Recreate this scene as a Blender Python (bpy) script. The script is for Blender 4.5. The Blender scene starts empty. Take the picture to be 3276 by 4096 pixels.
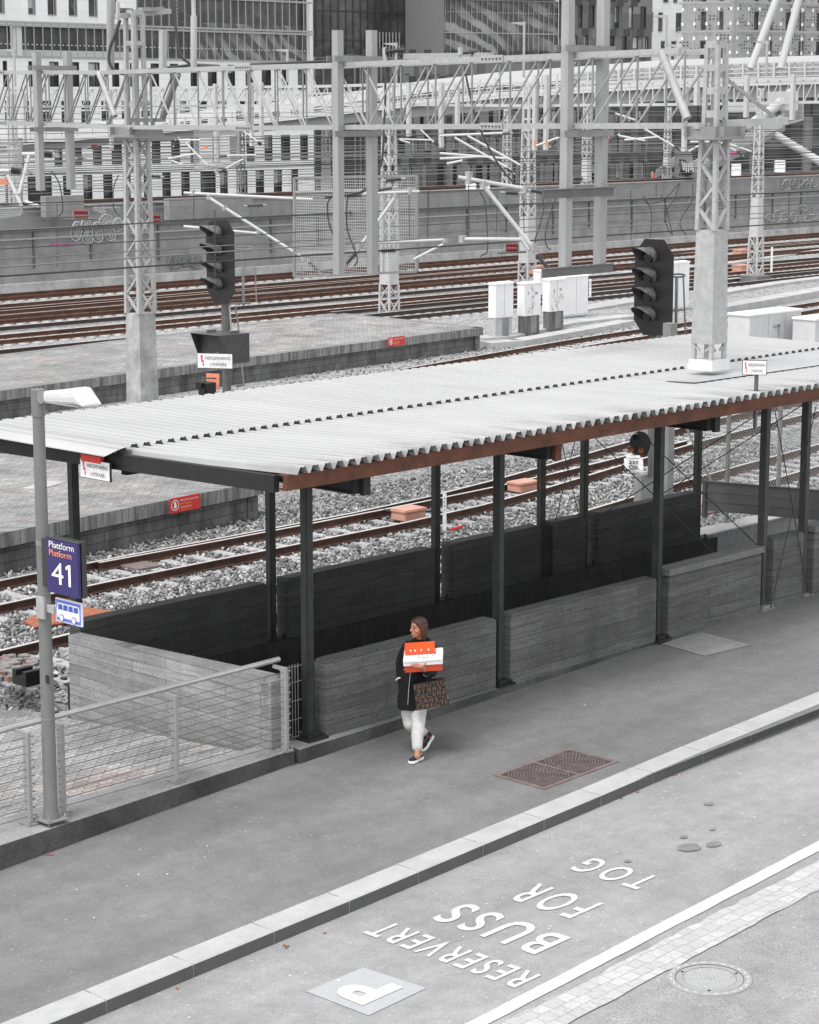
import bpy, bmesh, math, random
from math import sin, cos, pi, radians
from mathutils import Vector, Matrix
import numpy as np
random.seed(7)
SC = bpy.context.scene
COL = SC.collection
# ---------------------------------------------------------------- camera, world, sun
FPX, PIT, CH = 8750.0, radians(10.54), 7.25
RX, RY = 0.68992, -0.72388          # camera right in world (x = along the kerb, y = away from it)
FX, FY = 0.72388, 0.68992           # camera forward, flattened
cam = bpy.data.cameras.new('camera'); camo = bpy.data.objects.new('camera', cam); COL.objects.link(camo)
cam.sensor_fit = 'VERTICAL'; cam.sensor_height = 24.0; cam.lens = FPX/4096*24.0
cam.clip_start = 0.5; cam.clip_end = 3000
vd = Vector((FX*cos(PIT), FY*cos(PIT), -sin(PIT))); rt = Vector((RX, RY, 0)); up = rt.cross(vd)
camo.matrix_world = Matrix(((rt.x, up.x, -vd.x, 0), (rt.y, up.y, -vd.y, 0), (rt.z, up.z, -vd.z, CH), (0, 0, 0, 1)))
SC.camera = camo
world = bpy.data.worlds.new('World'); SC.world = world; world.use_nodes = True
wn = world.node_tree; wn.nodes.clear()
wo = wn.nodes.new('ShaderNodeOutputWorld'); wb = wn.nodes.new('ShaderNodeBackground')
sky = wn.nodes.new('ShaderNodeTexSky'); sky.sky_type = 'NISHITA'; sky.sun_disc = False
SUN_EL, SUN_AZ = radians(64), radians(262)
sky.sun_elevation = SUN_EL; sky.sun_rotation = SUN_AZ; sky.air_density = 1.0; sky.dust_density = 0.6; sky.ozone_density = 0.5
hs = wn.nodes.new('ShaderNodeHueSaturation'); hs.inputs['Saturation'].default_value = 0.05
wn.links.new(sky.outputs[0], hs.inputs['Color']); wn.links.new(hs.outputs[0], wb.inputs['Color'])
wb.inputs['Strength'].default_value = 0.15
wn.links.new(wb.outputs[0], wo.inputs['Surface'])
sl = bpy.data.lights.new('sun', 'SUN'); sl.energy = 1.5; sl.angle = radians(22); sl.color = (1, 0.985, 0.97)
so = bpy.data.objects.new('sun', sl); COL.objects.link(so)
sd = Vector((sin(SUN_AZ)*cos(SUN_EL), cos(SUN_AZ)*cos(SUN_EL), sin(SUN_EL)))
so.rotation_euler = sd.to_track_quat('Z', 'Y').to_euler(); so.location = (0, 0, 60)
SC.view_settings.view_transform = 'Standard'; SC.view_settings.look = 'None'
SC.view_settings.exposure = 1.0; SC.view_settings.gamma = 1.0
SC.render.resolution_x = 819; SC.render.resolution_y = 1024
# ---------------------------------------------------------------- pixel helpers (full size photo pixels)
def ray(u, v):
    a = (u-1638)/FPX; b = (2048-v)/FPX
    c = cos(PIT)+b*sin(PIT); d = -sin(PIT)+b*cos(PIT)
    return Vector((a*RX+c*FX, a*RY+c*FY, d))
def at(u, v, z=0.0):
    r = ray(u, v); k = (z-CH)/r.z
    return Vector((r.x*k, r.y*k, z))
def att(u, v, t):
    r = ray(u, v); k = t/r.y
    return Vector((r.x*k, t, CH+r.z*k))
def ats(u, v, s):
    r = ray(u, v); k = s/r.x
    return Vector((s, r.y*k, CH+r.z*k))
def atd(u, v, d):
    r = ray(u, v)*d
    return Vector((r.x, r.y, CH+r.z))
def atpl(u, v, p0, p1):            # vertical plane through p0, p1
    nx, ny = (p1[1]-p0[1]), -(p1[0]-p0[0]); r = ray(u, v)
    k = (nx*p0[0]+ny*p0[1])/(nx*r.x+ny*r.y)
    return Vector((r.x*k, r.y*k, CH+r.z*k))
def zp(s): return 0.02*(s-17)
def atp(u, v, off=0.0):
    z = 0
    for _ in range(12):
        p = at(u, v, z+off); z = zp(p.x)
    return p
# ---------------------------------------------------------------- materials
MATS = {}
class NT:
    def __init__(s, name):
        s.m = bpy.data.materials.new(name); s.m.use_nodes = True; s.t = s.m.node_tree; s.t.nodes.clear()
        s.o = s.n('ShaderNodeOutputMaterial'); s.b = s.n('ShaderNodeBsdfPrincipled'); s.l(s.b.outputs[0], s.o.inputs[0])
        s.g = None
    def n(s, t, **k):
        x = s.t.nodes.new(t)
        for a, b in k.items(): setattr(x, a, b)
        return x
    def l(s, a, b): s.t.links.new(a, b)
    def pos(s):
        if s.g is None: s.g = s.n('ShaderNodeNewGeometry').outputs['Position']
        return s.g
    def noise(s, scale, detail=4, rough=0.6, vec=None, dist=0.0):
        x = s.n('ShaderNodeTexNoise'); x.inputs['Scale'].default_value = scale; x.inputs['Detail'].default_value = detail
        x.inputs['Roughness'].default_value = rough; x.inputs['Distortion'].default_value = dist
        s.l(vec or s.pos(), x.inputs['Vector']); return x.outputs['Fac']
    def ramp(s, f, stops):
        r = s.n('ShaderNodeValToRGB'); e = r.color_ramp.elements
        while len(e) < len(stops): e.new(0.5)
        for i, (p, c) in enumerate(stops):
            e[i].position = p; e[i].color = (c, c, c, 1) if isinstance(c, (int, float)) else (*c, 1)
        s.l(f, r.inputs[0]); return r.outputs[0]
    def mix(s, f, a, b, bt='MIX'):
        x = s.n('ShaderNodeMix', data_type='RGBA', blend_type=bt)
        for i, v in ((0, f), (6, a), (7, b)):
            if isinstance(v, (int, float)): x.inputs[i].default_value = v if i == 0 else (v, v, v, 1)
            elif isinstance(v, tuple): x.inputs[i].default_value = (*v, 1)
            else: s.l(v, x.inputs[i])
        return x.outputs[2]
    def math(s, op, a, b=0.0, c=None):
        x = s.n('ShaderNodeMath', operation=op)
        for i, v in enumerate((a, b, c)):
            if v is None: continue
            if isinstance(v, (int, float)): x.inputs[i].default_value = v
            else: s.l(v, x.inputs[i])
        return x.outputs[0]
    def sep(s, v=None):
        x = s.n('ShaderNodeSeparateXYZ'); s.l(v or s.pos(), x.inputs[0]); return x.outputs
    def comb(s, a, b, c=0.0):
        x = s.n('ShaderNodeCombineXYZ')
        for i, v in enumerate((a, b, c)):
            if isinstance(v, (int, float)): x.inputs[i].default_value = v
            else: s.l(v, x.inputs[i])
        return x.outputs[0]
    def scale(s, sx, sy, sz):
        x = s.n('ShaderNodeMapping'); x.inputs['Scale'].default_value = (sx, sy, sz); s.l(s.pos(), x.inputs[0]); return x.outputs[0]
    def bump(s, h, st=0.3, d=0.01):
        x = s.n('ShaderNodeBump'); x.inputs['Strength'].default_value = st; x.inputs['Distance'].default_value = d
        s.l(h, x.inputs['Height']); s.l(x.outputs[0], s.b.inputs['Normal'])
    def fin(s, col, rough=0.7, metal=0.0):
        if isinstance(col, tuple): s.b.inputs['Base Color'].default_value = (*col, 1)
        else: s.l(col, s.b.inputs['Base Color'])
        if isinstance(rough, (int, float)): s.b.inputs['Roughness'].default_value = rough
        else: s.l(rough, s.b.inputs['Roughness'])
        s.b.inputs['Metallic'].default_value = metal
        MATS[s.m.name] = s.m; return s.m
def g(x): return (x, x, x*1.005)
def basic(name, col, rough=0.6, var=0.25, scale=6, bump=0.15, metal=0.0, streak=False):
    t = NT(name); c = col if isinstance(col, tuple) else g(col)
    vec = t.scale(1, 1, 0.15) if streak else None
    f = t.noise(scale, 6, 0.65, vec); f2 = t.noise(scale*14, 3, 0.6)
    lo = tuple(x*(1-var) for x in c); hi = tuple(min(1, x*(1+var)) for x in c)
    col1 = t.ramp(f, [(0.3, lo), (0.7, hi)])
    col2 = t.mix(0.25, col1, t.ramp(f2, [(0.3, 0.25), (0.7, 0.75)]), 'OVERLAY')
    t.bump(f2, bump, 0.01)
    return t.fin(col2, rough, metal)
def flat(name, col, rough=0.5, metal=0.0, em=None):
    t = NT(name)
    f = t.noise(9, 3); c = col if isinstance(col, tuple) else g(col)
    c1 = t.ramp(f, [(0.2, tuple(x*0.92 for x in c)), (0.8, tuple(min(1, x*1.06) for x in c))])
    return t.fin(c1, rough, metal)
# asphalt ------------------------------------------------------
def asphalt(name, base, grain=0.5, big=0.12, tint=(1, 1, 1.0)):
    t = NT(name)
    big_f = t.noise(0.45, 5, 0.6); med = t.noise(4.0, 6, 0.7); fine = t.noise(75, 3, 0.75)
    v = t.n('ShaderNodeTexVoronoi'); v.inputs['Scale'].default_value = 42; t.l(t.pos(), v.inputs['Vector'])
    c = t.ramp(big_f, [(0.3, g(base*(1-big))), (0.7, g(base*(1+big)))])
    c = t.mix(0.35, c, t.ramp(t.noise(1.3, 5, .6, t.scale(.14, 1, 1)), [(0.3, 0.3), (0.7, 0.7)]), 'OVERLAY')
    c = t.mix(0.35, c, t.ramp(med, [(0.3, 0.3), (0.7, 0.7)]), 'OVERLAY')
    c = t.mix(grain, c, t.ramp(fine, [(0.3, 0.12), (0.52, 0.5), (0.75, 0.88)]), 'OVERLAY')
    # pale stone chips
    chip = t.ramp(v.outputs['Color'], [(0.90, 0.0), (0.95, 1.0)])
    c = t.mix(t.math('MULTIPLY', chip, 0.35), c, g(min(1, base*2.1)))
    t.bump(fine, 0.5, 0.006)
    return t.fin(c, 0.85)
asphalt('asphalt_pavement', 0.165)
asphalt('asphalt_road', 0.27, 0.45)
asphalt('asphalt_lane', 0.27, 0.75)
def granite(name, base):
    t = NT(name); f = t.noise(120, 4, 0.8); m = t.noise(3, 5, 0.6)
    c = t.ramp(m, [(0.3, g(base*0.88)), (0.7, g(base*1.1))])
    c = t.mix(0.5, c, t.ramp(f, [(0.35, 0.2), (0.5, 0.5), (0.7, 0.8)]), 'OVERLAY'); t.bump(f, 0.3, 0.004)
    return t.fin(c, 0.75)
granite('granite', 0.40); granite('granite_shaded', 0.085)  # second is the same stone with the kerb front's shade in its colour
basic('joint', 0.06, 0.9)
# concrete -----------------------------------------------------
def concrete(name, base, boards=0.145, var=0.22, vertical=False, blen=1.6, dark=0.5, stain=0.5):
    t = NT(name); X = t.sep()
    along = t.math('ADD', X[0], t.math('MULTIPLY', X[1], 0.97))
    if vertical: vec = t.comb(t.math('MULTIPLY', X[2], 1.0), along)
    else: vec = t.comb(along, X[2])
    big = t.noise(1.3, 6, 0.65); fine = t.noise(26, 5, 0.7); pit = t.noise(34, 2, 0.5)
    c = t.ramp(big, [(0.3, g(base*(1-var))), (0.7, g(base*(1+var)))])
    if boards:
        b = t.n('ShaderNodeTexBrick'); b.offset = 0.37; b.inputs['Scale'].default_value = 1.0
        b.inputs['Brick Width'].default_value = blen; b.inputs['Row Height'].default_value = boards
        b.inputs['Mortar Size'].default_value = 0.006; b.inputs['Mortar Smooth'].default_value = 0.6
        b.inputs['Color1'].default_value = (0.33, 0.33, 0.33, 1); b.inputs['Color2'].default_value = (0.62, 0.62, 0.62, 1)
        b.inputs['Mortar'].default_value = (0.06, 0.06, 0.06, 1)
        dv = t.n('ShaderNodeVectorMath', operation='ADD'); t.l(vec, dv.inputs[0])
        t.l(t.comb(0.0, t.math('MULTIPLY', t.noise(2.2, 2), 0.03)), dv.inputs[1]); t.l(dv.outputs[0], b.inputs['Vector'])
        c = t.mix(0.6, c, b.outputs['Color'], 'OVERLAY')
        gr = t.n('ShaderNodeTexNoise'); gr.inputs['Scale'].default_value = 3.0; gr.inputs['Detail'].default_value = 5
        mp = t.n('ShaderNodeMapping'); mp.inputs['Scale'].default_value = (0.5, 9, 1) ; t.l(vec, mp.inputs[0]); t.l(mp.outputs[0], gr.inputs['Vector'])
        c = t.mix(0.6, c, t.ramp(gr.outputs['Fac'], [(0.3, 0.3), (0.7, 0.68)]), 'OVERLAY')
    c = t.mix(0.35, c, t.ramp(fine, [(0.3, 0.25), (0.7, 0.75)]), 'OVERLAY')
    c = t.mix(t.ramp(pit, [(0.64, 0.0), (0.67, 0.8)]), c, g(base*0.25))
    st = t.noise(1.6, 6, 0.7, t.scale(1, 1, 0.12))
    c = t.mix(t.math('MULTIPLY', t.ramp(st, [(0.5, 0.0), (0.75, 1.0)]), stain), c, g(base*dark))
    t.bump(fine, 0.4, 0.01)
    return t.fin(c, 0.85)
concrete('concrete_cap2', 0.30, 0, .15); basic('mast_base', .33, .8, .4, 2.2, .3); flat('pink', (.6,.08,.35)); basic('pavers_loose', .2, .9, .3, 5, .3)
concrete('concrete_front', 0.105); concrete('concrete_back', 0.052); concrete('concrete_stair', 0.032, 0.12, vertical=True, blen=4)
concrete('concrete_end', 0.235, 0.13); concrete('concrete_cap', 0.15, 0); concrete('concrete_plain', 0.26, 0)
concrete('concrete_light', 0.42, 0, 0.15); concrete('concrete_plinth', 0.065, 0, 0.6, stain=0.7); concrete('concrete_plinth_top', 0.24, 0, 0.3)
concrete('concrete_ledge', 0.40, 0, 0.25, dark=0.3, stain=0.8)
# platform edge block with streaks
def streaky(name, base):
    t = NT(name); X = t.sep(); al = t.math('ADD', X[0], X[1])
    f = t.noise(5, 5, 0.7, t.comb(al, t.math('MULTIPLY', X[2], 0.1)))
    m = t.math('ABSOLUTE', t.math('SUBTRACT', t.math('FRACT', t.math('DIVIDE', al, 0.19)), 0.5))
    c = t.ramp(f, [(0.35, g(base*0.35)), (0.6, g(base))])
    c = t.mix(t.ramp(m, [(0.42, 0.0), (0.47, 0.75)]), c, g(base*0.3))
    c = t.mix(0.4, c, t.ramp(t.noise(18, 4), [(0.3, 0.3), (0.7, 0.7)]), 'OVERLAY')
    t.bump(f, 0.3, 0.01); return t.fin(c, 0.9)
streaky('platform_edge', 0.27)
def blocks(name, base, bw, bh):
    t = NT(name); X = t.sep(); al = t.math('ADD', X[0], X[1])
    b = t.n('ShaderNodeTexBrick'); b.inputs['Scale'].default_value = 1; b.inputs['Brick Width'].default_value = bw; b.inputs['Row Height'].default_value = bh
    b.inputs['Mortar Size'].default_value = 0.008; t.l(t.comb(al, X[2]), b.inputs['Vector'])
    b.inputs['Color1'].default_value = (*g(base), 1); b.inputs['Color2'].default_value = (*g(base*1.3), 1); b.inputs['Mortar'].default_value = (*g(base*0.4), 1)
    st = t.noise(2.5, 5, 0.7, t.scale(1, 1, 0.3))
    c = t.mix(0.7, b.outputs['Color'], t.ramp(st, [(0.35, 0.15), (0.65, 0.7)]), 'OVERLAY')
    return t.fin(c, 0.9)
blocks('block_wall', 0.12, 0.5, 0.2)
# interlocking pavers ------------------------------------------
def pavers(name, base, warm, w=0.2, h=0.1, warm_axis=None):
    t = NT(name); X = t.sep()
    x = t.math('ADD', X[0], t.math('MULTIPLY', t.math('SINE', t.math('MULTIPLY', X[1], 2*pi/h)), w*0.06))
    y = t.math('ADD', X[1], t.math('MULTIPLY', t.math('SINE', t.math('MULTIPLY', X[0], 2*pi/(w/2))), h*0.13))
    nz = t.noise(3, 3)
    y = t.math('ADD', y, t.math('MULTIPLY', nz, 0.04))
    b = t.n('ShaderNodeTexBrick'); b.inputs['Scale'].default_value = 1; b.inputs['Brick Width'].default_value = w; b.inputs['Row Height'].default_value = h
    b.inputs['Mortar Size'].default_value = 0.0055; b.inputs['Mortar Smooth'].default_value = 0.2; b.inputs['Bias'].default_value = 0.0
    t.l(t.comb(x, y), b.inputs['Vector'])
    b.inputs['Color1'].default_value = (*g(base*0.85), 1); b.inputs['Color2'].default_value = (*g(base*1.25), 1); b.inputs['Mortar'].default_value = (*g(base*0.13), 1)
    big = t.noise(0.8, 6, 0.7); fine = t.noise(40, 4, 0.7)
    c = t.mix(0.75, b.outputs['Color'], t.ramp(big, [(0.3, 0.22), (0.7, 0.72)]), 'OVERLAY')
    c = t.mix(0.45, c, t.ramp(fine, [(0.3, 0.25), (0.7, 0.75)]), 'OVERLAY')
    wn_ = t.noise(0.7, 4, 0.6)
    wf = t.ramp(wn_, [(0.45, 0.0), (0.62, 1.0)])
    if warm_axis is not None:
        d = t.math('SUBTRACT', X[1], warm_axis)
        near = t.ramp(t.math('MULTIPLY', d, 0.4), [(0.25, 1.0), (0.75, 0.0)])
        wf = t.math('MULTIPLY', wf, near)
    wc = t.mix(1.0, c, warm, 'MULTIPLY')
    c = t.mix(t.math('MULTIPLY', wf, 0.9), c, wc)
    t.bump(b.outputs['Fac'], -0.6, 0.01)
    return t.fin(c, 0.85)
pavers('pavers_near', 0.26, (1.22, 0.98, 0.9), warm_axis=17.2)
pavers('pavers_platform', 0.25, (1.06, 0.99, 0.96), 0.22, 0.11)
# cobbles
def cobble():
    t = NT('cobble'); 
    b = t.n('ShaderNodeTexBrick'); b.inputs['Scale'].default_value = 1; b.inputs['Brick Width'].default_value = 0.16; b.inputs['Row Height'].default_value = 0.135
    b.inputs['Mortar Size'].default_value = 0.006; b.inputs['Mortar Smooth'].default_value = 1.0
    dv = t.n('ShaderNodeVectorMath', operation='ADD'); t.l(t.pos(), dv.inputs[0])
    nz = t.n('ShaderNodeTexNoise'); nz.inputs['Scale'].default_value = 5; t.l(t.pos(), nz.inputs['Vector'])
    sc = t.n('ShaderNodeVectorMath', operation='SCALE'); t.l(nz.outputs['Color'], sc.inputs[0]); sc.inputs['Scale'].default_value = 0.07
    t.l(sc.outputs[0], dv.inputs[1]); t.l(dv.outputs[0], b.inputs['Vector'])
    b.inputs['Color1'].default_value = (*g(0.38), 1); b.inputs['Color2'].default_value = (*g(0.47), 1); b.inputs['Mortar'].default_value = (*g(0.31), 1)
    cr = t.n('ShaderNodeTexVoronoi'); cr.feature = 'DISTANCE_TO_EDGE'; cr.inputs['Scale'].default_value = 6; t.l(dv.outputs[0], cr.inputs['Vector'])
    fine = t.noise(50, 5, 0.75)
    c = t.mix(0.4, b.outputs['Color'], t.ramp(fine, [(0.3, 0.25), (0.7, 0.75)]), 'OVERLAY')
    msk = t.math('MULTIPLY', t.ramp(cr.outputs[0], [(0.0, 1.0), (0.035, 0.0)]), t.ramp(t.noise(2.5, 3), [(0.5, 0.0), (0.62, 0.8)]))
    c = t.mix(t.math('MULTIPLY', msk, .5), c, g(0.16))
    t.bump(t.math('ADD', t.noise(9, 5), t.math('MULTIPLY', b.outputs['Fac'], -0.4)), 0.6, 0.03)
    return t.fin(c, 0.85)
cobble()
# ballast
def ballast(name, sc, lo, hi):
    t = NT(name)
    v = t.n('ShaderNodeTexVoronoi'); v.inputs['Scale'].default_value = sc; v.inputs['Randomness'].default_value = 1.0
    t.l(t.pos(), v.inputs['Vector'])
    e = t.n('ShaderNodeTexVoronoi'); e.feature = 'DISTANCE_TO_EDGE'; e.inputs['Scale'].default_value = sc; t.l(t.pos(), e.inputs['Vector'])
    r = t.sep(v.outputs['Color'])[0]
    c = t.ramp(r, [(0.0, g(lo)), (0.5, g((lo+hi)/2)), (1.0, g(hi))])
    c = t.mix(t.ramp(e.outputs[0], [(0.0, 0.75), (0.10, 0.0)]), c, g(0.03))
    c = t.mix(0.5, c, t.ramp(t.noise(1.2, 4), [(0.3, 0.35), (0.7, 0.6)]), 'OVERLAY')
    t.bump(t.math('ADD', v.outputs['Distance'], t.math('MULTIPLY', r, 1.2)), 0.9, 0.04)
    return t.fin(c, 0.9)
ballast('ballast', 14, 0.08, 0.42); ballast('ballast_far', 11, 0.20, 0.52); ballast('fine_gravel', 60, 0.2, 0.5)
basic('soil', (0.22, 0.22, 0.215), 0.95, 0.5, 5, 0.8)
def stones():
    t = NT('stone_chips'); v = t.n('ShaderNodeVertexColor') if False else t.n('ShaderNodeAttribute'); v.attribute_name = 'tone'
    c = t.ramp(v.outputs['Fac'], [(0.0, g(0.06)), (0.3, g(0.16)), (0.75, g(0.32)), (1.0, (0.52, 0.51, 0.50))])
    c = t.mix(0.4, c, t.ramp(t.noise(60, 3), [(0.3, 0.3), (0.7, 0.7)]), 'OVERLAY')
    return t.fin(c, 0.85)
stones()
# metals
basic('rail_rust', (0.060, 0.026, 0.016), 0.75, 0.5, 5, 0.3, streak=False)
basic('rail_rust_far', (0.088, 0.038, 0.023), 0.8, 0.45, 2, 0.2)
basic('rail_dark', (0.05, 0.035, 0.03), 0.7, 0.4, 3, 0.2)
basic('rail_top', (0.50, 0.48, 0.47), 0.35, 0.1, 8, 0.05)
basic('sleeper', 0.36, 0.9, 0.25, 6, 0.3); basic('sleeper_far', 0.42, 0.9, 0.2, 4, 0.3)
basic('clip', (0.035, 0.032, 0.035), 0.5, 0.3)
def rustbeam():
    t = NT('rusty_beam'); f = t.noise(3, 7, 0.7, t.scale(1, 1, 1.5)); f2 = t.noise(22, 5, 0.7)
    c = t.ramp(f, [(0.28, (0.028, 0.012, 0.008)), (0.5, (0.10, 0.032, 0.015)), (0.72, (0.14, 0.052, 0.027))])
    c = t.mix(t.ramp(f2, [(0.6, 0.0), (0.72, 0.8)]), c, (0.03, 0.016, 0.013))
    t.bump(f2, 0.25, 0.01); return t.fin(c, 0.75)
rustbeam()
def greenpost():
    t = NT('post_green'); f = t.noise(2.2, 6, 0.7, t.scale(2, 2, 0.4)); X = t.sep()
    low = t.ramp(t.math('MULTIPLY', X[2], 0.33), [(0.15, 1.0), (0.75, 0.0)])
    c = t.ramp(t.noise(5, 4), [(0.3, (0.013, 0.016, 0.014)), (0.7, (0.028, 0.032, 0.029))])
    rm = t.math('MULTIPLY', t.ramp(f, [(0.56, 0.0), (0.68, 1.0)]), low)
    c = t.mix(rm, c, (0.15, 0.05, 0.03)); t.bump(t.noise(30, 4), 0.2, 0.01); return t.fin(c, 0.6)
greenpost()
basic('dark_steel', 0.012, 0.7, 0.35, 4); basic('post_grey', 0.045, 0.6, 0.3, 4)
basic('galv', 0.34, 0.5, 0.12, 0.8, 0.03); basic('galv_light', 0.34, 0.5, 0.1, 1, 0.03); basic('galv_mid', 0.21, 0.5, 0.2, 3, 0.05)
basic('galv_dark', 0.10, 0.5, 0.2, 4, 0.05); basic('galv_post', 0.30, 0.55, 0.12, 5, 0.05, streak=True); basic('pole_grey', 0.155, 0.5, 0.08, 6, 0.05)
basic('fence_grey', 0.27, 0.45, 0.1, 6, 0.05); basic('handrail', 0.42, 0.35, 0.12, 6, 0.05, 0.5); basic('wire_steel', 0.12, 0.4, 0.2, 6)
flat('wire_dark', 0.035, 0.6); flat('wire_grey', 0.16, 0.6); basic('insulator', 0.07, 0.35, 0.15, 9); basic('insulator_red', (0.20, 0.012, 0.016), 0.3, 0.2, 9)
basic('tube_white', 0.50, 0.45, 0.08, 6, 0.05); basic('cabinet_white', 0.74, 0.45, 0.06, 2, 0.03); basic('cabinet_grey', 0.56, 0.5, 0.07, 3, 0.03)
flat('signal_black', 0.008, 0.45); basic('hood', 0.11, 0.45, 0.7, 7, 0.1); flat('lens', 0.02, 0.1); flat('lens_amber', (0.35, 0.12, 0.05), 0.2)
basic('box_dark', 0.05, 0.5, 0.35, 5)
basic('point_motor', (0.52, 0.27, 0.20), 0.55, 0.15, 6); flat('orange_board', (0.60, 0.21, 0.12), 0.5)
flat('red', (0.55, 0.03, 0.02), 0.45); flat('red_bright', (0.55, 0.03, 0.022), 0.5); flat('orange_text', (0.85, 0.28, 0.12), 0.5); flat('yellow_text', (0.85, 0.35, 0.05), 0.5)
flat('white_paint', 0.80, 0.6); flat('navy', (0.035, 0.028, 0.125), 0.4); flat('bus_blue', (0.13, 0.17, 0.55), 0.45); flat('bus_blue_dark', (0.06, 0.09, 0.42), 0.45); flat('black_text', 0.015, 0.6)
basic('sign_white', 0.70, 0.45, 0.15, 10, 0.03); flat('sign_pale', (0.68, 0.70, 0.78), 0.45); basic('orange_rust', (0.30, 0.10, 0.05), 0.8, 0.4, 7)
def roofmat():
    t = NT('roof_sheet'); f = t.noise(1.2, 5, 0.6, t.scale(1.5, 0.35, 1)); d = t.noise(1.1, 6, 0.7, t.scale(2.2, 0.5, 1))
    c = t.ramp(f, [(0.3, g(0.36)), (0.7, g(0.42))])
    X = t.sep(); front = t.ramp(t.math('SUBTRACT', X[1], 16.2), [(0.1, 1.0), (1.0, 0.0)])
    dm = t.math('MULTIPLY', t.ramp(d, [(0.45, 0.0), (0.62, 1.0)]), front)
    c = t.mix(t.math('MULTIPLY', dm, 0.85), c, g(0.13))
    ph = t.math('FRACT', t.math('DIVIDE', t.math('SUBTRACT', X[0], 15.42), .181)); valley_shade = t.math('MULTIPLY', t.math('LESS_THAN', ph, .30), t.ramp(t.noise(2.5, 4, .6, t.scale(1, .5, 1)), [(.3, .35), (.7, 1.0)])); c = t.mix(t.math('MULTIPLY', valley_shade, .55), c, g(.16))  # valleys darkened in the sheet colour to stand for rib shading
    lap = t.math('LESS_THAN', t.math('FRACT', t.math('DIVIDE', X[0], .905)), .016); c = t.mix(t.math('MULTIPLY', lap, .8), c, g(.10))
    sp = t.noise(14, 4, 0.7); c = t.mix(t.math('MULTIPLY', t.ramp(sp, [(0.66, 0.0), (0.72, 1.0)]), 0.35), c, g(0.32))
    return t.fin(c, 0.5)
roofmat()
def paint_worn():
    t = NT('road_paint'); n1 = t.noise(6, 6, 0.7); n2 = t.noise(60, 4, 0.8)
    m = t.math('MULTIPLY', t.ramp(n1, [(0.35, 0.35), (0.6, 1.0)]), t.ramp(n2, [(0.48, 0.0), (0.60, 1.0)]))
    c = t.mix(m, g(0.57), g(0.36)); t.bump(n2, 0.2, 0.004); return t.fin(c, 0.7)
paint_worn(); basic('bay_panel', (0.37, 0.374, 0.39), 0.75, 0.05, 5, 0.1)
basic('oil', 0.19, 0.6, 0.2, 8)
basic('grate_iron', (0.165, 0.128, 0.122), 0.7, 0.3, 10, 0.4); basic('grate_dark', (0.055, 0.045, 0.045), 0.8, 0.3, 10); basic('manhole_iron', 0.30, 0.6, 0.1, 12, 0.2); basic('manhole_rib', 0.47, 0.6, 0.1, 12, 0.2); basic('manhole_low', 0.10, 0.7, 0.2, 12, 0.2)
basic('leaf', (0.30, 0.10, 0.06), 0.8, 0.4); basic('litter', 0.62, 0.8)
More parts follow.
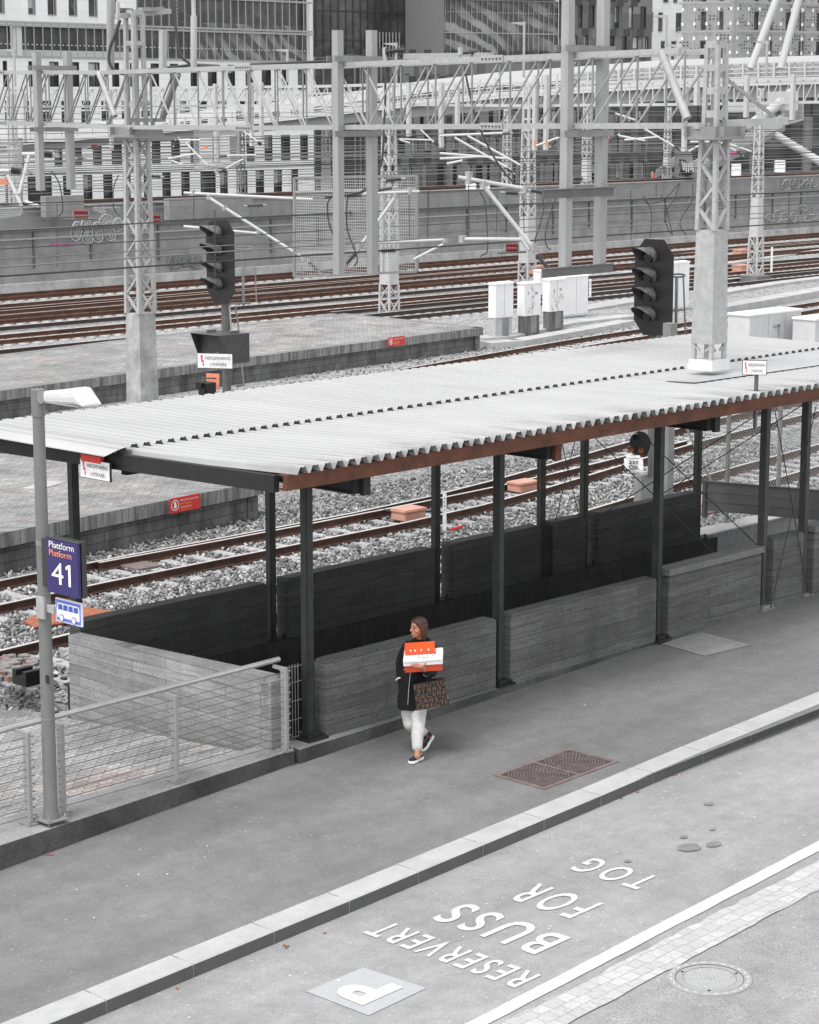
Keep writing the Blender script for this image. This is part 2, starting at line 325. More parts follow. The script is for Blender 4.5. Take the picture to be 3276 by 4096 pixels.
# ---------------------------------------------------------------- mesh builder
OFF = {}
class MB:
    def __init__(s): s.v = []; s.f = []; s.m = []; s.mi = 0; s.sm = set()
    def mat(s, i): s.mi = i; return s
    def add(s, vs, fs, smooth=False):
        o = len(s.v); s.v += [tuple(x) for x in vs]
        for f in fs:
            if smooth: s.sm.add(len(s.f))
            s.f.append(tuple(i+o for i in f)); s.m.append(s.mi)
    def box(s, x0, x1, y0, y1, z0, z1):
        v = [(x, y, z) for x in (x0, x1) for y in (y0, y1) for z in (z0, z1)]
        s.add(v, [(0, 1, 3, 2), (4, 6, 7, 5), (0, 4, 5, 1), (2, 3, 7, 6), (0, 2, 6, 4), (1, 5, 7, 3)]); return s
    def obox(s, c, ax, ay, az):                  # centre and half axes
        c, ax, ay, az = map(Vector, (c, ax, ay, az))
        v = [c+ax*i+ay*j+az*k for i in (-1, 1) for j in (-1, 1) for k in (-1, 1)]
        s.add(v, [(0, 1, 3, 2), (4, 6, 7, 5), (0, 4, 5, 1), (2, 3, 7, 6), (0, 2, 6, 4), (1, 5, 7, 3)]); return s
    def bar(s, p, q, w, h=None, up=(0, 0, 1)):   # rectangular bar from p to q
        p, q = Vector(p), Vector(q); h = h or w; d = (q-p)
        if d.length < 1e-6: return s
        dn = d.normalized(); u = Vector(up)
        if abs(dn.dot(u)) > 0.98: u = Vector((1, 0, 0))
        a = dn.cross(u).normalized(); b = a.cross(dn)
        return s.obox((p+q)/2, d/2, a*w/2, b*h/2)
    def tube(s, pts, r, n=8, cap=True, smooth=True):
        pts = [Vector(p) for p in pts]; R = r if isinstance(r, (list, tuple)) else [r]*len(pts)
        rings = []; prev = None
        for i, p in enumerate(pts):
            d = (pts[min(i+1, len(pts)-1)]-pts[max(i-1, 0)])
            d = d.normalized() if d.length > 1e-9 else Vector((0, 0, 1))
            if prev is None:
                u = Vector((0, 0, 1)) if abs(d.z) < 0.9 else Vector((1, 0, 0)); a = d.cross(u).normalized()
            else:
                a = (prev-d*prev.dot(d)); a = a.normalized() if a.length > 1e-6 else d.orthogonal().normalized()
            prev = a; b = d.cross(a)
            rings.append([p+(a*cos(2*pi*k/n)+b*sin(2*pi*k/n))*R[i] for k in range(n)])
        vs = [x for r_ in rings for x in r_]; fs = []
        for i in range(len(rings)-1):
            for k in range(n):
                fs.append((i*n+k, i*n+(k+1) % n, (i+1)*n+(k+1) % n, (i+1)*n+k))
        s.add(vs, fs, smooth)
        if cap:
            s.add(rings[0], [tuple(range(n))[::-1]]); s.add(rings[-1], [tuple(range(n))])
        return s
    def prism(s, poly, e):                       # polygon (3d points) extruded by e
        e = Vector(e); n = len(poly); a = [Vector(p) for p in poly]; b = [p+e for p in a]
        s.add(a+b, [tuple(range(n))[::-1], tuple(range(n, 2*n))]+[(i, (i+1) % n, n+(i+1) % n, n+i) for i in range(n)]); return s
    def quad(s, a, b, c, d): s.add([a, b, c, d], [(0, 1, 2, 3)]); return s
    def build(s, name, mats, parent=None, origin=None, bevel=0.0):
        if not isinstance(mats, (list, tuple)): mats = [mats]
        V = np.array(s.v, dtype=float).reshape(-1, 3)
        if parent is not None: o = OFF[parent.name]
        elif origin is not None: o = Vector(origin)
        else:
            mn, mx = V.min(0), V.max(0); o = Vector(((mn[0]+mx[0])/2, (mn[1]+mx[1])/2, mn[2]))
        V = V-np.array(o)
        me = bpy.data.meshes.new(name); me.from_pydata([tuple(x) for x in V], [], s.f)
        for m in mats: me.materials.append(MATS[m])
        if len(mats) > 1: me.polygons.foreach_set('material_index', s.m)
        if s.sm:
            fl = [i in s.sm for i in range(len(s.f))]; me.polygons.foreach_set('use_smooth', fl)
        me.update()
        ob = bpy.data.objects.new(name, me); COL.objects.link(ob)
        if parent is not None: ob.parent = parent; OFF[ob.name] = o
        else: ob.location = o; OFF[ob.name] = o
        if bevel:
            bm = bmesh.new(); bm.from_mesh(me); bmesh.ops.remove_doubles(bm, verts=bm.verts, dist=1e-5)
            bmesh.ops.bevel(bm, geom=list(bm.edges), offset=bevel, segments=2, affect='EDGES', clamp_overlap=True); bm.to_mesh(me); bm.free()
        return ob
def tag(o, label=None, cat=None, group=None, kind=None):
    if label: o['label'] = label
    if cat: o['category'] = cat
    if group: o['group'] = group
    if kind: o['kind'] = kind
    return o
def thing(name, label, cat, loc, group=None):
    o = bpy.data.objects.new(name, None); o.empty_display_size = 0.2; COL.objects.link(o); o.location = loc; OFF[o.name] = Vector(loc)
    return tag(o, label, cat, group)
def struct(name, mb, mats, **k): return tag(mb.build(name, mats, **k), kind='structure')
def copy_tree(o, loc, label=None):
    def cp(x, par):
        c = x.copy(); COL.objects.link(c)
        if par is not None: c.parent = par
        for ch in KIDS.get(x.name, []): cp(ch, c)
        return c
    r = cp(o, None); r.location = loc; OFF[r.name] = Vector(loc)
    if label: r['label'] = label
    return r
KIDS = {}
def kids(o):
    for c in bpy.data.objects:
        if c.parent: KIDS.setdefault(c.parent.name, [])
    for k in list(KIDS): KIDS[k] = []
    for c in bpy.data.objects:
        if c.parent: KIDS.setdefault(c.parent.name, []).append(c)
def text(body, name, mat_, origin, xdir, ydir, size, parent=None, fit=None, depth=0.0, align='LEFT', bold=0.0, shear=0.0, sp=1.0):
    # writing as a flat mesh: lower left at origin; fit=(w,h) stretches it to a real width and height
    cu = bpy.data.curves.new(name, 'FONT'); cu.body = body; cu.size = 1.0; cu.offset = bold; cu.shear = shear; cu.space_character = sp
    tmp = bpy.data.objects.new('tmp', cu); COL.objects.link(tmp); bpy.context.view_layer.update()
    me = bpy.data.meshes.new_from_object(tmp.evaluated_get(bpy.context.evaluated_depsgraph_get()))
    bpy.data.objects.remove(tmp)
    V = np.array([v.co[:] for v in me.vertices]).reshape(-1, 3); mn, mx = V.min(0), V.max(0)
    if fit: sx, sy = fit[0]/(mx[0]-mn[0]), fit[1]/(mx[1]-mn[1])
    else: sx = sy = size
    X, Y, O = Vector(xdir).normalized(), Vector(ydir).normalized(), Vector(origin)
    if align == 'CENTER': O = O-X*(mx[0]-mn[0])*sx/2
    off = OFF[parent.name] if parent is not None else O
    for i, v in enumerate(me.vertices):
        v.co = O+X*(V[i, 0]-mn[0])*sx+Y*(V[i, 1]-mn[1])*sy-off
    me.materials.clear(); me.materials.append(MATS[mat_]); me.name = name
    ob = bpy.data.objects.new(name, me); COL.objects.link(ob)
    if parent is not None: ob.parent = parent
    else: ob.location = off
    OFF[ob.name] = off
    return ob
# ================================================================ SETTING
def sheet(pts, z=None):
    mb = MB(); mb.add([(p[0], p[1], (z if z is not None else p[2])) for p in pts], [tuple(range(len(pts)))]); return mb
ZR, ZG = -1.0, -1.2
mb = MB(); mb.add([(-900, 21.33, ZG-0.25), (900, 21.33, ZG-0.25), (900, 110, ZG-0.25), (-900, 110, ZG-0.25), (1000, 165, -3.15), (-900, 165, -3.15), (1500, 900, -3.2), (-900, 900, -3.2)], [(0, 1, 2, 3), (3, 2, 4, 5), (5, 4, 6, 7)])
struct('ground', mb, 'soil')
# stairwell floor and pit below the shelter
mb = MB(); mb.box(16.2, 60, 17.56, 21.0, -3.2, -3.0); struct('stairwell_floor', mb, 'concrete_plain')
# road (tilted 2 % along x)
def tsheet(poly, off): return sheet([(p[0], p[1], zp(p[0])+off) for p in poly])
S0, S1 = -60, 90
mb = MB()
mb.add([(S0, -40, zp(S0)-.13), (S1, -40, zp(S1)-.13), (S1, 14.2, zp(S1)-.13), (S0, 14.2, zp(S0)-.13)], [(0, 1, 2, 3)])
struct('road', mb, 'asphalt_road')
mb = tsheet([(S0, -40), (S1, -40), (S1, 10.9), (18, 10.98), (15, 10.76), (13, 10.7), (S0, 10.3)], -.126); struct('near_lane', mb, 'asphalt_lane')
# cobbled strip with an uneven edge
def kt(s): return 11.16+0.035*(s-12.8)
mb = MB(); r = random.Random(3); fr = []; bk = []; s = 0.0
while s < 40:
    fr.append((s, kt(s)-.42+r.uniform(-.012, .012), zp(s)-.119)); bk.append((s, kt(s)-.005+r.uniform(-.02, .02), zp(s)-.119)); s += .14
vs = fr+bk; n = len(fr); mb.add(vs, [(i, i+1, n+i+1, n+i) for i in range(n-1)]); struct('cobbled_strip', mb, 'cobble')
# lane line
def lt(s): return 11.245+0.045*(s-12.8)
mb = MB(); fr = []; bk = []; s = 0.0
while s < 40:
    fr.append((s, lt(s)-.0+r.uniform(-.006, .006), zp(s)-.121)); bk.append((s, lt(s)+.15+r.uniform(-.004, .004), zp(s)-.121)); s += .25
vs = fr+bk; n = len(fr); mb.add(vs, [(i, i+1, n+i+1, n+i) for i in range(n-1)]); tag(mb.build('lane_line', 'road_paint'), kind='structure')
# pavement
mb = tsheet([(S0, 13.95), (11, 14.0), (S1, 14.1), (S1, 17.6), (S0, 17.6)], -.004); struct('pavement', mb, 'asphalt_pavement')
mb = tsheet([(23.05, 17.3), (22.92, 16.48), (23.78, 16.35), (23.9, 17.25)], .003); struct('pavement_patch', mb, 'asphalt_road')
# kerb stones, one metre long with joints, top 0.3 wide
KT = [(-5, 14.0), (9.9, 14.02), (11.86, 13.80), (13.8, 13.84), (15.8, 13.91), (17.6, 13.97), (19.5, 14.06), (21.4, 14.11), (30, 14.3), (60, 14.9)]
KT[0] = (-5, 13.72); KT[1] = (9.9, 13.75)
def ktf(s):
    for (a, b), (c, d) in zip(KT, KT[1:]):
        if s <= c: return b+(d-b)*(s-a)/(c-a)
    return KT[-1][1]
mt, s = MB(), 2.92
for k in range(48):
    a, b = s+.005, s+.975; h = zp((a+b)/2)
    for q, (x0, x1) in enumerate(((a, b),)):
        y0, y1 = ktf(x0), ktf(x1); z0, z1 = zp(x0), zp(x1)
        e = .012
        V = [(x0, y0, z0-.30), (x1, y1, z1-.30), (x1, y1+.29, z1-.3), (x0, y0+.29, z0-.3),
             (x0, y0+.0, z0-e), (x1, y1+.0, z1-e), (x1, y1+.29, z1-e), (x0, y0+.29, z0-e),
             (x0+e*.5, y0+e, z0), (x1-e*.5, y1+e, z1), (x1-e*.5, y1+.29, z1), (x0+e*.5, y0+.29, z0)]
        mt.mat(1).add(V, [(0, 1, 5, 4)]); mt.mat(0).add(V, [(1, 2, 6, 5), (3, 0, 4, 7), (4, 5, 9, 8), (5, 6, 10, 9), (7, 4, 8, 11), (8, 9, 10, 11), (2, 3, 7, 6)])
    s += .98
struct('kerb', mt, ['granite', 'granite_shaded'])
mb = MB(); mb.add([(0, ktf(0)+.02, zp(0)-.2), (50, ktf(50)+.02, zp(50)-.2), (50, ktf(50)+.02, zp(50)-.012), (0, ktf(0)+.02, zp(0)-.012)], [(0, 1, 2, 3)])
pts = [(x, ktf(x)+.02) for x in range(0, 41, 2)]
mb = MB()
for (a, b), (c, d) in zip(pts, pts[1:]): mb.add([(a, b, zp(a)-.2), (c, d, zp(c)-.2), (c, d, zp(c)-.011), (a, b, zp(a)-.011), (c, d+.26, zp(c)-.011), (a, b+.26, zp(a)-.011)], [(0, 1, 2, 3), (3, 2, 4, 5)])
struct('kerb_bed', mb, 'joint')
# painted writing in the bay; letters stand with their tops towards -x and read towards +y
mkz = lambda s: zp(s)-.122
P = []
def road_text(word, s_base, s_top, t0, t1, bold=0.012, sp=1.3):
    z = mkz((s_base+s_top)/2)
    o = text(word, 'road_writing', 'road_paint', (s_base, t0, mkz(s_base)), (0, 1, 0), (-1, 0, -.02), 1, fit=(t1-t0, abs(s_base-s_top)), bold=bold, sp=sp)
    return tag(o, kind='structure')
road_text('RESERVERT', 13.80, 13.43, 11.56, 13.40, .014, 1.28); road_text('BUSS', 14.62, 14.09, 11.90, 13.18, .014, 1.3)
road_text('FOR', 15.46, 14.95, 12.20, 13.0, .012, 1.4); road_text('TOG', 16.36, 15.94, 12.19, 13.04, .012, 1.45)
mb = tsheet([(12.20, 12.10), (12.93, 12.12), (12.88, 12.84), (12.19, 12.84)], -.124); struct('parking_panel', mb, 'bay_panel')
o = text('P', 'road_writing', 'road_paint', (12.80, 12.27, zp(12.8)-.118), (0, 1, 0), (-1, 0, -.02), 1, fit=(.40, .50), bold=.045); tag(o, kind='structure')
def blob(c, a, b, n=22, seed=0, off=-.120):
    rr = random.Random(seed); m = MB(); q = [rr.uniform(.82, 1.1) for _ in range(n)]
    m.add([(c.x+a*q[i]*cos(2*pi*i/n), c.y+b*q[i]*sin(2*pi*i/n), zp(c.x+a*q[i]*cos(2*pi*i/n))+off) for i in range(n)], [tuple(range(n))]); return m
for i, (u, v, a, b) in enumerate([(2755, 3393, .13, .11), (2855, 3380, .10, .07), (2735, 3350, .05, .04), (2510, 3447, .04, .035), (2835, 3218, .06, .05), (2850, 3321, .04, .03)]):
    struct('oil_stain', blob(atp(u, v, -.13), a, b, seed=i), 'oil')
# plinth along the pavement edge (runs under fence and shelter)
def bt(s): return 16.95+.06*(s-12) if s < 19 else min(17.45, 17.37+.03*(s-19))
pl = [(4, bt(8)-.2), (12, 16.95), (14.16, 17.10), (16.2, 17.22)]
mb = MB()
for (a, b), (c, d) in zip(pl, pl[1:]):
    z0, z1 = zp(a)-.3, zp(c)-.3
    V = [(a, b, z0), (c, d, z1), (c, d, .15), (a, b, .15), (a, 17.62, .15), (c, 17.62, .15), (a, 17.62, -1), (c, 17.62, -1)]
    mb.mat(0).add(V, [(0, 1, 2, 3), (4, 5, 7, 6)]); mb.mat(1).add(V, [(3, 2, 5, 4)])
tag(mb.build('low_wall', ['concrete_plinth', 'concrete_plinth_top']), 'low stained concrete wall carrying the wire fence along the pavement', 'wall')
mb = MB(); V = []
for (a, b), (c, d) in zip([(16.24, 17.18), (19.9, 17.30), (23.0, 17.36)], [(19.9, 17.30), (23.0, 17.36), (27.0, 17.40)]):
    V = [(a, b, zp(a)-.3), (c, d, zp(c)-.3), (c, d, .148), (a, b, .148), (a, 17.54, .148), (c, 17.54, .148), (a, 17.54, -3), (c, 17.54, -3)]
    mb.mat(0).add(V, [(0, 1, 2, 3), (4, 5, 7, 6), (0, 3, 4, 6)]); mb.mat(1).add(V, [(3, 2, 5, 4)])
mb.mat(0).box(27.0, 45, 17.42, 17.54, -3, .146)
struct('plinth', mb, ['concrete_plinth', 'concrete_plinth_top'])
# near paving behind the fence
mb = MB(); mb.add([(-5, 17.60, .125), (15.82, 17.60, .125), (15.82, 21.6, -.17), (-5, 21.9, -.2)], [(0, 1, 2, 3)]); struct('paved_yard', mb, 'pavers_near')
mb = MB(); mb.add([(-5, 21.9, -.2), (15.82, 21.6, -.17), (15.9, 23.6, -.55), (16.0, 26.3, -1.1), (-5, 26.3, -1.1), (-5, 23.6, -.55)], [(0, 1, 2, 5), (5, 2, 3, 4)]); struct('bank', mb, 'fine_gravel')
# ballast sheets
mb = MB(); mb.add([(-120, 24.8, ZG-.002), (14.5, 24.8, ZG-.002), (15.9, 21.34, ZG-.002), (260, 21.34, ZG-.002), (260, 47, ZG-.002), (-120, 47, ZG-.002)], [tuple(range(6))]); struct('ballast_bed', mb, 'ballast')
mb = MB(); mb.add([(-200, 47, ZG), (420, 47, ZG), (420, 84, ZG), (-200, 84, ZG)], [(0, 1, 2, 3)]); struct('far_ballast_bed', mb, 'ballast_far')
# loose stone chips over the near ballast: nobody could count them
def chips(name, regs, n, size, seed, keep=None):
    rg = np.random.default_rng(seed); base = np.array([(-1, -.8, -.6), (1, -.7, -.5), (.9, .9, -.6), (-.8, 1, -.5), (-.6, -.5, .6), (.7, -.6, .5), (.5, .6, .7), (-.7, .5, .45)])
    F = [(0, 3, 2, 1), (4, 5, 6, 7), (0, 1, 5, 4), (1, 2, 6, 5), (2, 3, 7, 6), (3, 0, 4, 7)]
    Vs = []; tone = []
    ar = np.array([(b-a)*(d-c) for a, b, c, d in regs]); pick = rg.choice(len(regs), n, p=ar/ar.sum())
    R = np.array(regs)[pick]; x = R[:, 0]+(R[:, 1]-R[:, 0])*rg.random(n); y = R[:, 2]+(R[:, 3]-R[:, 2])*rg.random(n)
    if keep: ok = keep(x, y, rg); x, y = x[ok], y[ok]; n = len(x)
    sz = size*(.55+.75*rg.random(n)**1.5)
    for i in range(n):
        q = rg.normal(size=4); q /= np.linalg.norm(q); a, b, c, d = q
        M = np.array([[1-2*(c*c+d*d), 2*(b*c-a*d), 2*(b*d+a*c)], [2*(b*c+a*d), 1-2*(b*b+d*d), 2*(c*d-a*b)], [2*(b*d-a*c), 2*(c*d+a*b), 1-2*(b*b+c*c)]])
        w = (base*(1+.35*rg.normal(size=(8, 3))*.6))*np.array([1, .75, .6])*sz[i]/2
        Vs.append(w@M.T+np.array([x[i], y[i], ZG+.012+.025*rg.random()])); tone.append(rg.random())
    V = np.concatenate(Vs); Fa = (np.array(F)[None]+np.arange(n)[:, None, None]*8).reshape(-1, 4)
    me = bpy.data.meshes.new(name); me.vertices.add(len(V)); me.vertices.foreach_set('co', V.ravel())
    me.loops.add(Fa.size); me.loops.foreach_set('vertex_index', Fa.ravel()); me.polygons.add(len(Fa)); me.polygons.foreach_set('loop_start', np.arange(0, Fa.size, 4)); me.polygons.foreach_set('loop_total', np.full(len(Fa), 4))
    at_ = me.attributes.new('tone', 'FLOAT', 'POINT'); at_.data.foreach_set('value', np.repeat(np.array(tone), 8)); me.update(calc_edges=True); me.validate()
    me.materials.append(MATS['stone_chips']); o = bpy.data.objects.new(name, me); COL.objects.link(o); OFF[o.name] = Vector((0, 0, 0)); return tag(o, 'grey crushed stone ballast lying between and beside the near rails', 'gravel', kind='stuff')
T0 = [(15, 26.1), (26.4, 26.85), (33, 26.95), (38.6, 28.0), (46, 28.9), (80, 33)]
T1 = [(10, 30.0), (18, 30.3), (24, 30.65), (29, 30.6), (33, 30.6), (38, 31.5), (44, 32.8), (52, 33.9), (80, 36.6)]
def interp(pts, s):
    for (a, b), (c, d) in zip(pts, pts[1:]):
        if s <= c: return b+(d-b)*(s-a)/(c-a)
    (a, b), (c, d) = pts[-2:]; return b+(d-b)*(s-a)/(c-a)
def smooth_t(pts, s): return (interp(pts, s-2.5)+interp(pts, s)*2+interp(pts, s+2.5))/4
def slp_free(x, y, rg):
    ok = np.ones(len(x), bool)
    for P, v0 in ((T0, 19), (T1, 17)):
        yy = np.array([smooth_t(P, s) for s in x]); ph = np.abs((x-v0)/.62-np.floor((x-v0)/.62)-.5)*.62
        ok &= ~((np.abs(y-yy) < 1.22) & (ph < .14) & (rg.random(len(x)) < .82))
        ok &= ~(np.abs(np.abs(y-yy)-.7525) < .06)
    return ok
chips('track_gravel', [(16.5, 46, 21.4, 34.2), (14, 40, 27.2, 32.8), (17, 30, 27.5, 32)], 40000, .082, 5, slp_free)
chips('track_gravel', [(24, 60, 40.5, 49), (46, 80, 44, 52)], 9000, .085, 9)
bpy.data.objects['track_gravel.001']['label'] = 'pale crushed stone ballast along the track behind the shelter roof'
# ---------------------------------------------------------------- tracks
PROF = [(-.07, 0), (.07, 0), (.07, .015), (.012, .03), (.01, .115), (.035, .125), (.035, .155), (.028, .16), (-.028, .16), (-.035, .155), (-.035, .125), (-.01, .115), (-.012, .03), (-.07, .015)]
def interp(pts, s):
    for (a, b), (c, d) in zip(pts, pts[1:]):
        if s <= c: return b+(d-b)*(s-a)/(c-a)
    (a, b), (c, d) = pts[-2:]; return b+(d-b)*(s-a)/(c-a)
def smooth_t(pts, s): return (interp(pts, s-2.5)+interp(pts, s)*2+interp(pts, s+2.5))/4
def rail_mb(pts, off, s0, s1, step, wscale=1.0, top=True):
    mb = MB(); n = len(PROF); N = max(2, int((s1-s0)/step)); V = []
    for i in range(N+1):
        s = s0+(s1-s0)*i/N; y = smooth_t(pts, s)+off; V += [(s, y+p[0]*wscale, ZR-.16+p[1]) for p in PROF]
    for i in range(N):
        for k in range(n):
            mb.mat(1 if k in (6, 7, 8) else 0).add([], []); mb.f.append((i*n+k, i*n+(k+1) % n, (i+1)*n+(k+1) % n, (i+1)*n+k)); mb.m.append(mb.mi)
    mb.v = V; return mb
def track(label, pts, s0, s1, rust, slp, clip_, top='rail_top', stop_near=None, zoff=0.0, spacing=.62, vis=None):
    T = thing('railway_track', label, 'railway track', (s0, interp(pts, s0), ZR+zoff), 'railway tracks side by side')
    for off in (-.7525, .7525):
        a = s0 if not (stop_near and off < 0) else stop_near
        mb = rail_mb(pts, off, a, s1, 2.5)
        if zoff: mb.v = [(x, y, z+zoff) for x, y, z in mb.v]
        mb.build('rail', [rust, top], T)
    v0, v1 = vis or (s0, s1); n = int((v1-v0)/spacing)
    proto = None; rest = MB()
    def one(mb, s, y, dx=0):
        z = ZR-.16+zoff
        mb.mat(0).prism([(s-.13, y-1.25, z-.15), (s+.13, y-1.25, z-.15), (s+.1, y-1.25, z-.004), (s-.1, y-1.25, z-.004)], (0, 2.5, 0))
        if clip_:
            for o in (-.7525, .7525):
                for q in (-1, 1): mb.mat(1).box(s-.035, s+.035, y+o+q*.115-.045, y+o+q*.115+.045, z-.01, z+.032)
    for i in range(n):
        s = v0+(i+.5)*spacing; y = smooth_t(pts, s)
        if i < 100:
            if proto is None:
                m = MB(); one(m, s, y); proto = m.build('sleeper', [slp, 'clip'], T); ps, py = s, y
            else:
                c = proto.copy(); COL.objects.link(c); c.location = (s-ps, y-py, 0)
        else: one(rest, s, y)
    if rest.v: tag(rest.build('far_sleepers', [slp, 'clip'], T), kind='stuff')
    return T
T0 = [(15, 26.1), (26.4, 26.85), (33, 26.95), (38.6, 28.0), (46, 28.9), (80, 33)]
T1 = [(10, 30.0), (18, 30.3), (24, 30.65), (29, 30.6), (33, 30.6), (38, 31.5), (44, 32.8), (52, 33.9), (80, 36.6)]
T2 = [(0, 41.5), (22, 42.6), (31.5, 43.75), (46, 46.5), (55.7, 48.2), (62, 49.25), (71, 50.0), (80, 51.2), (110, 54), (150, 57)]
track('rusty track nearest the shelter wall, half hidden behind the dark back wall', T0, 16, 70, 'rail_rust', 'sleeper', True, stop_near=21, vis=(19, 60))
track('track between the shelter and the near platform with orange point motors beside it', T1, 8, 75, 'rail_rust', 'sleeper', True, vis=(17, 66))
track('bright rusty track running past the far platform edge behind the corrugated roof', T2, 15, 150, 'rail_rust_far', 'sleeper_far', True, vis=(27, 100))
for lab, tt, ru, top, s0, s1 in [('track directly behind the far platform, its near rail hidden', 61.0, 'rail_dark', 'rail_top', 30, 190),
        ('second track behind the far platform with dark brown rails', 65.1, 'rail_rust_far', 'rail_top', 30, 190), ('middle one of the five far tracks below the long wall', 71.1, 'rail_rust_far', 'rail_rust', 30, 200),
        ('second track in front of the long graffiti wall', 75.3, 'rail_rust_far', 'rail_top', 30, 200), ('farthest rusty track at the foot of the long concrete wall', 79.5, 'rail_rust_far', 'rail_rust', 30, 210)]:
    track(lab, [(0, tt), (60, tt), (200, tt+.3)], s0, s1, ru, 'sleeper_far', False, top=top, vis=(40, 150))
# extra running rails of the switches
for lab, pts, s0, s1, m in [('switch rail branching off beside the near platform track', [(24, 31.25), (30, 31.15), (36, 31.3), (46, 32.6)], 24.5, 44, 'rail_rust'),
        ('pair of diverging switch rails among the far tracks', [(40, 68.3), (60, 68.2), (90, 67.9), (130, 66)], 40, 130, 'rail_dark'),
        ('long dark crossover rail between the two rear tracks', [(40, 73.4), (70, 73.9), (100, 74.6), (140, 77)], 40, 140, 'rail_rust_far'),
        ('short crossover rail behind the white cabinets', [(60, 63.6), (80, 63.2), (110, 62.2)], 62, 110, 'rail_dark')]:
    tag(rail_mb(pts, 0, s0, s1, 2.5).build('switch_rail', [m, 'rail_top']), lab, 'rail')
# ---------------------------------------------------------------- platforms
def platform(poly, front, back, label, endw=None):
    t = thing('platform', label, 'platform', (poly[0][0], poly[0][1], ZG))
    z = -.4; mb = MB(); mb.add([(x, y, z) for x, y in poly], [tuple(range(len(poly)))]); mb.build('paving', 'pavers_platform', t)
    eb, wb_ = MB(), MB()
    for e in (front, back):
        for (a, b), (c, d) in zip(e, e[1:]):
            L = math.hypot(c-a, d-b); n = max(1, int(L/1.0)); nx, ny = (d-b)/L, -(c-a)/L      # outward normal for a front edge drawn left to right
            for i in range(n):
                p = (a+(c-a)*i/n, b+(d-b)*i/n); q = (a+(c-a)*(i+.992)/n, b+(d-b)*(i+.992)/n)
                eb.prism([(p[0]+nx*.04, p[1]+ny*.04, z-.27), (q[0]+nx*.04, q[1]+ny*.04, z-.27), (q[0]-nx*.3, q[1]-ny*.3, z-.27), (p[0]-nx*.3, p[1]-ny*.3, z-.27)], (0, 0, .275))
            wb_.prism([(a-nx*.12, b-ny*.12, ZG-.2), (c-nx*.12, d-ny*.12, ZG-.2), (c-nx*.35, d-ny*.35, ZG-.2), (a-nx*.35, b-ny*.35, ZG-.2)], (0, 0, z-.275-ZG+.2))
    eb.build('edge_stone', 'platform_edge', t, bevel=0); wb_.build('base_wall', 'block_wall', t)
    return t
PA = [(-30, 30.9), (15, 31.5), (23.1, 32.3), (30.2, 33.0), (31.6, 40.3), (-30, 37.0)]
platform(PA, [(-30, 30.9), (15, 31.5), (23.1, 32.3), (30.2, 33.0)], [(30.2, 33.0), (31.6, 40.3), (-30, 37.0)], 'near platform of worn grey pavers ending under the shelter roof')
PB = [(0, 45.9), (20, 47.6), (35, 48.85), (42, 49.7), (57.1, 50.9), (57.4, 58.4), (40, 56.0), (0, 50.5)]
platform(PB, [(0, 45.9), (20, 47.6), (35, 48.85), (42, 49.7), (57.1, 50.9)], [(57.1, 50.9), (57.4, 58.4), (40, 56.0), (0, 50.5)], 'far platform of grey pavers ending beside the white cabinets')
# red warning boards on the platform edges
def redboard(u0, u1, v0, t, lab):
    p = att(u0, v0, t)
    q = att(u1, v0, t); w = q.x-p.x; h = .30 if t < 40 else .30
    d = Vector((1, .09, 0)).normalized()
    o = thing('warning_board', lab, 'sign', (p.x, t, p.z-h), 'red prohibition boards on the platform edges')
    m = MB(); m.prism([(p.x, t, p.z-h), (p.x+w, t+.09*w, p.z-h), (p.x+w, t+.09*w, p.z), (p.x, t, p.z)], (0, .02, 0)); m.build('board', 'red_bright', o)
    X, Y = d, Vector((0, 0, 1)); O = Vector((p.x, t-.006, p.z-h))
    m = MB(); R, r_ = h*.36, h*.31; n = 24; c = O+X*h*.45+Y*h*.52
    ring = [c+(X*cos(2*pi*k/n)+Y*sin(2*pi*k/n))*R for k in range(n)]+[c+(X*cos(2*pi*k/n)+Y*sin(2*pi*k/n))*r_ for k in range(n)]
    m.add(ring, [(k, (k+1) % n, n+(k+1) % n, n+k) for k in range(n)])
    m.prism([c+X*a*h+Y*b*h for a, b in [(-.1, -.2), (.1, -.2), (.14, .0), (.11, .03), (.1, -.04), (.09, .05), (-.1, .05)]], (0, -.002, 0))
    for a in (-.075, -.025, .025, .07): m.obox(c+X*a*h+Y*h*.11, X*h*.02, Y*h*.10, Vector((0, .001, 0)))
    m.build('hand_symbol', 'white_paint', o)
    text('Forbudt å ferdes i sporområdet', 'writing', 'white_paint', O+X*h*.95+Y*h*.68, X, Y, 1, o, fit=(w-h*1.15, h*.17))
    text('Do not cross the line', 'writing', 'yellow_text', O+X*h*.95+Y*h*.47, X, Y, 1, o, fit=((w-h*1.2)*.62, h*.15))
    text('Overtredelse medfører anmeldelse', 'writing', 'white_paint', O+X*h*.95+Y*h*.27, X, Y, 1, o, fit=((w-h*1.2)*.62, h*.10))
    text('Trespassers will be prosecuted', 'writing', 'yellow_text', O+X*h*.95+Y*h*.12, X, Y, 1, o, fit=((w-h*1.2)*.56, h*.10))
    return o
redboard(680, 811, 1996, 32.52, 'red prohibition board with white hand on the near platform edge'); redboard(1553, 1626, 1351, 50.22, 'smaller-looking red prohibition board on the far platform edge')
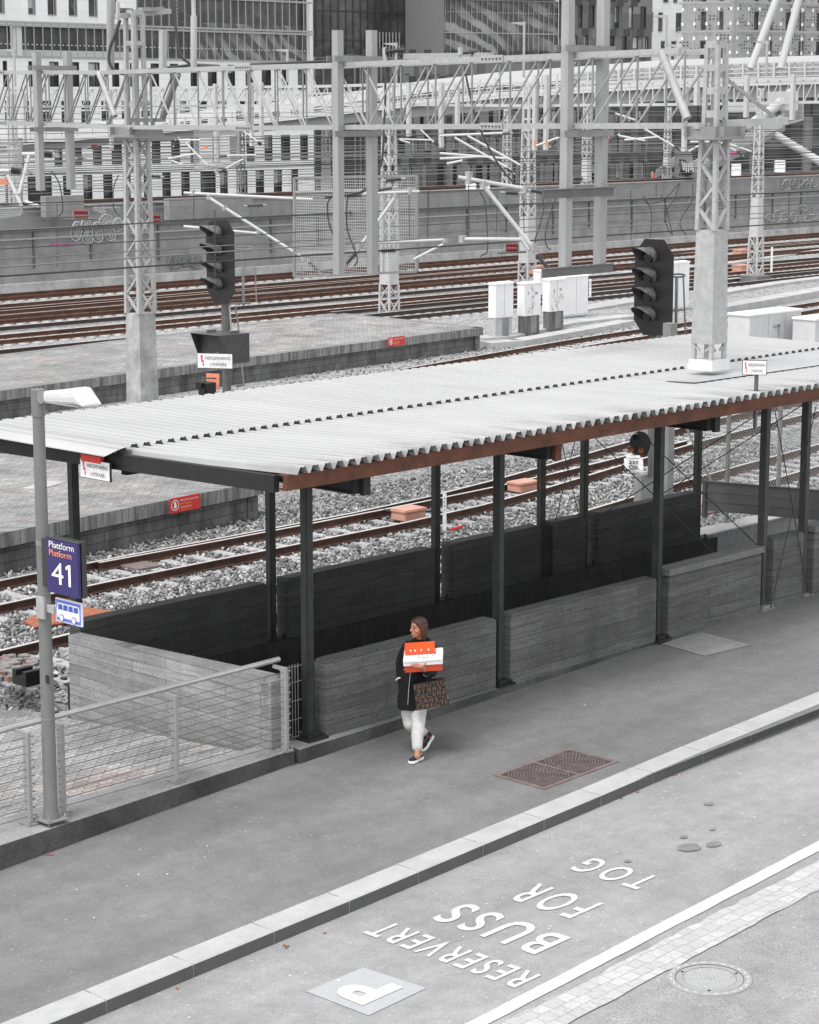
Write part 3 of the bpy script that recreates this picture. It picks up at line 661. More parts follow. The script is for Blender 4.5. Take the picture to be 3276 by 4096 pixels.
# ================================================================ SHELTER
SH = thing('platform_shelter', 'long open shelter with pale corrugated roof on dark green steel posts', 'shelter', (15.4, 16.3, .15))
RZ = 3.47; SE = 30.06
def corrug(s0, s1, t0, t1, z, pitch=.181, amp=.075, damage=False):
    V0 = []; s = s0; k = 0; X = []
    prof = [(0, 1), (.38, 1), (.44, .90), (.5, .90)]
    prof = [(0.0, 0), (.10, 0), (.12, .06), (.16, .06), (.18, 0), (.24, 0), (.44, 1), (.50, 1), (.53, .93), (.60, .93), (.63, 1), (.68, 1), (.88, 0)]
    prof = [(0, 0), (.16, 0), (.36, 1), (.48, 1), (.52, .93), (.62, .93), (.66, 1), (.78, 1)]
    while s < s1:
        for a, b in prof: X.append((s+a*pitch, b*amp))
        s += pitch
    X.append((s, 0)); mb = MB(); n = len(X); NT_ = 5
    for j in range(NT_+1):
        t = t0+(t1-t0)*j/NT_
        for x, h in X:
            zz = z+h-.11*min(1, max(0, (t-16.33)/2.85))
            mb.v.append((x, t, zz))
    for j in range(NT_):
        for i in range(n-1): mb.f.append((j*n+i, j*n+i+1, (j+1)*n+i+1, (j+1)*n+i)); mb.m.append(0)
    # underside 4 mm below gives the sheet a thickness
    o = len(mb.v); mb.v += [(x, y, z_-.004) for x, y, z_ in mb.v[:]]
    for f in mb.f[:]: mb.f.append(tuple(i+o for i in f[::-1])); mb.m.append(0)
    for i in range(n-1): mb.f.append((i, i+o, i+1+o, i+1)); mb.m.append(0)
    return mb
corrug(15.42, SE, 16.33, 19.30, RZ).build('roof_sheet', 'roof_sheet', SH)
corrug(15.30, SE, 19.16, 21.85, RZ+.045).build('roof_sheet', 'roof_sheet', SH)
mb = MB(); mb.v = [(15.20, 19.0, RZ-.01), (15.45, 19.05, RZ+.02), (15.48, 21.9, RZ+.02), (15.15, 21.9, RZ-.02), (15.10, 19.1, RZ-.08), (15.1, 21.9, RZ-.08)]
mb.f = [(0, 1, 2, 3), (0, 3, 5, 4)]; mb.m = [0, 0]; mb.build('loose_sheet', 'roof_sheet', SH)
mb = MB(); mb.box(15.36, SE, 16.40, 16.46, 3.295, 3.46); mb.box(15.36, SE, 16.46, 16.53, 3.295, 3.31); mb.box(15.36, SE, 16.46, 16.53, 3.445, 3.46); mb.build('fascia_beam', 'rusty_beam', SH)
mb = MB(); mb.prism([(15.30, 16.54, 3.27), (15.38, 16.54, 3.27), (15.38, 16.54, 3.45), (15.30, 16.54, 3.45)], (0, 5.3, -.11)); mb.box(15.5, SE, 21.6, 21.7, 3.12, 3.34); mb.box(15.5, SE, 19.2, 19.3, 3.12, 3.35); mb.build('edge_beam', 'dark_steel', SH)
FP = [16.62, 19.88, 23.11, 25.57, 26.60, 30.2, 33.5]; BP = [16.27, 19.54, 22.79, 25.15, 26.18, 29.15, 33]
for i, s in enumerate(FP[:5]):
    g_ = 'post_green' if i < 4 else 'post_grey'
    mb = MB(); mb.box(s-.055, s+.055, 17.38, 17.49, .22, 3.1); p = mb.build('post', 'post_grey' if i > 2 else 'post_green', SH, bevel=.01)
    mb = MB(); mb.box(s-.14, s+.17, 17.27, 17.56, .150, .175)
    for q in (-.09, .12): mb.tube([(s+q, 17.31, .175), (s+q, 17.31, .215)], .018, 6)
    mb.build('base_plate', 'dark_steel' if i < 3 else 'galv_mid', p)
    mb = MB(); mb.box(s-.10, s+.10, 17.33, 17.54, .176, .221); mb.build('foot_block', 'dark_steel' if i < 3 else 'galv_mid', p)
for s in BP[:6]:
    mb = MB(); mb.box(s-.052, s+.052, 21.14, 21.25, .17, 3.1); p = mb.build('post', 'post_green', SH, bevel=.01)
    mb = MB(); mb.box(s-.14, s+.17, 21.06, 21.33, .150, .17)
    for q in (-.10, .12): mb.tube([(s+q, 21.09, .17), (s+q, 21.09, .23)], .018, 6)
    mb.build('base_plate', 'dark_steel', p)
for i, s in enumerate([16.62, 19.88, 23.11]):
    mb = MB(); mb.box(s-.06, s+.06, 16.62, 21.6, 3.10, 3.24); mb.box(s-.09, s+.09, 16.62, 21.6, 3.24, 3.262); mb.box(s-.09, s+.09, 16.62, 21.6, 3.08, 3.10); b = mb.build('cross_beam', 'dark_steel', SH)
    mb = MB(); mb.box(s+.03, s+.14, 16.56, 16.615, 3.06, 3.262); mb.build('end_plate', 'rusty_beam' if i == 1 else 'dark_steel', b)
mb = MB(); mb.box(25.42, 26.75, 17.33, 17.54, 3.11, 3.27); mb.box(25.40, 25.75, 17.28, 17.6, 3.085, 3.11); mb.box(26.43, 26.78, 17.28, 17.6, 3.085, 3.11); mb.build('head_beam', 'post_grey', SH)
# wind bracing rods
def rod(a, b, nm='bracing_rod', r=.008): MB().tube([a, b], r, 6).build(nm, 'wire_dark', SH)
rod((25.15, 21.1, 3.0), (25.57, 17.5, .35)); rod((26.2, 21.1, 3.0), (26.6, 17.5, .35)); rod((25.6, 17.3, 3.0), (26.55, 17.3, .35)); rod((26.6, 17.28, 3.0), (25.65, 17.28, .3))
rod((25.15, 21.1, .55), (25.57, 17.5, 3.0)); rod((26.18, 21.1, .55), (26.6, 17.5, 3.0)); rod((25.2, 21.1, .5), (26.13, 21.1, 3.0)); rod((25.2, 21.1, 3.0), (26.13, 21.1, .5))
# damaged, bent sheet and flashing under the mast
mb = MB(); mb.add([(24.3, 17.75, RZ+.035), (SE, 17.55, RZ+.04), (SE, 18.6, RZ-.005), (25.2, 18.7, RZ-.005), (24.35, 18.3, RZ+.01)], [tuple(range(5))])
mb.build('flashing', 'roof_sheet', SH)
# red plate under the roof end
mb = MB(); p = ats(345, 1815, 15.28); q = ats(425, 1850, 15.28); mb.box(15.20, 15.25, q.y, p.y, q.z-.01, p.z+.01); mb.build('red_plate', 'red', SH)
# ---------------------------------------------------------------- concrete walls
def wallpanel(x0, x1, y0, y1, z0, z1, mat_, lab, cap=None, r=.04):
    t = thing('concrete_wall', lab, 'wall', ((x0+x1)/2, (y0+y1)/2, z0))
    mb = MB(); xm = x0 < x1
    mb.prism([(x0, y0, z0), (x1, y0, z0), (x1, y0, z1-r), (x1-r, y0, z1), (x0+r, y0, z1), (x0, y0, z1-r)], (0, y1-y0, 0))
    b = mb.build('wall_panel', mat_, t, bevel=.008)
    if y0 < 18 and x1-x0 > 1.5:
        for q in (.14, .62, .88): xx = x0+(x1-x0)*q; zz3 = z0+(z1-z0)*(.3 if q != .62 else .62); MB().tube([(xx, y0-.002, zz3), (xx, y0+.0, zz3)], .018, 10).build('tie_hole', 'joint', t)
    if cap: MB().box(x0-.02, x1+.02, y0-.03, y1+.03, z1+.002, z1+.09).build('coping', cap, t)
    return t
wallpanel(16.80, 19.74, 17.33, 17.52, .15, 1.04, 'concrete_front', 'board-marked concrete wall behind the woman, between two posts')
wallpanel(20.0, 22.98, 17.33, 17.52, .15, 1.04, 'concrete_front', 'longest board-marked concrete wall panel right of the woman')
wallpanel(23.24, 25.42, 17.33, 17.52, .12, 1.02, 'concrete_front', 'concrete wall panel with pale coping near the right frame edge', cap='concrete_cap')
wallpanel(25.70, 26.48, 17.33, 17.52, .10, 1.18, 'concrete_front', 'short stained concrete panel between the paired posts at right')
wallpanel(26.74, 34, 17.33, 17.52, .10, 1.12, 'concrete_front', 'concrete wall panel cut off by the right picture edge', cap='concrete_cap')
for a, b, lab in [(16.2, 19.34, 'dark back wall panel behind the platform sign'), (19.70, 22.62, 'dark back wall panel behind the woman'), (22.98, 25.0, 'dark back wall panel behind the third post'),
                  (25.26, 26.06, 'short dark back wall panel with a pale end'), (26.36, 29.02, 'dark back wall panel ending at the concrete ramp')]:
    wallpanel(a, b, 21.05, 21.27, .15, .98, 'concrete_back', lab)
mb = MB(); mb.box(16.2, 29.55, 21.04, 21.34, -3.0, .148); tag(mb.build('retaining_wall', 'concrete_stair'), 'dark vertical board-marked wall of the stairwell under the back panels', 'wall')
# end wall across the stair, towards the tracks
mb = MB(); mb.prism([(16.0, 17.56, 0), (16.0, 21.03, -.25), (16.0, 21.03, .86), (16.0, 17.56, .98), ], (.19, 0, 0))
mb.prism([(16.0, 17.38, .152), (16.0, 17.555, .152), (16.0, 17.555, .98), (16.0, 17.42, .98), (16.0, 17.38, .94)], (.19, 0, 0)); mb.prism([(16.0, 17.56, -.01), (16.0, 21.5, -.3), (16.0, 21.5, -3), (16.0, 17.56, -3)], (.19, 0, 0))
tag(mb.build('end_wall', 'concrete_end'), 'pale board-marked concrete wall crossing the paved yard behind the fence', 'wall')
# mesh infill beside the first post
g1 = MB()
for i in range(7): g1.bar((16.22+.045*i, 17.46, .16), (16.22+.045*i, 17.46, 1.05), .006)
for z in (.2, .4, .62, .84, 1.02): g1.bar((16.2, 17.465, z), (16.55, 17.465, z), .006)
tag(g1.build('mesh_infill', 'galv_mid'), 'small welded wire mesh filling the gap beside the first post', 'fence')
# ramp wall at the right end and grey louvred panel
mb = MB(); mb.box(29.56, 45, 21.6, 22.0, -3.0, .02); mb.mat(1).box(29.56, 45, 21.58, 22.03, .022, .05); tag(mb.build('ramp_wall', ['concrete_plain', 'concrete_light']), 'light smooth concrete wall behind the grey slatted panel', 'wall')
basic('slat_grey', .16, .6, .12, 3, .05)
LP = thing('slatted_panel', 'grey horizontal slatted metal panel hung above the concrete ramp wall', 'panel', (30.2, 21.5, -.1))
a = Vector((28.9, 19.9, .0)); 
p0 = att(2822, 1925, 21.5); p1 = att(3276, 2010, 19.6)
dv = (p1-p0); dv.z = 0; zb = p0.z-.5; nrm = Vector((dv.y, -dv.x, 0)).normalized()
mb = MB()
for k in range(3):
    z1 = p0.z-.02-k*.16; q0, q1 = p0.copy(), p0+dv*1.6
    mb.prism([(q0.x, q0.y, z1-.155), (q0.x+nrm.x*.03, q0.y+nrm.y*.03, z1-.155), (q0.x+nrm.x*.008, q0.y+nrm.y*.008, z1), (q0.x, q0.y, z1)], dv*1.6)
mb.build('slats', 'slat_grey', LP)
mb = MB(); mb.bar(p0+Vector((0, 0, -.62)), p0+Vector((0, 0, .02)), .07); mb.bar(p0+nrm*.01, p0+dv*1.6+nrm*.01, .08, .03); mb.build('frame', 'galv_dark', LP)
# chain-link fence
def chainlink():
    t = Vector((0, 0, 0)); T = thing('chain_link_fence', 'thin chain-link fence on round grey posts behind the slatted panel', 'fence', (29.8, 21.8, .05))
    for u, v, lean in ((2905, 2085, 0), (3110, 2040, 0)):
        b = at(u, v, .05); MB().tube([b, b+Vector((0, 0, 2.6))], .04, 10).build('post', 'galv_mid', T)
        MB().box(b.x-.12, b.x+.12, b.y-.1, b.y+.1, .052, .07).build('base_plate', 'galv_mid', T)
    b = at(2905, 2085, .05); MB().bar(b+Vector((-.35, .7, 1.7)), b+Vector((0, 0.05, .2)), .04).build('brace', 'galv_mid', T)
    a = at(2800, 2110, .05); e = at(3400, 1980, .05); d = e-a; L = d.length; d.normalize(); m = MB(); s_ = .075; n = int((L+2.6)/s_)
    for k in range(n):
        for sg in (1, -1):
            x0 = k*s_-(2.6 if sg > 0 else 0); x1 = x0+sg*2.6; z0, z1 = 0.02, 2.6
            lo, hi = min(x0, x1), max(x0, x1)
            c0, c1 = max(0, lo), min(L, hi)
            if c1-c0 < .05: continue
            f0, f1 = (c0-x0)/(x1-x0), (c1-x0)/(x1-x0)
            m.bar(a+d*c0+Vector((0, 0, z0+(z1-z0)*f0)), a+d*c1+Vector((0, 0, z0+(z1-z0)*f1)), .0045)
    m.build('wire_mesh', 'galv_light', T)
chainlink()
# ================================================================ FENCE WITH WIRES
RF = thing('wire_fence', 'grey steel railing with round handrail and horizontal wires on the low wall', 'fence', (14.5, 17.25, .15))
PS = [9.6, 11.1, 12.58, 13.0, 14.50, 16.10]
for s in PS:
    mb = MB(); mb.box(s-.018, s+.018, 17.22, 17.31, .17, 1.11); mb.box(s-.018, s+.018, 17.311, 17.44, 1.075, 1.11)
    p = mb.build('post', 'fence_grey', RF)
    mb = MB(); mb.box(s-.06, s+.06, 17.18, 17.35, .151, .17)
    for q in (-.045, .045): mb.tube([(s+q, 17.2, .17), (s+q, 17.2, .2)], .012, 6)
    mb.build('foot_plate', 'galv_mid', p)
MB().tube([(4, 17.46, 1.09), (12.0, 17.46, 1.115), (16.2, 17.46, 1.15)], .03, 14).build('handrail', 'handrail', RF)
for i in range(11):
    z = .235+i*.082
    for a, b in ((4, 12.62), (12.96, 16.14)):
        MB().tube([(a, 17.265, z), (b, 17.265, z)], .0042, 6).build('wire', 'wire_steel', RF)
for s in (12.60, 13.02, 16.12):
    for i in range(11): MB().tube([(s-.02, 17.265, .235+i*.082), (s+.07, 17.265, .235+i*.082)], .008, 6).build('tensioner', 'fence_grey', RF)
# ================================================================ LAMP POST AND SIGNS
LX, LY = 12.76, 17.14
LPo = thing('street_lamp', 'grey lamp post with white angled head carrying the platform and bus signs', 'street lamp', (LX, LY, .15))
MB().tube([(LX, LY, .2), (LX, LY, .32), (LX, LY, 1.25), (LX, LY, 4.35)], [.085, .072, .068, .058], 20).build('pole', 'pole_grey', LPo)
MB().tube([(LX, LY, 1.235), (LX, LY, 1.25)], [.071, .066], 20).build('joint_ring', 'pole_grey', LPo)
mb = MB(); mb.box(LX-.13, LX+.13, LY-.13, LY+.13, .19, .205)
for a in (-.1, .1):
    for b in (-.1, .1): mb.tube([(LX+a, LY+b, .155), (LX+a, LY+b, .25)], .012, 6)
mb.build('base_plate', 'galv_mid', LPo, bevel=.003)
MB().tube([(LX, LY, 4.28), (LX, LY, 4.54)], .068, 20).build('collar', 'pole_grey', LPo)
h = MB(); h.box(LX-.05, LX+.05, LY-.16, LY-.062, 4.42, 4.53); h.tube([(LX-.06, LY-.12, 4.475), (LX+.06, LY-.12, 4.475)], .06, 14); h.build('bracket', 'galv_mid', LPo)
def head():
    m = MB(); Y0, Y1 = LY-.155, 16.30; rings = []; N = 18
    prof = [(0.0, .05, 4.44, 4.53), (.04, .07, 4.425, 4.545), (.4, .10, 4.435, 4.58), (.78, .12, 4.45, 4.625), (.80, .12, 4.452, 4.625), (1.0, .115, 4.455, 4.475)]
    for f, w, zb, zt in prof:
        y = Y0+(Y1-Y0)*f; c = (zb+zt)/2; hh = (zt-zb)/2
        ring = []
        for k in range(N):
            a = 2*pi*k/N; cx, cz = cos(a), sin(a)
            ring.append((LX+w*math.copysign(abs(cx)**.6, cx), y, c+hh*math.copysign(abs(cz)**.6, cz)))
        rings.append(ring)
    vs = [x for r_ in rings for x in r_]; fs = [(i*N+k, i*N+(k+1) % N, (i+1)*N+(k+1) % N, (i+1)*N+k) for i in range(len(rings)-1) for k in range(N)]
    m.add(vs, fs, False); m.add(rings[0], [tuple(range(N))]); m.add(rings[-1], [tuple(range(N))[::-1]]); return m
head().build('lamp_head', 'cabinet_grey', LPo)
m = MB(); m.box(LX-.09, LX+.09, 16.40, LY-.25, 4.44, 4.456); m.build('lamp_glass', 'galv_light', LPo)
m = MB()
for z in (2.42, 3.0):
    m.tube([(LX, LY, z), (LX, LY, z+.05)], .066, 18)
m.build('clamp', 'galv_mid', LPo)
m = MB(); m.box(LX-.048, LX-.04, LY-.10, LY-.04, 1.62, 1.70); m.build('sticker', 'black_text', LPo)
# platform sign: two plates facing -x / +x
PSg = thing('platform_sign', 'dark blue sign reading Plattform Platform 41 on the lamp post', 'sign', (LX, LY-.33, 2.55))
yA, yB = 16.95, 16.455; zA, zB = 2.58, 3.12; xs = LX-.10
MB().box(xs, xs+.035, yB, yA, zA, zB).build('panel', 'navy', PSg, bevel=.004)
MB().box(xs+.055, xs+.09, yB-.01, yA-.05, zA+.01, zB+.01).build('rear_panel', 'black_text', PSg)
fr = MB(); fr.box(xs+.036, xs+.092, yB-.016, yB-.011, zA, zB+.012); fr.box(xs-.003, xs+.04, yB-.011, yA, zB+.001, zB+.008); fr.box(xs+.036, xs+.054, yA-.08, yA+.12, zA+.03, zB-.03); fr.build('frame', 'wire_dark', PSg)
X, Y = Vector((0, -1, 0)), Vector((0, 0, 1)); O = Vector((xs-.004, yA, zA))
def tw(w, m_, y, z, ww, hh, b=.012): text(w, 'writing', m_, O+X*y+Y*z, X, Y, 1, PSg, fit=(ww, hh), bold=b)
tw('Plattform', 'white_paint', .05, .452, .39, .064, .002); tw('Platform', 'orange_text', .05, .372, .35, .064, .002); tw('4', 'white_paint', .08, .10, .185, .215, .0)
m = MB(); Q = lambda a, b: O+X*a+Y*b
m.prism([Q(.345, .10), Q(.382, .10), Q(.382, .315), Q(.352, .315), Q(.305, .29), Q(.305, .258), Q(.345, .275)], (-.001, 0, 0)); m.build('writing', 'white_paint', PSg)
BS = thing('bus_sign', 'light blue bus stop sign with white bus below the platform sign', 'sign', (LX, LY-.35, 2.27))
yA2, yB2 = 16.92, 16.51; zA2, zB2 = 2.28, 2.515; xs2 = LX-.03
MB().box(xs2, xs2+.02, yB2, yA2, zA2, zB2).build('plate', 'sign_pale', BS, bevel=.003)
MB().box(xs2-.003, xs2-.0005, yB2+.014, yA2-.014, zA2+.014, zB2-.014).build('face', 'bus_blue', BS)
O2 = Vector((xs2-.006, yA2, zA2)); bm_ = MB(); pt = lambda a, b, d=0: O2+X*(a*.955)+Y*(b*.95-.048)+Vector((-d, 0, 0))
bm_.prism([pt(.03, .10), (pt(.40, .10)), pt(.40, .235), pt(.385, .255), pt(.045, .255), pt(.03, .19)], (.002, 0, 0)); bm_.build('bus_symbol', 'sign_pale', BS)
m = MB()
for a0 in (.05, .135, .22, .305): m.prism([pt(a0, .185, .002), pt(a0+.073, .185, .002), pt(a0+.073, .24, .002), pt(a0+.008, .24, .002)], (.001, 0, 0))
m.build('bus_windows', 'bus_blue_dark', BS)
for cx in (.11, .31):
    m = MB(); m.prism([pt(cx+.038*cos(k*pi/10), .10+.038*sin(k*pi/10), .004) for k in range(20)], (.001, 0, 0)); m.build('wheel_ring', 'bus_blue_dark', BS)
    m = MB(); m.prism([pt(cx+.030*cos(k*pi/10), .10+.030*sin(k*pi/10), .006) for k in range(20)], (.001, 0, 0)); m.build('wheel', 'sign_pale', BS)
m = MB(); m.box(LX-.05, LX-.01, 16.921, LY-.06, 2.35, 2.42); m.box(LX-.085, LX-.06, LY-.10, LY+.02, 2.28, 2.50); m.build('bracket', 'galv_light', BS)
# high-voltage signs
def hv(u0, u1, v0, v1, s, lab, pole=None, faceang=0.0, rust=True):
    a, b = ats(u0, (v0+v1)/2, s), ats(u1, (v0+v1)/2, s)
    zt, zb_ = ats((u0+u1)/2, v0, s).z, ats((u0+u1)/2, v1, s).z
    w = (a-b).length; c = (a+b)/2; c.z = zb_; h_ = zt-zb_
    T = thing('warning_sign', lab, 'sign', c, 'high voltage warning signs')
    X_ = Vector((sin(faceang), -cos(faceang), 0)); N_ = Vector((-cos(faceang), -sin(faceang), 0)); w = w
    m = MB(); m.obox(c+Vector((0, 0, h_/2)), X_*w/2, N_*.012, Vector((0, 0, h_/2))); m.build('rim', 'dark_steel', T)
    m = MB(); m.obox(c+Vector((0, 0, h_/2))+N_*.014, X_*(w/2-.008), N_*.003, Vector((0, 0, h_/2-.008))); m.build('plate', 'sign_white', T)
    O_ = c-X_*w/2+N_*.019
    text('HØGSPENNING', 'writing', 'black_text', O_+X_*w*.24+Vector((0, 0, h_*.58)), X_, (0, 0, 1), 1, T, fit=(w*.70, h_*.20)); text('LIVSFARE', 'writing', 'black_text', O_+X_*w*.36+Vector((0, 0, h_*.18)), X_, (0, 0, 1), 1, T, fit=(w*.47, h_*.19))
    m = MB(); q = lambda x, y: O_+X_*w*x+Vector((0, 0, h_*y))
    m.prism([q(.10, .85), q(.16, .85), q(.15, .52), q(.185, .56), q(.185, .30), q(.205, .32), q(.18, .12), q(.15, .32), q(.17, .32), q(.17, .42), q(.125, .38)], -N_*.002); m.build('lightning_symbol', 'red_bright', T)
    if pole: 
        pm = MB(); pm.box(c.x+.03, c.x+.07, c.y-.02, c.y+.02, pole, zb_+h_*.6); pm.build('pole', 'galv_dark', T)
    return T
hv(325, 443, 1840, 1918, 15.22, 'stained high voltage sign hanging under the left end of the roof')
hv(812, 910, 1413, 1474, 24.0, 'high voltage sign on a thin pole in front of the dark signal box', pole=3.2, faceang=.55)
hv(2978, 3059, 1440, 1500, 23.9, 'high voltage sign on a pole at the right roof edge', pole=3.02, faceang=.62)
# ================================================================ FAR WALLS
FW = thing('retaining_wall', 'long grey panelled concrete wall with graffiti behind all the tracks', 'wall', (60, 82, ZG))
wt = lambda s: 1.62+.0012*(s-59)
def longbox(mb, s0, s1, t0, t1, za, zb, n=12):
    for i in range(n):
        a, b = s0+(s1-s0)*i/n, s0+(s1-s0)*(i+1)/n
        mb.prism([(a, t0, za(a)), (b, t0, za(b)), (b, t0, zb(b)), (a, t0, zb(a))], (0, t1-t0, 0))
c_ = lambda z: (lambda s: z)
mb = MB(); longbox(mb, 20, 220, 82.0, 82.4, c_(-1.0), lambda s: wt(s)-.05); mb.build('wall_panels', 'concrete_plain', FW)
mb = MB(); longbox(mb, 20, 220, 81.8, 82.5, lambda s: wt(s)-.05, lambda s: wt(s)+.05); mb.build('dark_cap', 'galv_dark', FW)
mb = MB(); longbox(mb, 20, 220, 81.6, 82.6, c_(-1.3), c_(-.75)); mb.build('footing', 'concrete_ledge', FW)
mb = MB(); s = 24.0; k = 0
while s < 215:
    mb.box(s, s+.09, 81.92, 81.996, .15 if k % 2 else -.1, wt(s)-.06); s += 4.1 if k % 2 else 3.3; k += 1
mb.build('wall_ribs', 'galv_dark', FW)
mb = MB(); longbox(mb, 20, 220, 81.95, 81.997, c_(.42), c_(.47)); longbox(mb, 20, 220, 81.95, 81.997, c_(1.05), c_(1.085)); mb.build('seams', 'galv_mid', FW)
mb = MB(); longbox(mb, 20, 220, 81.90, 81.95, lambda s: wt(s)-.42, lambda s: wt(s)-.34); mb.build('pipe', 'galv_light', FW)
def graffiti(T, segs, d_t, mat_, r, rr):
    for (u0, v0, w, h, n, sd_) in segs:
        rnd = random.Random(sd_); pts = []; x = 0.0
        for i in range(n*5):
            f = i/(n*5-1); a = f*n*2*pi
            pts.append(att(u0+w*f+w/n*.42*sin(a), v0-h*.5+h*.5*cos(a)*(.75+.25*sin(3*f+sd_)), d_t))
        MB().tube(pts, rr, 4, smooth=False).build('graffiti', mat_, T)
graffiti(FW, [(285, 965, 200, 75, 5, 1), (400, 935, 90, 60, 3, 2), (2080+600, 950, 0.1, .1, 1, 1)][:2], 81.93, 'galv_light', 0, .022)
graffiti(FW, [(200, 985, 90, 16, 7, 4)], 81.93, 'pink', 0, .018) if 'pink' in MATS else None
graffiti(FW, [(3065, 895, 130, 55, 6, 3), (3215, 860, 45, 40, 3, 5)], 81.93, 'galv_light', 0, .02)
graffiti(FW, [(680, 1082, 90, 60, 3, 8)], 81.93, 'galv_dark', 0, .02)
UW = thing('upper_wall', 'upper grey concrete wall set back behind the long graffiti wall', 'wall', (80, 84, 1.2))
wu = lambda s: 2.55+(.35 if s < 72 else 0)
mb = MB(); longbox(mb, 20, 240, 84, 84.35, c_(.2), lambda s: 2.5); mb.build('wall_panels', 'concrete_cap2', UW)
mb = MB(); s = 22.0
while s < 235: mb.box(s, s+.08, 83.93, 83.998, .9, 2.48); s += 5.2
mb.build('wall_ribs', 'galv_mid', UW)
mb = MB(); longbox(mb, 20, 240, 83.9, 84.45, c_(2.5), c_(2.56)); mb.build('coping', 'concrete_plain', UW)
graffiti(UW, [(3130, 745, 60, 36, 3, 11), (3200, 745, 60, 36, 3, 13)], 83.9, 'galv_light', 0, .03)
mb = MB(); mb.box(20, 260, 84.4, 91, -1.5, 2.35); struct('embankment', mb, 'ballast_far')
ZR_keep = ZR
track('elevated track running on top of the upper wall', [(0, 87.2), (300, 87.4)], 20, 260, 'rail_rust_far', 'sleeper_far', False, zoff=3.6, vis=(40, 120))
for u0, u1, va, vb in ((665, 1000, 795, 880), (172, 325, 785, 868)):
    a, b = att(u0, va, 83.2), att(u1, va, 83.2); lo = att(u0, vb, 83.2)
    tag(MB().box(a.x, b.x, 83.0, 83.4, lo.z, a.z).build('wall_screen', 'concrete_plain'), 'plain grey screen panel standing above the graffiti wall' + (' behind the left signal' if u0 > 600 else ' near the left edge'), 'wall')
# ================================================================ MASTS AND PORTALS
def lattice(T, x, y, za, zb, wa, wb, m='galv', leg=.055, brace=.03, pitch=None):
    f = lambda z: wa+(wb-wa)*(z-za)/(zb-za); mb = MB()
    for a in (-1, 1):
        for b in (-1, 1): MB().bar((x+a*wa/2, y+b*wa/2, za), (x+a*wb/2, y+b*wb/2, zb), leg).build('leg', m, T)
    n = max(2, int(round((zb-za)/(pitch or (wa+wb)*.65)))); br = MB()
    for i in range(n):
        z0, z1 = za+(zb-za)*i/n, za+(zb-za)*(i+1)/n; w0, w1 = f(z0)/2, f(z1)/2; sg = 1 if i % 2 else -1
        for q in (-1, 1):
            br.bar((x+sg*w0, y+q*w0, z0), (x-sg*w1, y+q*w1, z1), brace); br.bar((x+q*w0, y+sg*w0, z0), (x+q*w1, y-sg*w1, z1), brace)
    br.build('bracing', m, T)
def cladbox(T, x, y, za, zb, wa, wb, m='galv', nm='cladding'):
    mb = MB(); V = [(x+a*w/2, y+b*w/2, z) for z, w in ((za, wa), (zb, wb)) for a, b in ((-1, -1), (1, -1), (1, 1), (-1, 1))]
    mb.add(V, [(3, 2, 1, 0), (4, 5, 6, 7), (0, 1, 5, 4), (1, 2, 6, 5), (2, 3, 7, 6), (3, 0, 4, 7)]); return mb.build(nm, m, T)
def solidtop(T, x, y, za, zb, w, m='galv'):
    for a in (-1, 1):
        for b in (-1, 1): MB().bar((x+a*w/2, y+b*w/2, za), (x+a*w*.85/2, y+b*w*.85/2, zb), w*.28).build('column', m, T)
    mb = MB(); n = 4
    for i in range(n+1):
        z = za+(zb-za)*i/n; mb.box(x-w*.42, x+w*.42, y-w*.56, y-w*.50, z-.05, z+.05); mb.box(x-w*.56, x-w*.50, y-w*.42, y+w*.42, z-.05, z+.05); mb.box(x-w*.42, x+w*.42, y+w*.50, y+w*.56, z-.05, z+.05)
    mb.build('batten', m, T)
X1, Y1, X2, Y2 = 29.7, 36.2, 25.4, 18.32
zv = lambda v, x, y: (lambda d: d)(0)
def z_at(u, v, x, y):             # height of the pixel row v at the ground spot x, y
    dep = x*FX+y*FY; r = ray(u, v); return CH+r.z*dep/ (r.x*FX+r.y*FY)
# right mast standing through the roof
MR = thing('catenary_mast', 'big grey steel mast rising through the corrugated roof at right', 'mast', (X2, Y2, 3.5), 'near catenary masts')
zz = lambda v: z_at(2825, v, X2, Y2)
cladbox(MR, X2, Y2, RZ+.08, zz(1435), .44, .40, 'cabinet_grey', 'foot_box')
for a in (-1, 1):
    for b in (-1, 1): MB().bar((X2+a*.15, Y2+b*.15, zz(1435)), (X2+a*.15, Y2+b*.15, zz(1368)), .055).build('leg', 'galv', MR)
m = MB()
for a in (-1, 1): m.bar((X2+a*.15, Y2-.15, zz(1380)), (X2+a*.05, Y2-.15, zz(1400)), .03); m.bar((X2-.15, Y2+a*.15, zz(1380)), (X2-.15, Y2+a*.05, zz(1400)), .03)
m.build('bracing', 'galv', MR)
cladbox(MR, X2, Y2, zz(1372), zz(920), .365, .315, 'galv')
lattice(MR, X2, Y2, zz(920), zz(560), .29, .25, 'galv', .06, .04, .34)
m = MB(); m.box(X2-.30, X2+.30, Y2-.30, Y2+.30, zz(558), zz(545)); m.box(X2-.34, X2+.34, Y2-.26, Y2-.24, zz(545), zz(505)); m.box(X2-.34, X2+.34, Y2+.24, Y2+.26, zz(545), zz(505)); m.box(X2-.26, X2-.24, Y2-.34, Y2+.34, zz(545), zz(505)); m.box(X2+.24, X2+.26, Y2-.34, Y2+.34, zz(545), zz(505)); m.build('bracket', 'galv_mid', MR)
solidtop(MR, X2, Y2, zz(548), zz(178), .21, 'galv')
ML = thing('catenary_mast', 'tall grey lattice mast with rough painted base on the near platform', 'mast', (X1, Y1, -.4), 'near catenary masts')
zz1 = lambda v: z_at(580, v, X1, Y1)
cladbox(ML, X1, Y1, -.39, -.33, .75, .75, 'galv_mid', 'base_plate')
cladbox(ML, X1, Y1, -.33, zz1(1252), .52, .44, 'mast_base')
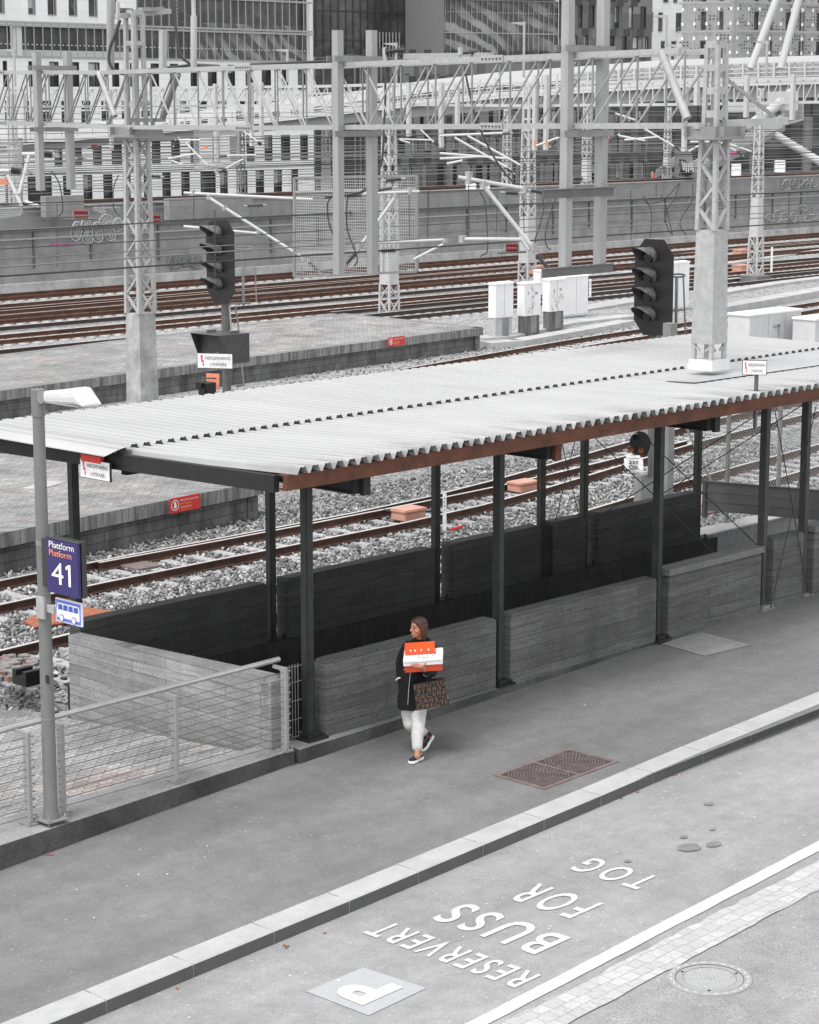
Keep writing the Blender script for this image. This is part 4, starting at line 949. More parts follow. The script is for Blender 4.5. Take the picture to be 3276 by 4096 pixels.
lattice(ML, X1, Y1, zz1(1252), zz1(560), .42, .32, 'galv', .075, .045, .42)
m = MB(); m.box(X1-.42, X1+.42, Y1-.42, Y1+.42, zz1(548), zz1(538)); m.box(X1-.45, X1+.45, Y1-.33, Y1-.31, zz1(538), zz1(508)); m.box(X1-.33, X1-.31, Y1-.45, Y1+.45, zz1(538), zz1(508)); m.box(X1-.45, X1+.45, Y1+.31, Y1+.33, zz1(538), zz1(508)); m.box(X1-.5, X1+.5, Y1-.36, Y1-.34, zz1(488), zz1(472)); m.build('bracket', 'galv_mid', ML)
solidtop(ML, X1, Y1, zz1(540), zz1(50), .28, 'galv')
# box truss of the near portal
PD = Vector((X1-X2, Y1-Y2, 0)); PL = PD.length; PD.normalize(); PN = Vector((PD.y, -PD.x, 0))
P0_ = (X2, Y2); P1_ = (X1, Y1)
def pw(u, v): p = atpl(u, v, P0_, P1_); return ((Vector((p.x-X2, p.y-Y2, 0))).dot(PD), p.z)
TOPP = sorted(pw(u, v) for u, v in [(-260, 300), (0, 290), (440, 290), (570, 287), (1000, 271), (1334, 263), (1800, 245), (2183, 230), (2700, 208), (2780, 204)])
BOTP = sorted(pw(u, v) for u, v in [(-260, 486), (0, 489), (480, 508), (1000, 512), (1800, 506), (2183, 504), (2740, 503), (2860, 503)])
def li(P, w):
    if w <= P[0][0]: return P[0][1]
    for (a, b), (c, d) in zip(P, P[1:]):
        if w <= c: return b+(d-b)*(w-a)/(c-a)
    return P[-1][1]
def PP(w, z, o=0.0): return Vector((X2, Y2, 0))+PD*w+PN*o+Vector((0, 0, z))
TR = thing('portal_truss', 'long galvanised box truss spanning the tracks between the two near masts', 'truss', (27.5, 27, 7), 'portal trusses carrying the overhead wires')
w0, w1 = TOPP[0][0], TOPP[-1][0]+2
for o in (-.27, .27):
    for P, nm in ((TOPP, 'top_chord'), (BOTP, 'bottom_chord')):
        ws = [p[0] for p in P]; lo = ws[0]-.1 if nm == 'bottom_chord' else ws[0]+(0 if o < 0 else 0)
        m = MB()
        for a, b in zip(ws, ws[1:]): m.bar(PP(a, li(P, a), o), PP(b, li(P, b), o), .05, .085)
        m.build(nm, 'galv_light', TR)
w = .35; k = 0; wL = min(TOPP[-1][0], BOTP[-1][0])
while w < wL-1.1:
    u_, _ = 0, 0; bay = 1.05
    lean = 1 if w < 8.6 else (-1 if w < 17 else 1)
    for o in (-.27, .27):
        MB().bar(PP(w, li(BOTP, w), o), PP(w, li(TOPP, w), o), .022).build('vertical', 'galv_mid', TR)
        a, b = (w, w+bay) if lean > 0 else (w+bay, w)
        MB().bar(PP(b, li(BOTP, b), o), PP(a, li(TOPP, a), o), .024).build('diagonal', 'galv_mid' if lean > 0 and w > 17 else 'galv', TR)
    w += bay
for uu in (50, 1030, 2030):
    ww, _ = pw(uu, 500)
    for P in (TOPP, BOTP):
        m = MB(); m.obox(PP(ww, li(P, ww), -.31), PD*.30, Vector((0, 0, .055)), PN*.008)
        m.build('splice_plate', 'galv', TR)
        m = MB()
        for q in range(6): c = PP(ww-.24+.096*q, li(P, ww), -.32); m.tube([c, c-PN*.02], .016, 6)
        m.build('bolts', 'galv_dark', TR)
# heavy raking braces at the masts
def brace(u0, v0, u1, v1, r, mat_='galv', o=-.3):
    a = pw(u0, v0); b = pw(u1, v1); MB().tube([PP(a[0], a[1], o), PP(b[0], b[1], o)], r, 10).build('raking_brace', mat_, TR)
brace(446, 292, 512, 465, .058); brace(668, 296, 607, 470, .07, 'galv_mid', .25); brace(2712, 210, 2815, 475, .062); 
MB().bar(Vector((X2+.25, Y2+.3, zz(260))), Vector((X2+.95, Y2-.35, zz(470))), .05).build('raking_brace', 'galv_mid', TR)
MB().bar(Vector((X2+.1, Y2-.1, zz(495))), Vector((X2+.95, Y2-.55, zz(483))), .12, .10).build('outrigger', 'galv', TR)
# paired hanging posts
MESH_T = None
def pair(uf, ub, vt, vb, vtb, vbb, wpx, lab, yb=(0,)):
    a, b = pw(uf, 400)[0], pw(ub, 400)[0]; wm = (a+b)/2
    T = thing('hanging_posts', lab, 'post', PP(wm, 5), 'paired posts hung from the near truss')
    res = []
    for u, v0, v1, o in ((uf, vt, vb, 0), (ub, vtb, vbb, 1)):
        # spot on the ray of this post at a fixed offset from the truss line
        r = ray(u, 420); q0 = Vector((X2, Y2, 0))+PN*(-.40 if o == 0 else .40)
        kk = (PN.x*q0.x+PN.y*q0.y)/(PN.x*r.x+PN.y*r.y); x, y = r.x*kk, r.y*kk
        za, zb = z_at(u, v1, x, y), z_at(u, v0, x, y); dep = x*FX+y*FY; w_ = wpx*dep/8750*.62
        MB().box(x-w_/2, x+w_/2, y-w_/2, y+w_/2, za, zb).build('post', 'galv_post', T); res.append((x, y, za, zb, w_))
    (x0, y0, *_), (x1, y1, *_) = res
    for P in (TOPP, BOTP):
        z = li(P, wm)+(.10 if P is TOPP else -.11)
        m = MB(); dd = Vector((x1-x0, y1-y0, 0)).normalized(); sd_ = Vector((-dd.y, dd.x, 0))
        for s_ in (-1, 1):
            m.bar(Vector((x0, y0, z))-dd*.17+sd_*s_*.10, Vector((x1, y1, z))+dd*.17+sd_*s_*.10, .02, .10)
        m.build('clamp_channel', 'galv_mid', T)
    return T, res
HL, rl = pair(152, 275, 208, 762, 208, 757, 42, 'leftmost pair of grey posts hanging from the truss')
HM, rm_ = pair(1352, 1487, 121, 1098, 121, 1095, 52, 'middle pair of grey posts hanging from the truss with mesh screen')
HR, rr_ = pair(2268, 2408, -60, 1090, -60, 1078, 60, 'rightmost pair of grey posts rising above the frame and hanging below the truss')
for v in (772, 1083):
    x, y = rr_[0][0], rr_[0][1]; x1_, y1_ = rr_[1][0], rr_[1][1]; z = z_at(2268, v, x, y); d_ = Vector((x1_-x, y1_-y, 0)).normalized()
    m = MB(); p = Vector((x, y, z)); m.bar(p-d_*.55-Vector((.12, .12, 0)), p+d_*1.1-Vector((.12, .12, 0)), .02, .13); m.bar(p-d_*.55-Vector((.12, .12, -.065)), p+d_*1.1-Vector((.12, .12, -.065)), .07, .012); m.build('bracket', 'galv_dark', HR)
# poles standing on top of the truss
for u, vt, vb, r, lab, m_ in ((757, 60, 272, .055, 'tapered grey tube standing on the truss right of the left mast', 'galv_light'), (425, -40, 282, .085, 'thick grey tube standing on the truss left of the left mast', 'galv_post'), (634, 120, 285, .07, 'short square post on the truss beside the left mast', 'galv')):
    a = pw(u, vb); b = pw(u, vt); tb = MB(); pts_ = [PP(a[0], a[1], .1), PP(b[0], b[1], .1)]
    if u == 757: pts_ = [PP(a[0], a[1], .1), PP(b[0], pw(u, 70)[1], .1), PP(b[0], pw(u, 55)[1], .1), PP(b[0], pw(u, -30)[1], .1)]; tb.tube(pts_, [r*1.2, r*1.2, r*.8, r*.8], 12)
    elif u == 634: tb.bar(pts_[0], pts_[1], .12)
    else: tb.tube(pts_, r, 12)
    tag(tb.build('mast_pole', m_), lab, 'pole')
# ---------------------------------------------------------------- insulators and cantilevers
def ins(mb, p, q, r, n=7, core=.4):
    p, q = Vector(p), Vector(q); pts = []; R = []
    for i in range(n):
        for f, k in ((.0, core), (.35, core), (.5, 1), (.62, 1), (.75, core)): pts.append(p+(q-p)*((i+f)/n)); R.append(r*k)
    pts.append(q); R.append(r*core); mb.tube(pts, R, 12, smooth=False); return mb
def canti(lab, dep, tubes, insul=(), red=(), clamps=(), dark=(), nm='cantilever', grp='cantilever arms holding the wires', r=.028):
    a = tubes[0] if tubes else insul[0]; T = thing(nm, lab, 'cantilever arm' if nm == 'cantilever' else 'insulator', atd(a[0], a[1], dep), grp)
    for t in tubes:
        u0, v0, u1, v1 = t[:4]; d0 = dep+(t[4] if len(t) > 4 else 0); d1 = dep+(t[5] if len(t) > 5 else 0)
        MB().tube([atd(u0, v0, d0), atd(u1, v1, d1)], r, 10).build('tube', 'tube_white', T)
    for t in insul:
        p, q = atd(t[0], t[1], dep), atd(t[2], t[3], dep); ins(MB(), p, q, t[4]*dep/8750).build('insulator', 'insulator', T)
        e = (q-p).normalized()*.09; MB().tube([p-e, q+e], .02, 8).build('end_fitting', 'galv_light', T)
    for t in red:
        p, q = atd(t[0], t[1], dep), atd(t[2], t[3], dep); ins(MB(), p, q, t[4]*dep/8750, 9, .75).build('insulator', 'insulator_red', T)
    for u, v in clamps: c = atd(u, v, dep); MB().box(c.x-.045, c.x+.045, c.y-.045, c.y+.045, c.z-.06, c.z+.06).build('clamp', 'galv', T)
    return T
canti('large white cantilever arm fixed to the rightmost hanging posts', 36.5, [(1833, 709, 2100, 755), (1934, 742, 2130, 989), (1847, 957, 2085, 958), (2082, 948, 2115, 1000)], [(2123, 762, 2189, 774, 15), (2146, 1018, 2192, 1074, 15)], (), [(1876, 700), (2100, 757), (2133, 990), (1935, 738), (1850, 957), (1875, 722)], r=.036)
canti('white cantilever arm crossing the mesh screen in the middle', 42.5, [(1455, 776, 1678, 766), (1583, 786, 1440, 985), (1460, 973, 1787, 959), (1655, 1038, 1772, 978)], [(1388, 786, 1446, 781, 12), (1388, 1054, 1424, 1012, 13)], (), [(1640, 765), (1583, 783), (1437, 985), (1780, 960), (1380, 1062)], r=.03)
canti('white cantilever arm reaching over the left signal', 55, [(735, 772, 1250, 798), (836, 791, 1215, 1034), (735, 906, 1038, 935)], [(1236, 1048, 1272, 1084, 14)], (), [(772, 770), (836, 789), (1032, 933), (900, 832), (1212, 1034)], r=.04)
canti('short white tubes with two fat insulators bracketed to the leftmost posts', 60, [(88, 616, 170, 616), (-20, 683, 38, 683), (30, 700, 88, 828), (100, 806, 155, 825), (118, 615, 75, 780)], [(176, 616, 210, 620, 15), (44, 682, 84, 686, 16)], (), [(228, 622), (140, 690), (110, 690)], r=.05)
canti('group of slender white tubes behind the truss right of the middle posts', 62, [(1759, 543, 2010, 532), (1759, 613, 2025, 634), (1818, 550, 2044, 679), (1870, 543, 2080, 660), (1759, 635, 1936, 626), (1788, 655, 1850, 642)], [(2010, 536, 2040, 534, 9), (2024, 672, 2050, 690, 9)], r=.035)
canti('white tubes with insulators right of the rightmost posts', 70, [(2461, 454, 2540, 480), (2577, 515, 2695, 585), (2472, 542, 2580, 563), (2498, 560, 2630, 548), (2240, 548, 2140, 585)], [(2434, 568, 2470, 540, 9), (2432, 450, 2458, 455, 9), (2205, 583, 2225, 562, 8), (2697, 586, 2722, 602, 8)], r=.035)
canti('white tubes reaching to the far mast at the right', 75, [(2898, 570, 3005, 606), (2882, 570, 2945, 604), (2760, 567, 2880, 567), (2755, 605, 2795, 583)], [(2945, 604, 2968, 620, 8)], r=.035)
canti('white tubes above the left signal behind the truss', 75, [(743, 571, 829, 660), (672, 635, 780, 615), (680, 640, 732, 660), (700, 560, 800, 560)], [(697, 580, 712, 556, 9), (876, 626, 908, 624, 8), (875, 690, 905, 675, 11)], r=.035)
canti('white tubes behind the mesh screen', 80, [(908, 622, 1025, 620), (900, 675, 985, 630), (970, 522, 1040, 572), (1565, 505, 1500, 500)], [(1032, 568, 1045, 580, 8)], r=.03)
canti('thin white arm hanging in front of the far mast at right', 85, [(1595, 556, 1725, 560), (1600, 560, 1640, 572), (1680, 516, 1735, 568), (2740, 605, 2700, 590)], [(1735, 570, 1755, 582, 8)], r=.03)
canti('pair of fat grey string insulators on the wires left of the rightmost posts', 37, [], [(2022, 771, 2073, 774, 14)], nm='string_insulator', grp='insulators strung on the wires')
canti('two string insulators at the top of the mesh screen', 42, [], [(1545, 722, 1604, 716, 15), (1513, 761, 1568, 752, 12)], nm='string_insulator', grp='insulators strung on the wires')
canti('string insulator at the lower part of the mesh screen', 42, [], [(1526, 1004, 1580, 1001, 15)], nm='string_insulator', grp='insulators strung on the wires')
canti('string insulator on the wire above the left signal', 55, [], [(990, 823, 1052, 820, 11)], nm='string_insulator', grp='insulators strung on the wires')
canti('string insulator between the left mast and the truss', 60, [], [(607, 705, 642, 707, 11), (310, 634, 335, 634, 7)], nm='string_insulator', grp='insulators strung on the wires')
canti('string insulator right beside the rightmost front post', 50, [], [(2292, 715, 2330, 716, 14)], nm='string_insulator', grp='insulators strung on the wires')
for lab, u, v, d in (('red double insulator right of the middle, above the far tracks', 2048, 980, 60), ('red double insulator hanging at the left over the graffiti wall', 324, 848, 70), ('red double insulator just right of the left mast', 615, 865, 70), ('small red double insulator below the bridge at left', 377, 580, 110)):
    k = 60/d; w_ = 22 if d == 60 else (26 if d == 70 else 11)
    T = canti(lab, d, [], [], [(u-w_, v, u+w_, v, 10 if d < 100 else 5), (u-w_, v+19*(1 if d < 100 else .5), u+w_, v+19*(1 if d < 100 else .5), 10 if d < 100 else 5)], nm='section_insulator', grp='red section insulators') if False else thing('section_insulator', lab, 'insulator', atd(u, v, d), 'red section insulators')
    dv_ = 18 if d < 100 else 8; rr2 = (10 if d < 100 else 5)*d/8750
    for q in (0, 1): ins(MB(), atd(u-w_, v+q*dv_, d), atd(u+w_, v+q*dv_, d), rr2, 9, .75).build('ribbed_body', 'insulator_red', T)
    a = atd(u-w_*1.15, v+dv_/2, d); b = atd(u+w_*1.15, v+dv_/2, d); m = MB()
    for c in (a, b): m.box(c.x-.02, c.x+.02, c.y-.02, c.y+.02, c.z-dv_*.8*d/8750, c.z+dv_*.8*d/8750)
    m.build('end_plate', 'galv_mid', T); MB().tube([atd(u-w_*2.6, v+dv_*1.7, d), atd(u+w_*2.6, v+dv_*1.5, d)], .035, 6).build('beam', 'galv_dark', T)
# mesh screens
def screen(u0, v0, u1, v1, dep, lab, frame, rails, extra=None):
    T = thing('mesh_screen', lab, 'mesh screen', atd((u0+u1)/2, v1, dep), 'perforated mesh screens'); p = [atd(u0, v0, dep+.6), atd(u1, v0-8, dep-.6), atd(u1, v1-22, dep-.6), atd(u0, v1, dep+.6)]
    MB().add(p, [(0, 1, 2, 3)]) or None
    m = MB(); m.add(p, [(0, 1, 2, 3)]); m.build('wire_mesh', 'mesh', T)
    for a, b in ((0, 1), (1, 2), (2, 3), (3, 0)): MB().bar(p[a], p[b], frame).build('frame', 'galv_mid', T)
    for f in rails:
        a, b = p[0]+(p[3]-p[0])*f, p[1]+(p[2]-p[1])*f; MB().bar(a, b, .04).build('rail', 'galv', T)
    for f in (extra or ()): MB().bar(p[0]+(p[1]-p[0])*f, p[3]+(p[2]-p[3])*f, .04).build('stile', 'galv_light', T)
    return T
t = NT('mesh'); X = t.sep(); al = t.math('ADD', X[0], t.math('MULTIPLY', X[1], -.9))
ga = t.math('PINGPONG', t.math('MULTIPLY', al, 1.0), .028); gb = t.math('PINGPONG', X[2], .028)
lt_ = t.math('LESS_THAN', t.math('MINIMUM', ga, gb), .0058)
tr = t.n('ShaderNodeBsdfTransparent'); mx = t.n('ShaderNodeMixShader'); t.l(lt_, mx.inputs[0]); t.l(tr.outputs[0], mx.inputs[1]); t.l(t.b.outputs[0], mx.inputs[2]); t.l(mx.outputs[0], t.o.inputs[0])
t.fin(g(.30), .5)
screen(1178, 712, 1668, 1108, 43.6, 'large mesh screen behind the middle hanging posts', .05, (.14, .76), (.345, .73))
screen(779, 525, 955, 682, 82, 'smaller hazy mesh screen hanging left of the middle', .05, (.92,)); screen(-60, 578, 86, 880, 62, 'mesh screen cut off by the left picture edge', .06, (.08,)); screen(3130, 415, 3212, 502, 105, 'small mesh screen below the bridge at right', .06, (.95,))
T = thing('warning_plate', 'orange warning plate on the mesh screen at the left edge', 'sign', atd(15, 727, 61.5)); MB().obox(atd(15, 727, 61.4), Vector((.69*.1, -.72*.1, 0)), Vector((.005, .005, 0)), Vector((0, 0, .085))).build('plate', 'orange_board', T)
for u, v, d, lab in ((822, 590, 81.5, 'small orange plate on the hanging mesh screen'), (1372, 1022, 42.4, 'small orange plate low on the middle front post'), (2140, 573, 68, 'tiny orange plate on the post left of the rightmost pair'), (2186, 573, 68, 'tiny orange plate beside the one left of the rightmost pair'), (2432, 543, 68, 'tiny orange plate on the rear rightmost post')):
    k = .07 if d < 80 else .08; tag(MB().obox(atd(u, v, d), Vector((.69*k*(.5 if d < 80 and d > 50 or d < 45 else 1), -.72*k*(.5 if d < 80 else 1), 0)), Vector((.005, .005, 0)), Vector((0, 0, k*(1.3 if d < 80 else .8)))).build('warning_plate', 'orange_board'), lab, 'sign')
# ---------------------------------------------------------------- far masts
def farmast(u, vb, z0, segs, wb, wt_, lab, m='galv_far', mb_=None):
    b = at(u, vb, z0); dep = b.x*FX+b.y*FY; T = thing('lattice_mast', lab, 'mast', b, 'lattice masts in the distance'); vt = segs[-1][1]; za, zb_ = b.z, z_at(u, vt, b.x, b.y)
    wf = lambda z: (wb+(wt_-wb)*(z-za)/(zb_-za))*dep/8750/1.42
    v = vb
    for kind, ve in segs:
        z1, z2 = z_at(u, v, b.x, b.y), z_at(u, ve, b.x, b.y)
        if kind == 'L': lattice(T, b.x, b.y, z1, z2, wf(z1), wf(z2), m, .075, .05)
        elif kind == 'C': cladbox(T, b.x, b.y, z1, z2, wf(z1)*1.08, wf(z2)*1.08, m)
        elif kind == 'S': solidtop(T, b.x, b.y, z1, z2, wf(z2), m)
        elif kind == 'B': cladbox(T, b.x, b.y, z1, z2, wf(z1)*1.9, wf(z2)*2.2, 'galv_mid', 'bracket')
        v = ve
    return T, b
basic('galv_far', .44, .55, .08, 2, .02)
farmast(1557, 1262, ZG, [('L', 1137), ('C', 1012), ('L', 500), ('B', 470), ('S', 345)], 78, 42, 'lattice mast with sheet-clad section directly below the mesh screen')
farmast(2108, 1135, ZG, [('L', 1050), ('C', 866), ('L', 520), ('S', 345)], 68, 42, 'lattice mast rising behind the white cabinets')
farmast(3020, 1112, ZG, [('L', 947), ('C', 790), ('L', 480), ('S', 357)], 62, 24, 'lattice mast with pale clad middle at the far right')
farmast(2025, 1000, ZG, [('C', 790), ('L', 520), ('S', 440)], 42, 26, 'slimmer lattice mast just left of the one behind the cabinets')
farmast(2345, 748, 2.35, [('L', 725), ('C', 628), ('L', 430)], 40, 26, 'distant pale mast seen between the rightmost hanging posts'); farmast(2667, 725, 2.35, [('L', 668), ('C', 600), ('L', 430)], 34, 20, 'distant pale mast with graffiti base left of the roof mast')
farmast(1305, 760, 0.5, [('C', 628), ('L', 500), ('S', 440)], 38, 26, 'distant lattice mast left of the middle hanging posts'); farmast(965, 790, 0.2, [('L', 430)], 34, 26, 'thin dark lattice mast behind the smaller mesh screen', 'galv_mid')
farmast(68, 1100, ZG, [('L', 950), ('C', 905), ('L', 560), ('S', 380)], 42, 34, 'lattice mast at the left edge on a concrete foot')
farmast(3092, 640, -1.5, [('S', 470)], 12, 12, 'thin pair of posts under the bridge at right')
b = at(72, 1125, ZG); tag(MB().box(b.x-.6, b.x+.6, b.y-.5, b.y+.5, ZG, ZG+.45).build('foundation_block', 'concrete_light'), 'square concrete foot under the mast at the left edge', 'foundation')
b = at(3020, 1130, ZG); tag(MB().box(b.x-.55, b.x+.6, b.y-.5, b.y+.5, ZG, ZG+.35).build('foundation_block', 'concrete_cap'), 'concrete foot under the mast at the far right', 'foundation')
# rear portals
def portal(pts_t, pts_b, dep0, dep1, u0, u1, lab, bays, cs, m='galv_far', vx=()):
    T = thing('portal_truss', lab, 'truss', atd((u0+u1)/2, 450, (dep0+dep1)/2), 'portal trusses carrying the overhead wires')
    D = lambda u: dep0+(dep1-dep0)*(u-u0)/(u1-u0)
    V = lambda P, u: li(P, u)
    for o in (0, .5):
        for P in (pts_t, pts_b):
            mm = MB()
            for (a, va), (b_, vb_) in zip(P, P[1:]): mm.bar(atd(a, va, D(a)+o), atd(b_, vb_, D(b_)+o), .09, cs)
            mm.build('chord', m, T)
        mm = MB()
        for i in range(bays):
            a, b_ = u0+(u1-u0)*i/bays, u0+(u1-u0)*(i+1)/bays; mm.bar(atd(a, V(pts_b, a), D(a)+o), atd(a, V(pts_t, a), D(a)+o), .035)
            x, y = (a, b_) if i % 2 else (b_, a)
            if u0 < -1e9: pass
            mm.bar(atd(a, V(pts_b, a), D(a)+o), atd(b_, V(pts_t, b_), D(b_)+o), .035)
        mm.build('web', m, T)
    for u, vt, vb in vx:
        c = atd(u, 420, D(u)-.4); w_ = .16; MB().box(c.x-w_/2, c.x+w_/2, c.y-w_/2, c.y+w_/2, z_at(u, vb, c.x, c.y), z_at(u, vt, c.x, c.y)).build('hanging_post', m, T)
    return T
portal([(-50, 352), (600, 352), (1300, 345), (1545, 338)], [(-50, 428), (600, 425), (1300, 420), (1545, 418)], 118, 92, -50, 1545, 'second truss behind the near one in the left half', 34, .12, vx=[(95, 375, 575), (280, 365, 500), (442, 360, 600), (862, 335, 690), (1005, 330, 585), (1045, 330, 560)])
portal([(1545, 338), (2120, 335), (2700, 325), (3400, 310)], [(1545, 418), (2120, 423), (2700, 418), (3400, 406)], 92, 84, 1545, 3400, 'second truss behind the near one in the right half', 40, .11, vx=[(1635, 330, 545), (1765, 330, 590), (1830, 345, 500), (2140, 300, 600), (2185, 300, 600), (2740, 345, 600), (2785, 300, 420), (2985, 300, 470), (3170, 295, 480)])
portal([(-50, 372), (700, 378), (1500, 372)], [(-50, 445), (700, 438), (1500, 432)], 165, 150, -50, 1500, 'third and faintest truss farther back at the left', 30, .12, vx=[(40, 380, 600), (700, 370, 520)])
# ---------------------------------------------------------------- wires
WL = [(1000, 31, .008), (905, 44, .008), (880, 48, .008), (775, 60, .008), (748, 61, .008), (724, 65, .008), (682, 71, .010), (648, 75, .010), (622, 79, .010), (605, 79, .010), (585, 71, .010), (540, 88, .012), (515, 88, .012), (480, 75, .010), (455, 88, .010), (430, 79, .008), (700, 79, .010), (740, 88, .010), (1110, 28, .014), (1091, 28, .012), (1041, 31, .010), (945, 31, .012), (925, 31, .010), ][:18]+[(1110, 28, .014), (1091, 28, .012), (1041, 31, .010), (945, 31, .012), (925, 31, .010), (846, 44, .014), (820, 44, .012), (795, 48, .010), (734, 60, .012), (712, 61, .010), (655, 44, .012), (640, 65, .014), (690, 65, .012), (760, 65, .010), (672, 71, .014), (700, 71, .012), (610, 75, .014), (630, 79, .014), (597, 88, .014), (668, 88, .014), (650, 79, .012), (575, 71, .016), (560, 61, .012), (860, 61, .010)]
for i, (v, t_, r) in enumerate(WL):
    a = att(0, v, t_); z = a.z; e = a.x+260
    pts = []; n = 40
    for k in range(n+1):
        s = a.x-30+(e-a.x+30)*k/n; sag = .10*abs(sin((s-8)/50*pi)) if i % 2 else 0
        pts.append((s, t_+(.2*sin(s/50*pi)), z+sag*1.0))
    MB().tube(pts, r*(1 if t_ < 50 else 1.5), 4, smooth=False).build('overhead_wire', 'wire_dark' if i % 3 == 0 else 'wire_grey')
    o = bpy.data.objects['overhead_wire' if i == 0 else 'overhead_wire.%03d' % i]
    where = {28: 'over the platform track', 31: 'over the track next to the shelter', 44: 'over the track behind the roof', 48: 'beside the track behind the roof', 60: 'over the first far track', 61: 'over the track behind the far platform', 65: 'over the second far track', 71: 'over the middle far track', 75: 'over the track before the graffiti wall', 79: 'over the farthest track', 88: 'over the elevated track'}[t_]
    same = sorted([q[0] for q in WL if q[1] == t_], reverse=True); rk = same.index(v)
    tag(o, 'thin %s overhead wire %s, %s' % ('dark' if i % 3 == 0 else 'grey', where, ('the only one there' if len(same) == 1 else ['lowest of them', 'second from below', 'third from below', 'fourth from below', 'fifth from below', 'sixth from below', 'seventh from below', 'eighth from below'][rk])), 'wire', 'overhead wires running along the tracks')
def cable(pts, dep, r, lab, m_='wire_dark', n=24):
    P = [atd(u, v, dep) for u, v in pts]; out = []
    for i in range(len(P)-1):
        p0, p1, p2, p3 = P[max(i-1, 0)], P[i], P[i+1], P[min(i+2, len(P)-1)]
        for k in range(6):
            f = k/6; out.append(.5*((2*p1)+(-p0+p2)*f+(2*p0-5*p1+4*p2-p3)*f*f+(-p0+3*p1-3*p2+p3)*f*f*f))
    out.append(P[-1]); return tag(MB().tube(out, r, 6).build('cable', m_), lab, 'cable')
cable([(480, 80), (460, 140), (442, 185), (436, 240), (455, 278), (500, 297), (560, 290), (610, 276), (700, 268), (780, 260), (880, 265)], 46, .035, 'thick dark cable looping round the left mast above the truss')
cable([(695, -10), (700, 60), (707, 150), (718, 210), (745, 245), (790, 262), (880, 266)], 45.5, .03, 'dark cable dropping from the top edge to the truss')
cable([(1000, 258), (1150, 252), (1320, 243), (1380, 225), (1440, 226), (1500, 240), (1560, 246), (1640, 240)], 42, .03, 'thick dark cable lying along the truss top in the middle')
cable([(1541, 265), (1541, 400), (1535, 520), (1528, 640), (1500, 710), (1440, 770), (1300, 790)], 41, .022, 'black cable hanging straight down right of the middle posts')
cable([(1856, 265), (1885, 400), (1915, 500), (1960, 600), (2010, 680), (2060, 735), (2095, 752)], 37, .018, 'long black cable sagging down to the large cantilever arm')
cable([(1328, 782), (1310, 820), (1318, 900), (1345, 960), (1365, 1005)], 42, .014, 'thin black loop hanging in front of the mesh screen'); cable([(1390, 790), (1386, 850), (1390, 920), (1415, 990), (1430, 1040), (1415, 1065)], 42, .014, 'second thin black loop in front of the mesh screen')
cable([(1918, 765), (1940, 810), (1948, 900), (1950, 1000), (1930, 1020), (1920, 1026)], 50, .016, 'black jumper cable left of the large cantilever arm'); cable([(2168, 785), (2175, 830), (2160, 900), (2143, 950), (2138, 985)], 45, .013, 'black jumper cable curving below the bracket'); cable([(2225, 790), (2200, 860), (2182, 930), (2185, 980), (2205, 1000)], 45, .013, 'black jumper cable right of the other below the bracket')
cable([(2575, 785), (2600, 830), (2607, 880), (2600, 950)], 60, .016, 'black hanging jumper left of the roof mast'); cable([(2645, 783), (2665, 830), (2690, 940)], 60, .016, 'second black hanging jumper left of the roof mast'); cable([(2718, 733), (2700, 790), (2665, 850), (2670, 910), (2690, 940)], 60, .016, 'black looping jumper just left of the roof mast'); cable([(2770, 738), (2768, 800), (2720, 890), (2745, 940)], 60, .016, 'black looping jumper touching the roof mast'); cable([(2575, 785), (2590, 815), (2650, 800), (2718, 733)], 60, .014, 'shallow black loop linking two hanging jumpers')
cable([(205, 685), (235, 730), (250, 810), (240, 860), (170, 883)], 60, .018, 'black hanging cable below the leftmost posts'); cable([(475, 700), (455, 750), (455, 830), (478, 865)], 62, .016, 'thin black hanging cable left of the left mast'); cable([(1400, 840), (1400, 870)], 42, .01, 'short dark dropper in the mesh screen')
for i, (u, va, vb, d) in enumerate([(228, 815, 1068, 45), (859, 838, 1108, 50), (775, 778, 900, 55), (1637, 782, 950, 42), (1875, 735, 950, 37), (1715, 762, 955, 50), (2995, 770, 860, 70), (3155, 770, 905, 62), (2523, 760, 960, 62), (1990, 780, 950, 60), (2095, 790, 985, 60)]):
    tag(MB().tube([atd(u, va, d), atd(u-(6 if i in (5, 9) else -1), vb, d)], .008 if d < 50 else .012, 5).build('dropper', 'wire_dark'), 'thin vertical dropper wire hanging ' + ['left of the left mast', 'in front of the left signal', 'beside the left signal', 'on the mesh screen', 'from the large cantilever arm', 'right of the mesh screen', 'right of the roof mast', 'at the far right over the graffiti', 'left of the roof mast', 'over the red insulator', 'right of the red insulator'][i], 'wire', 'vertical dropper wires')
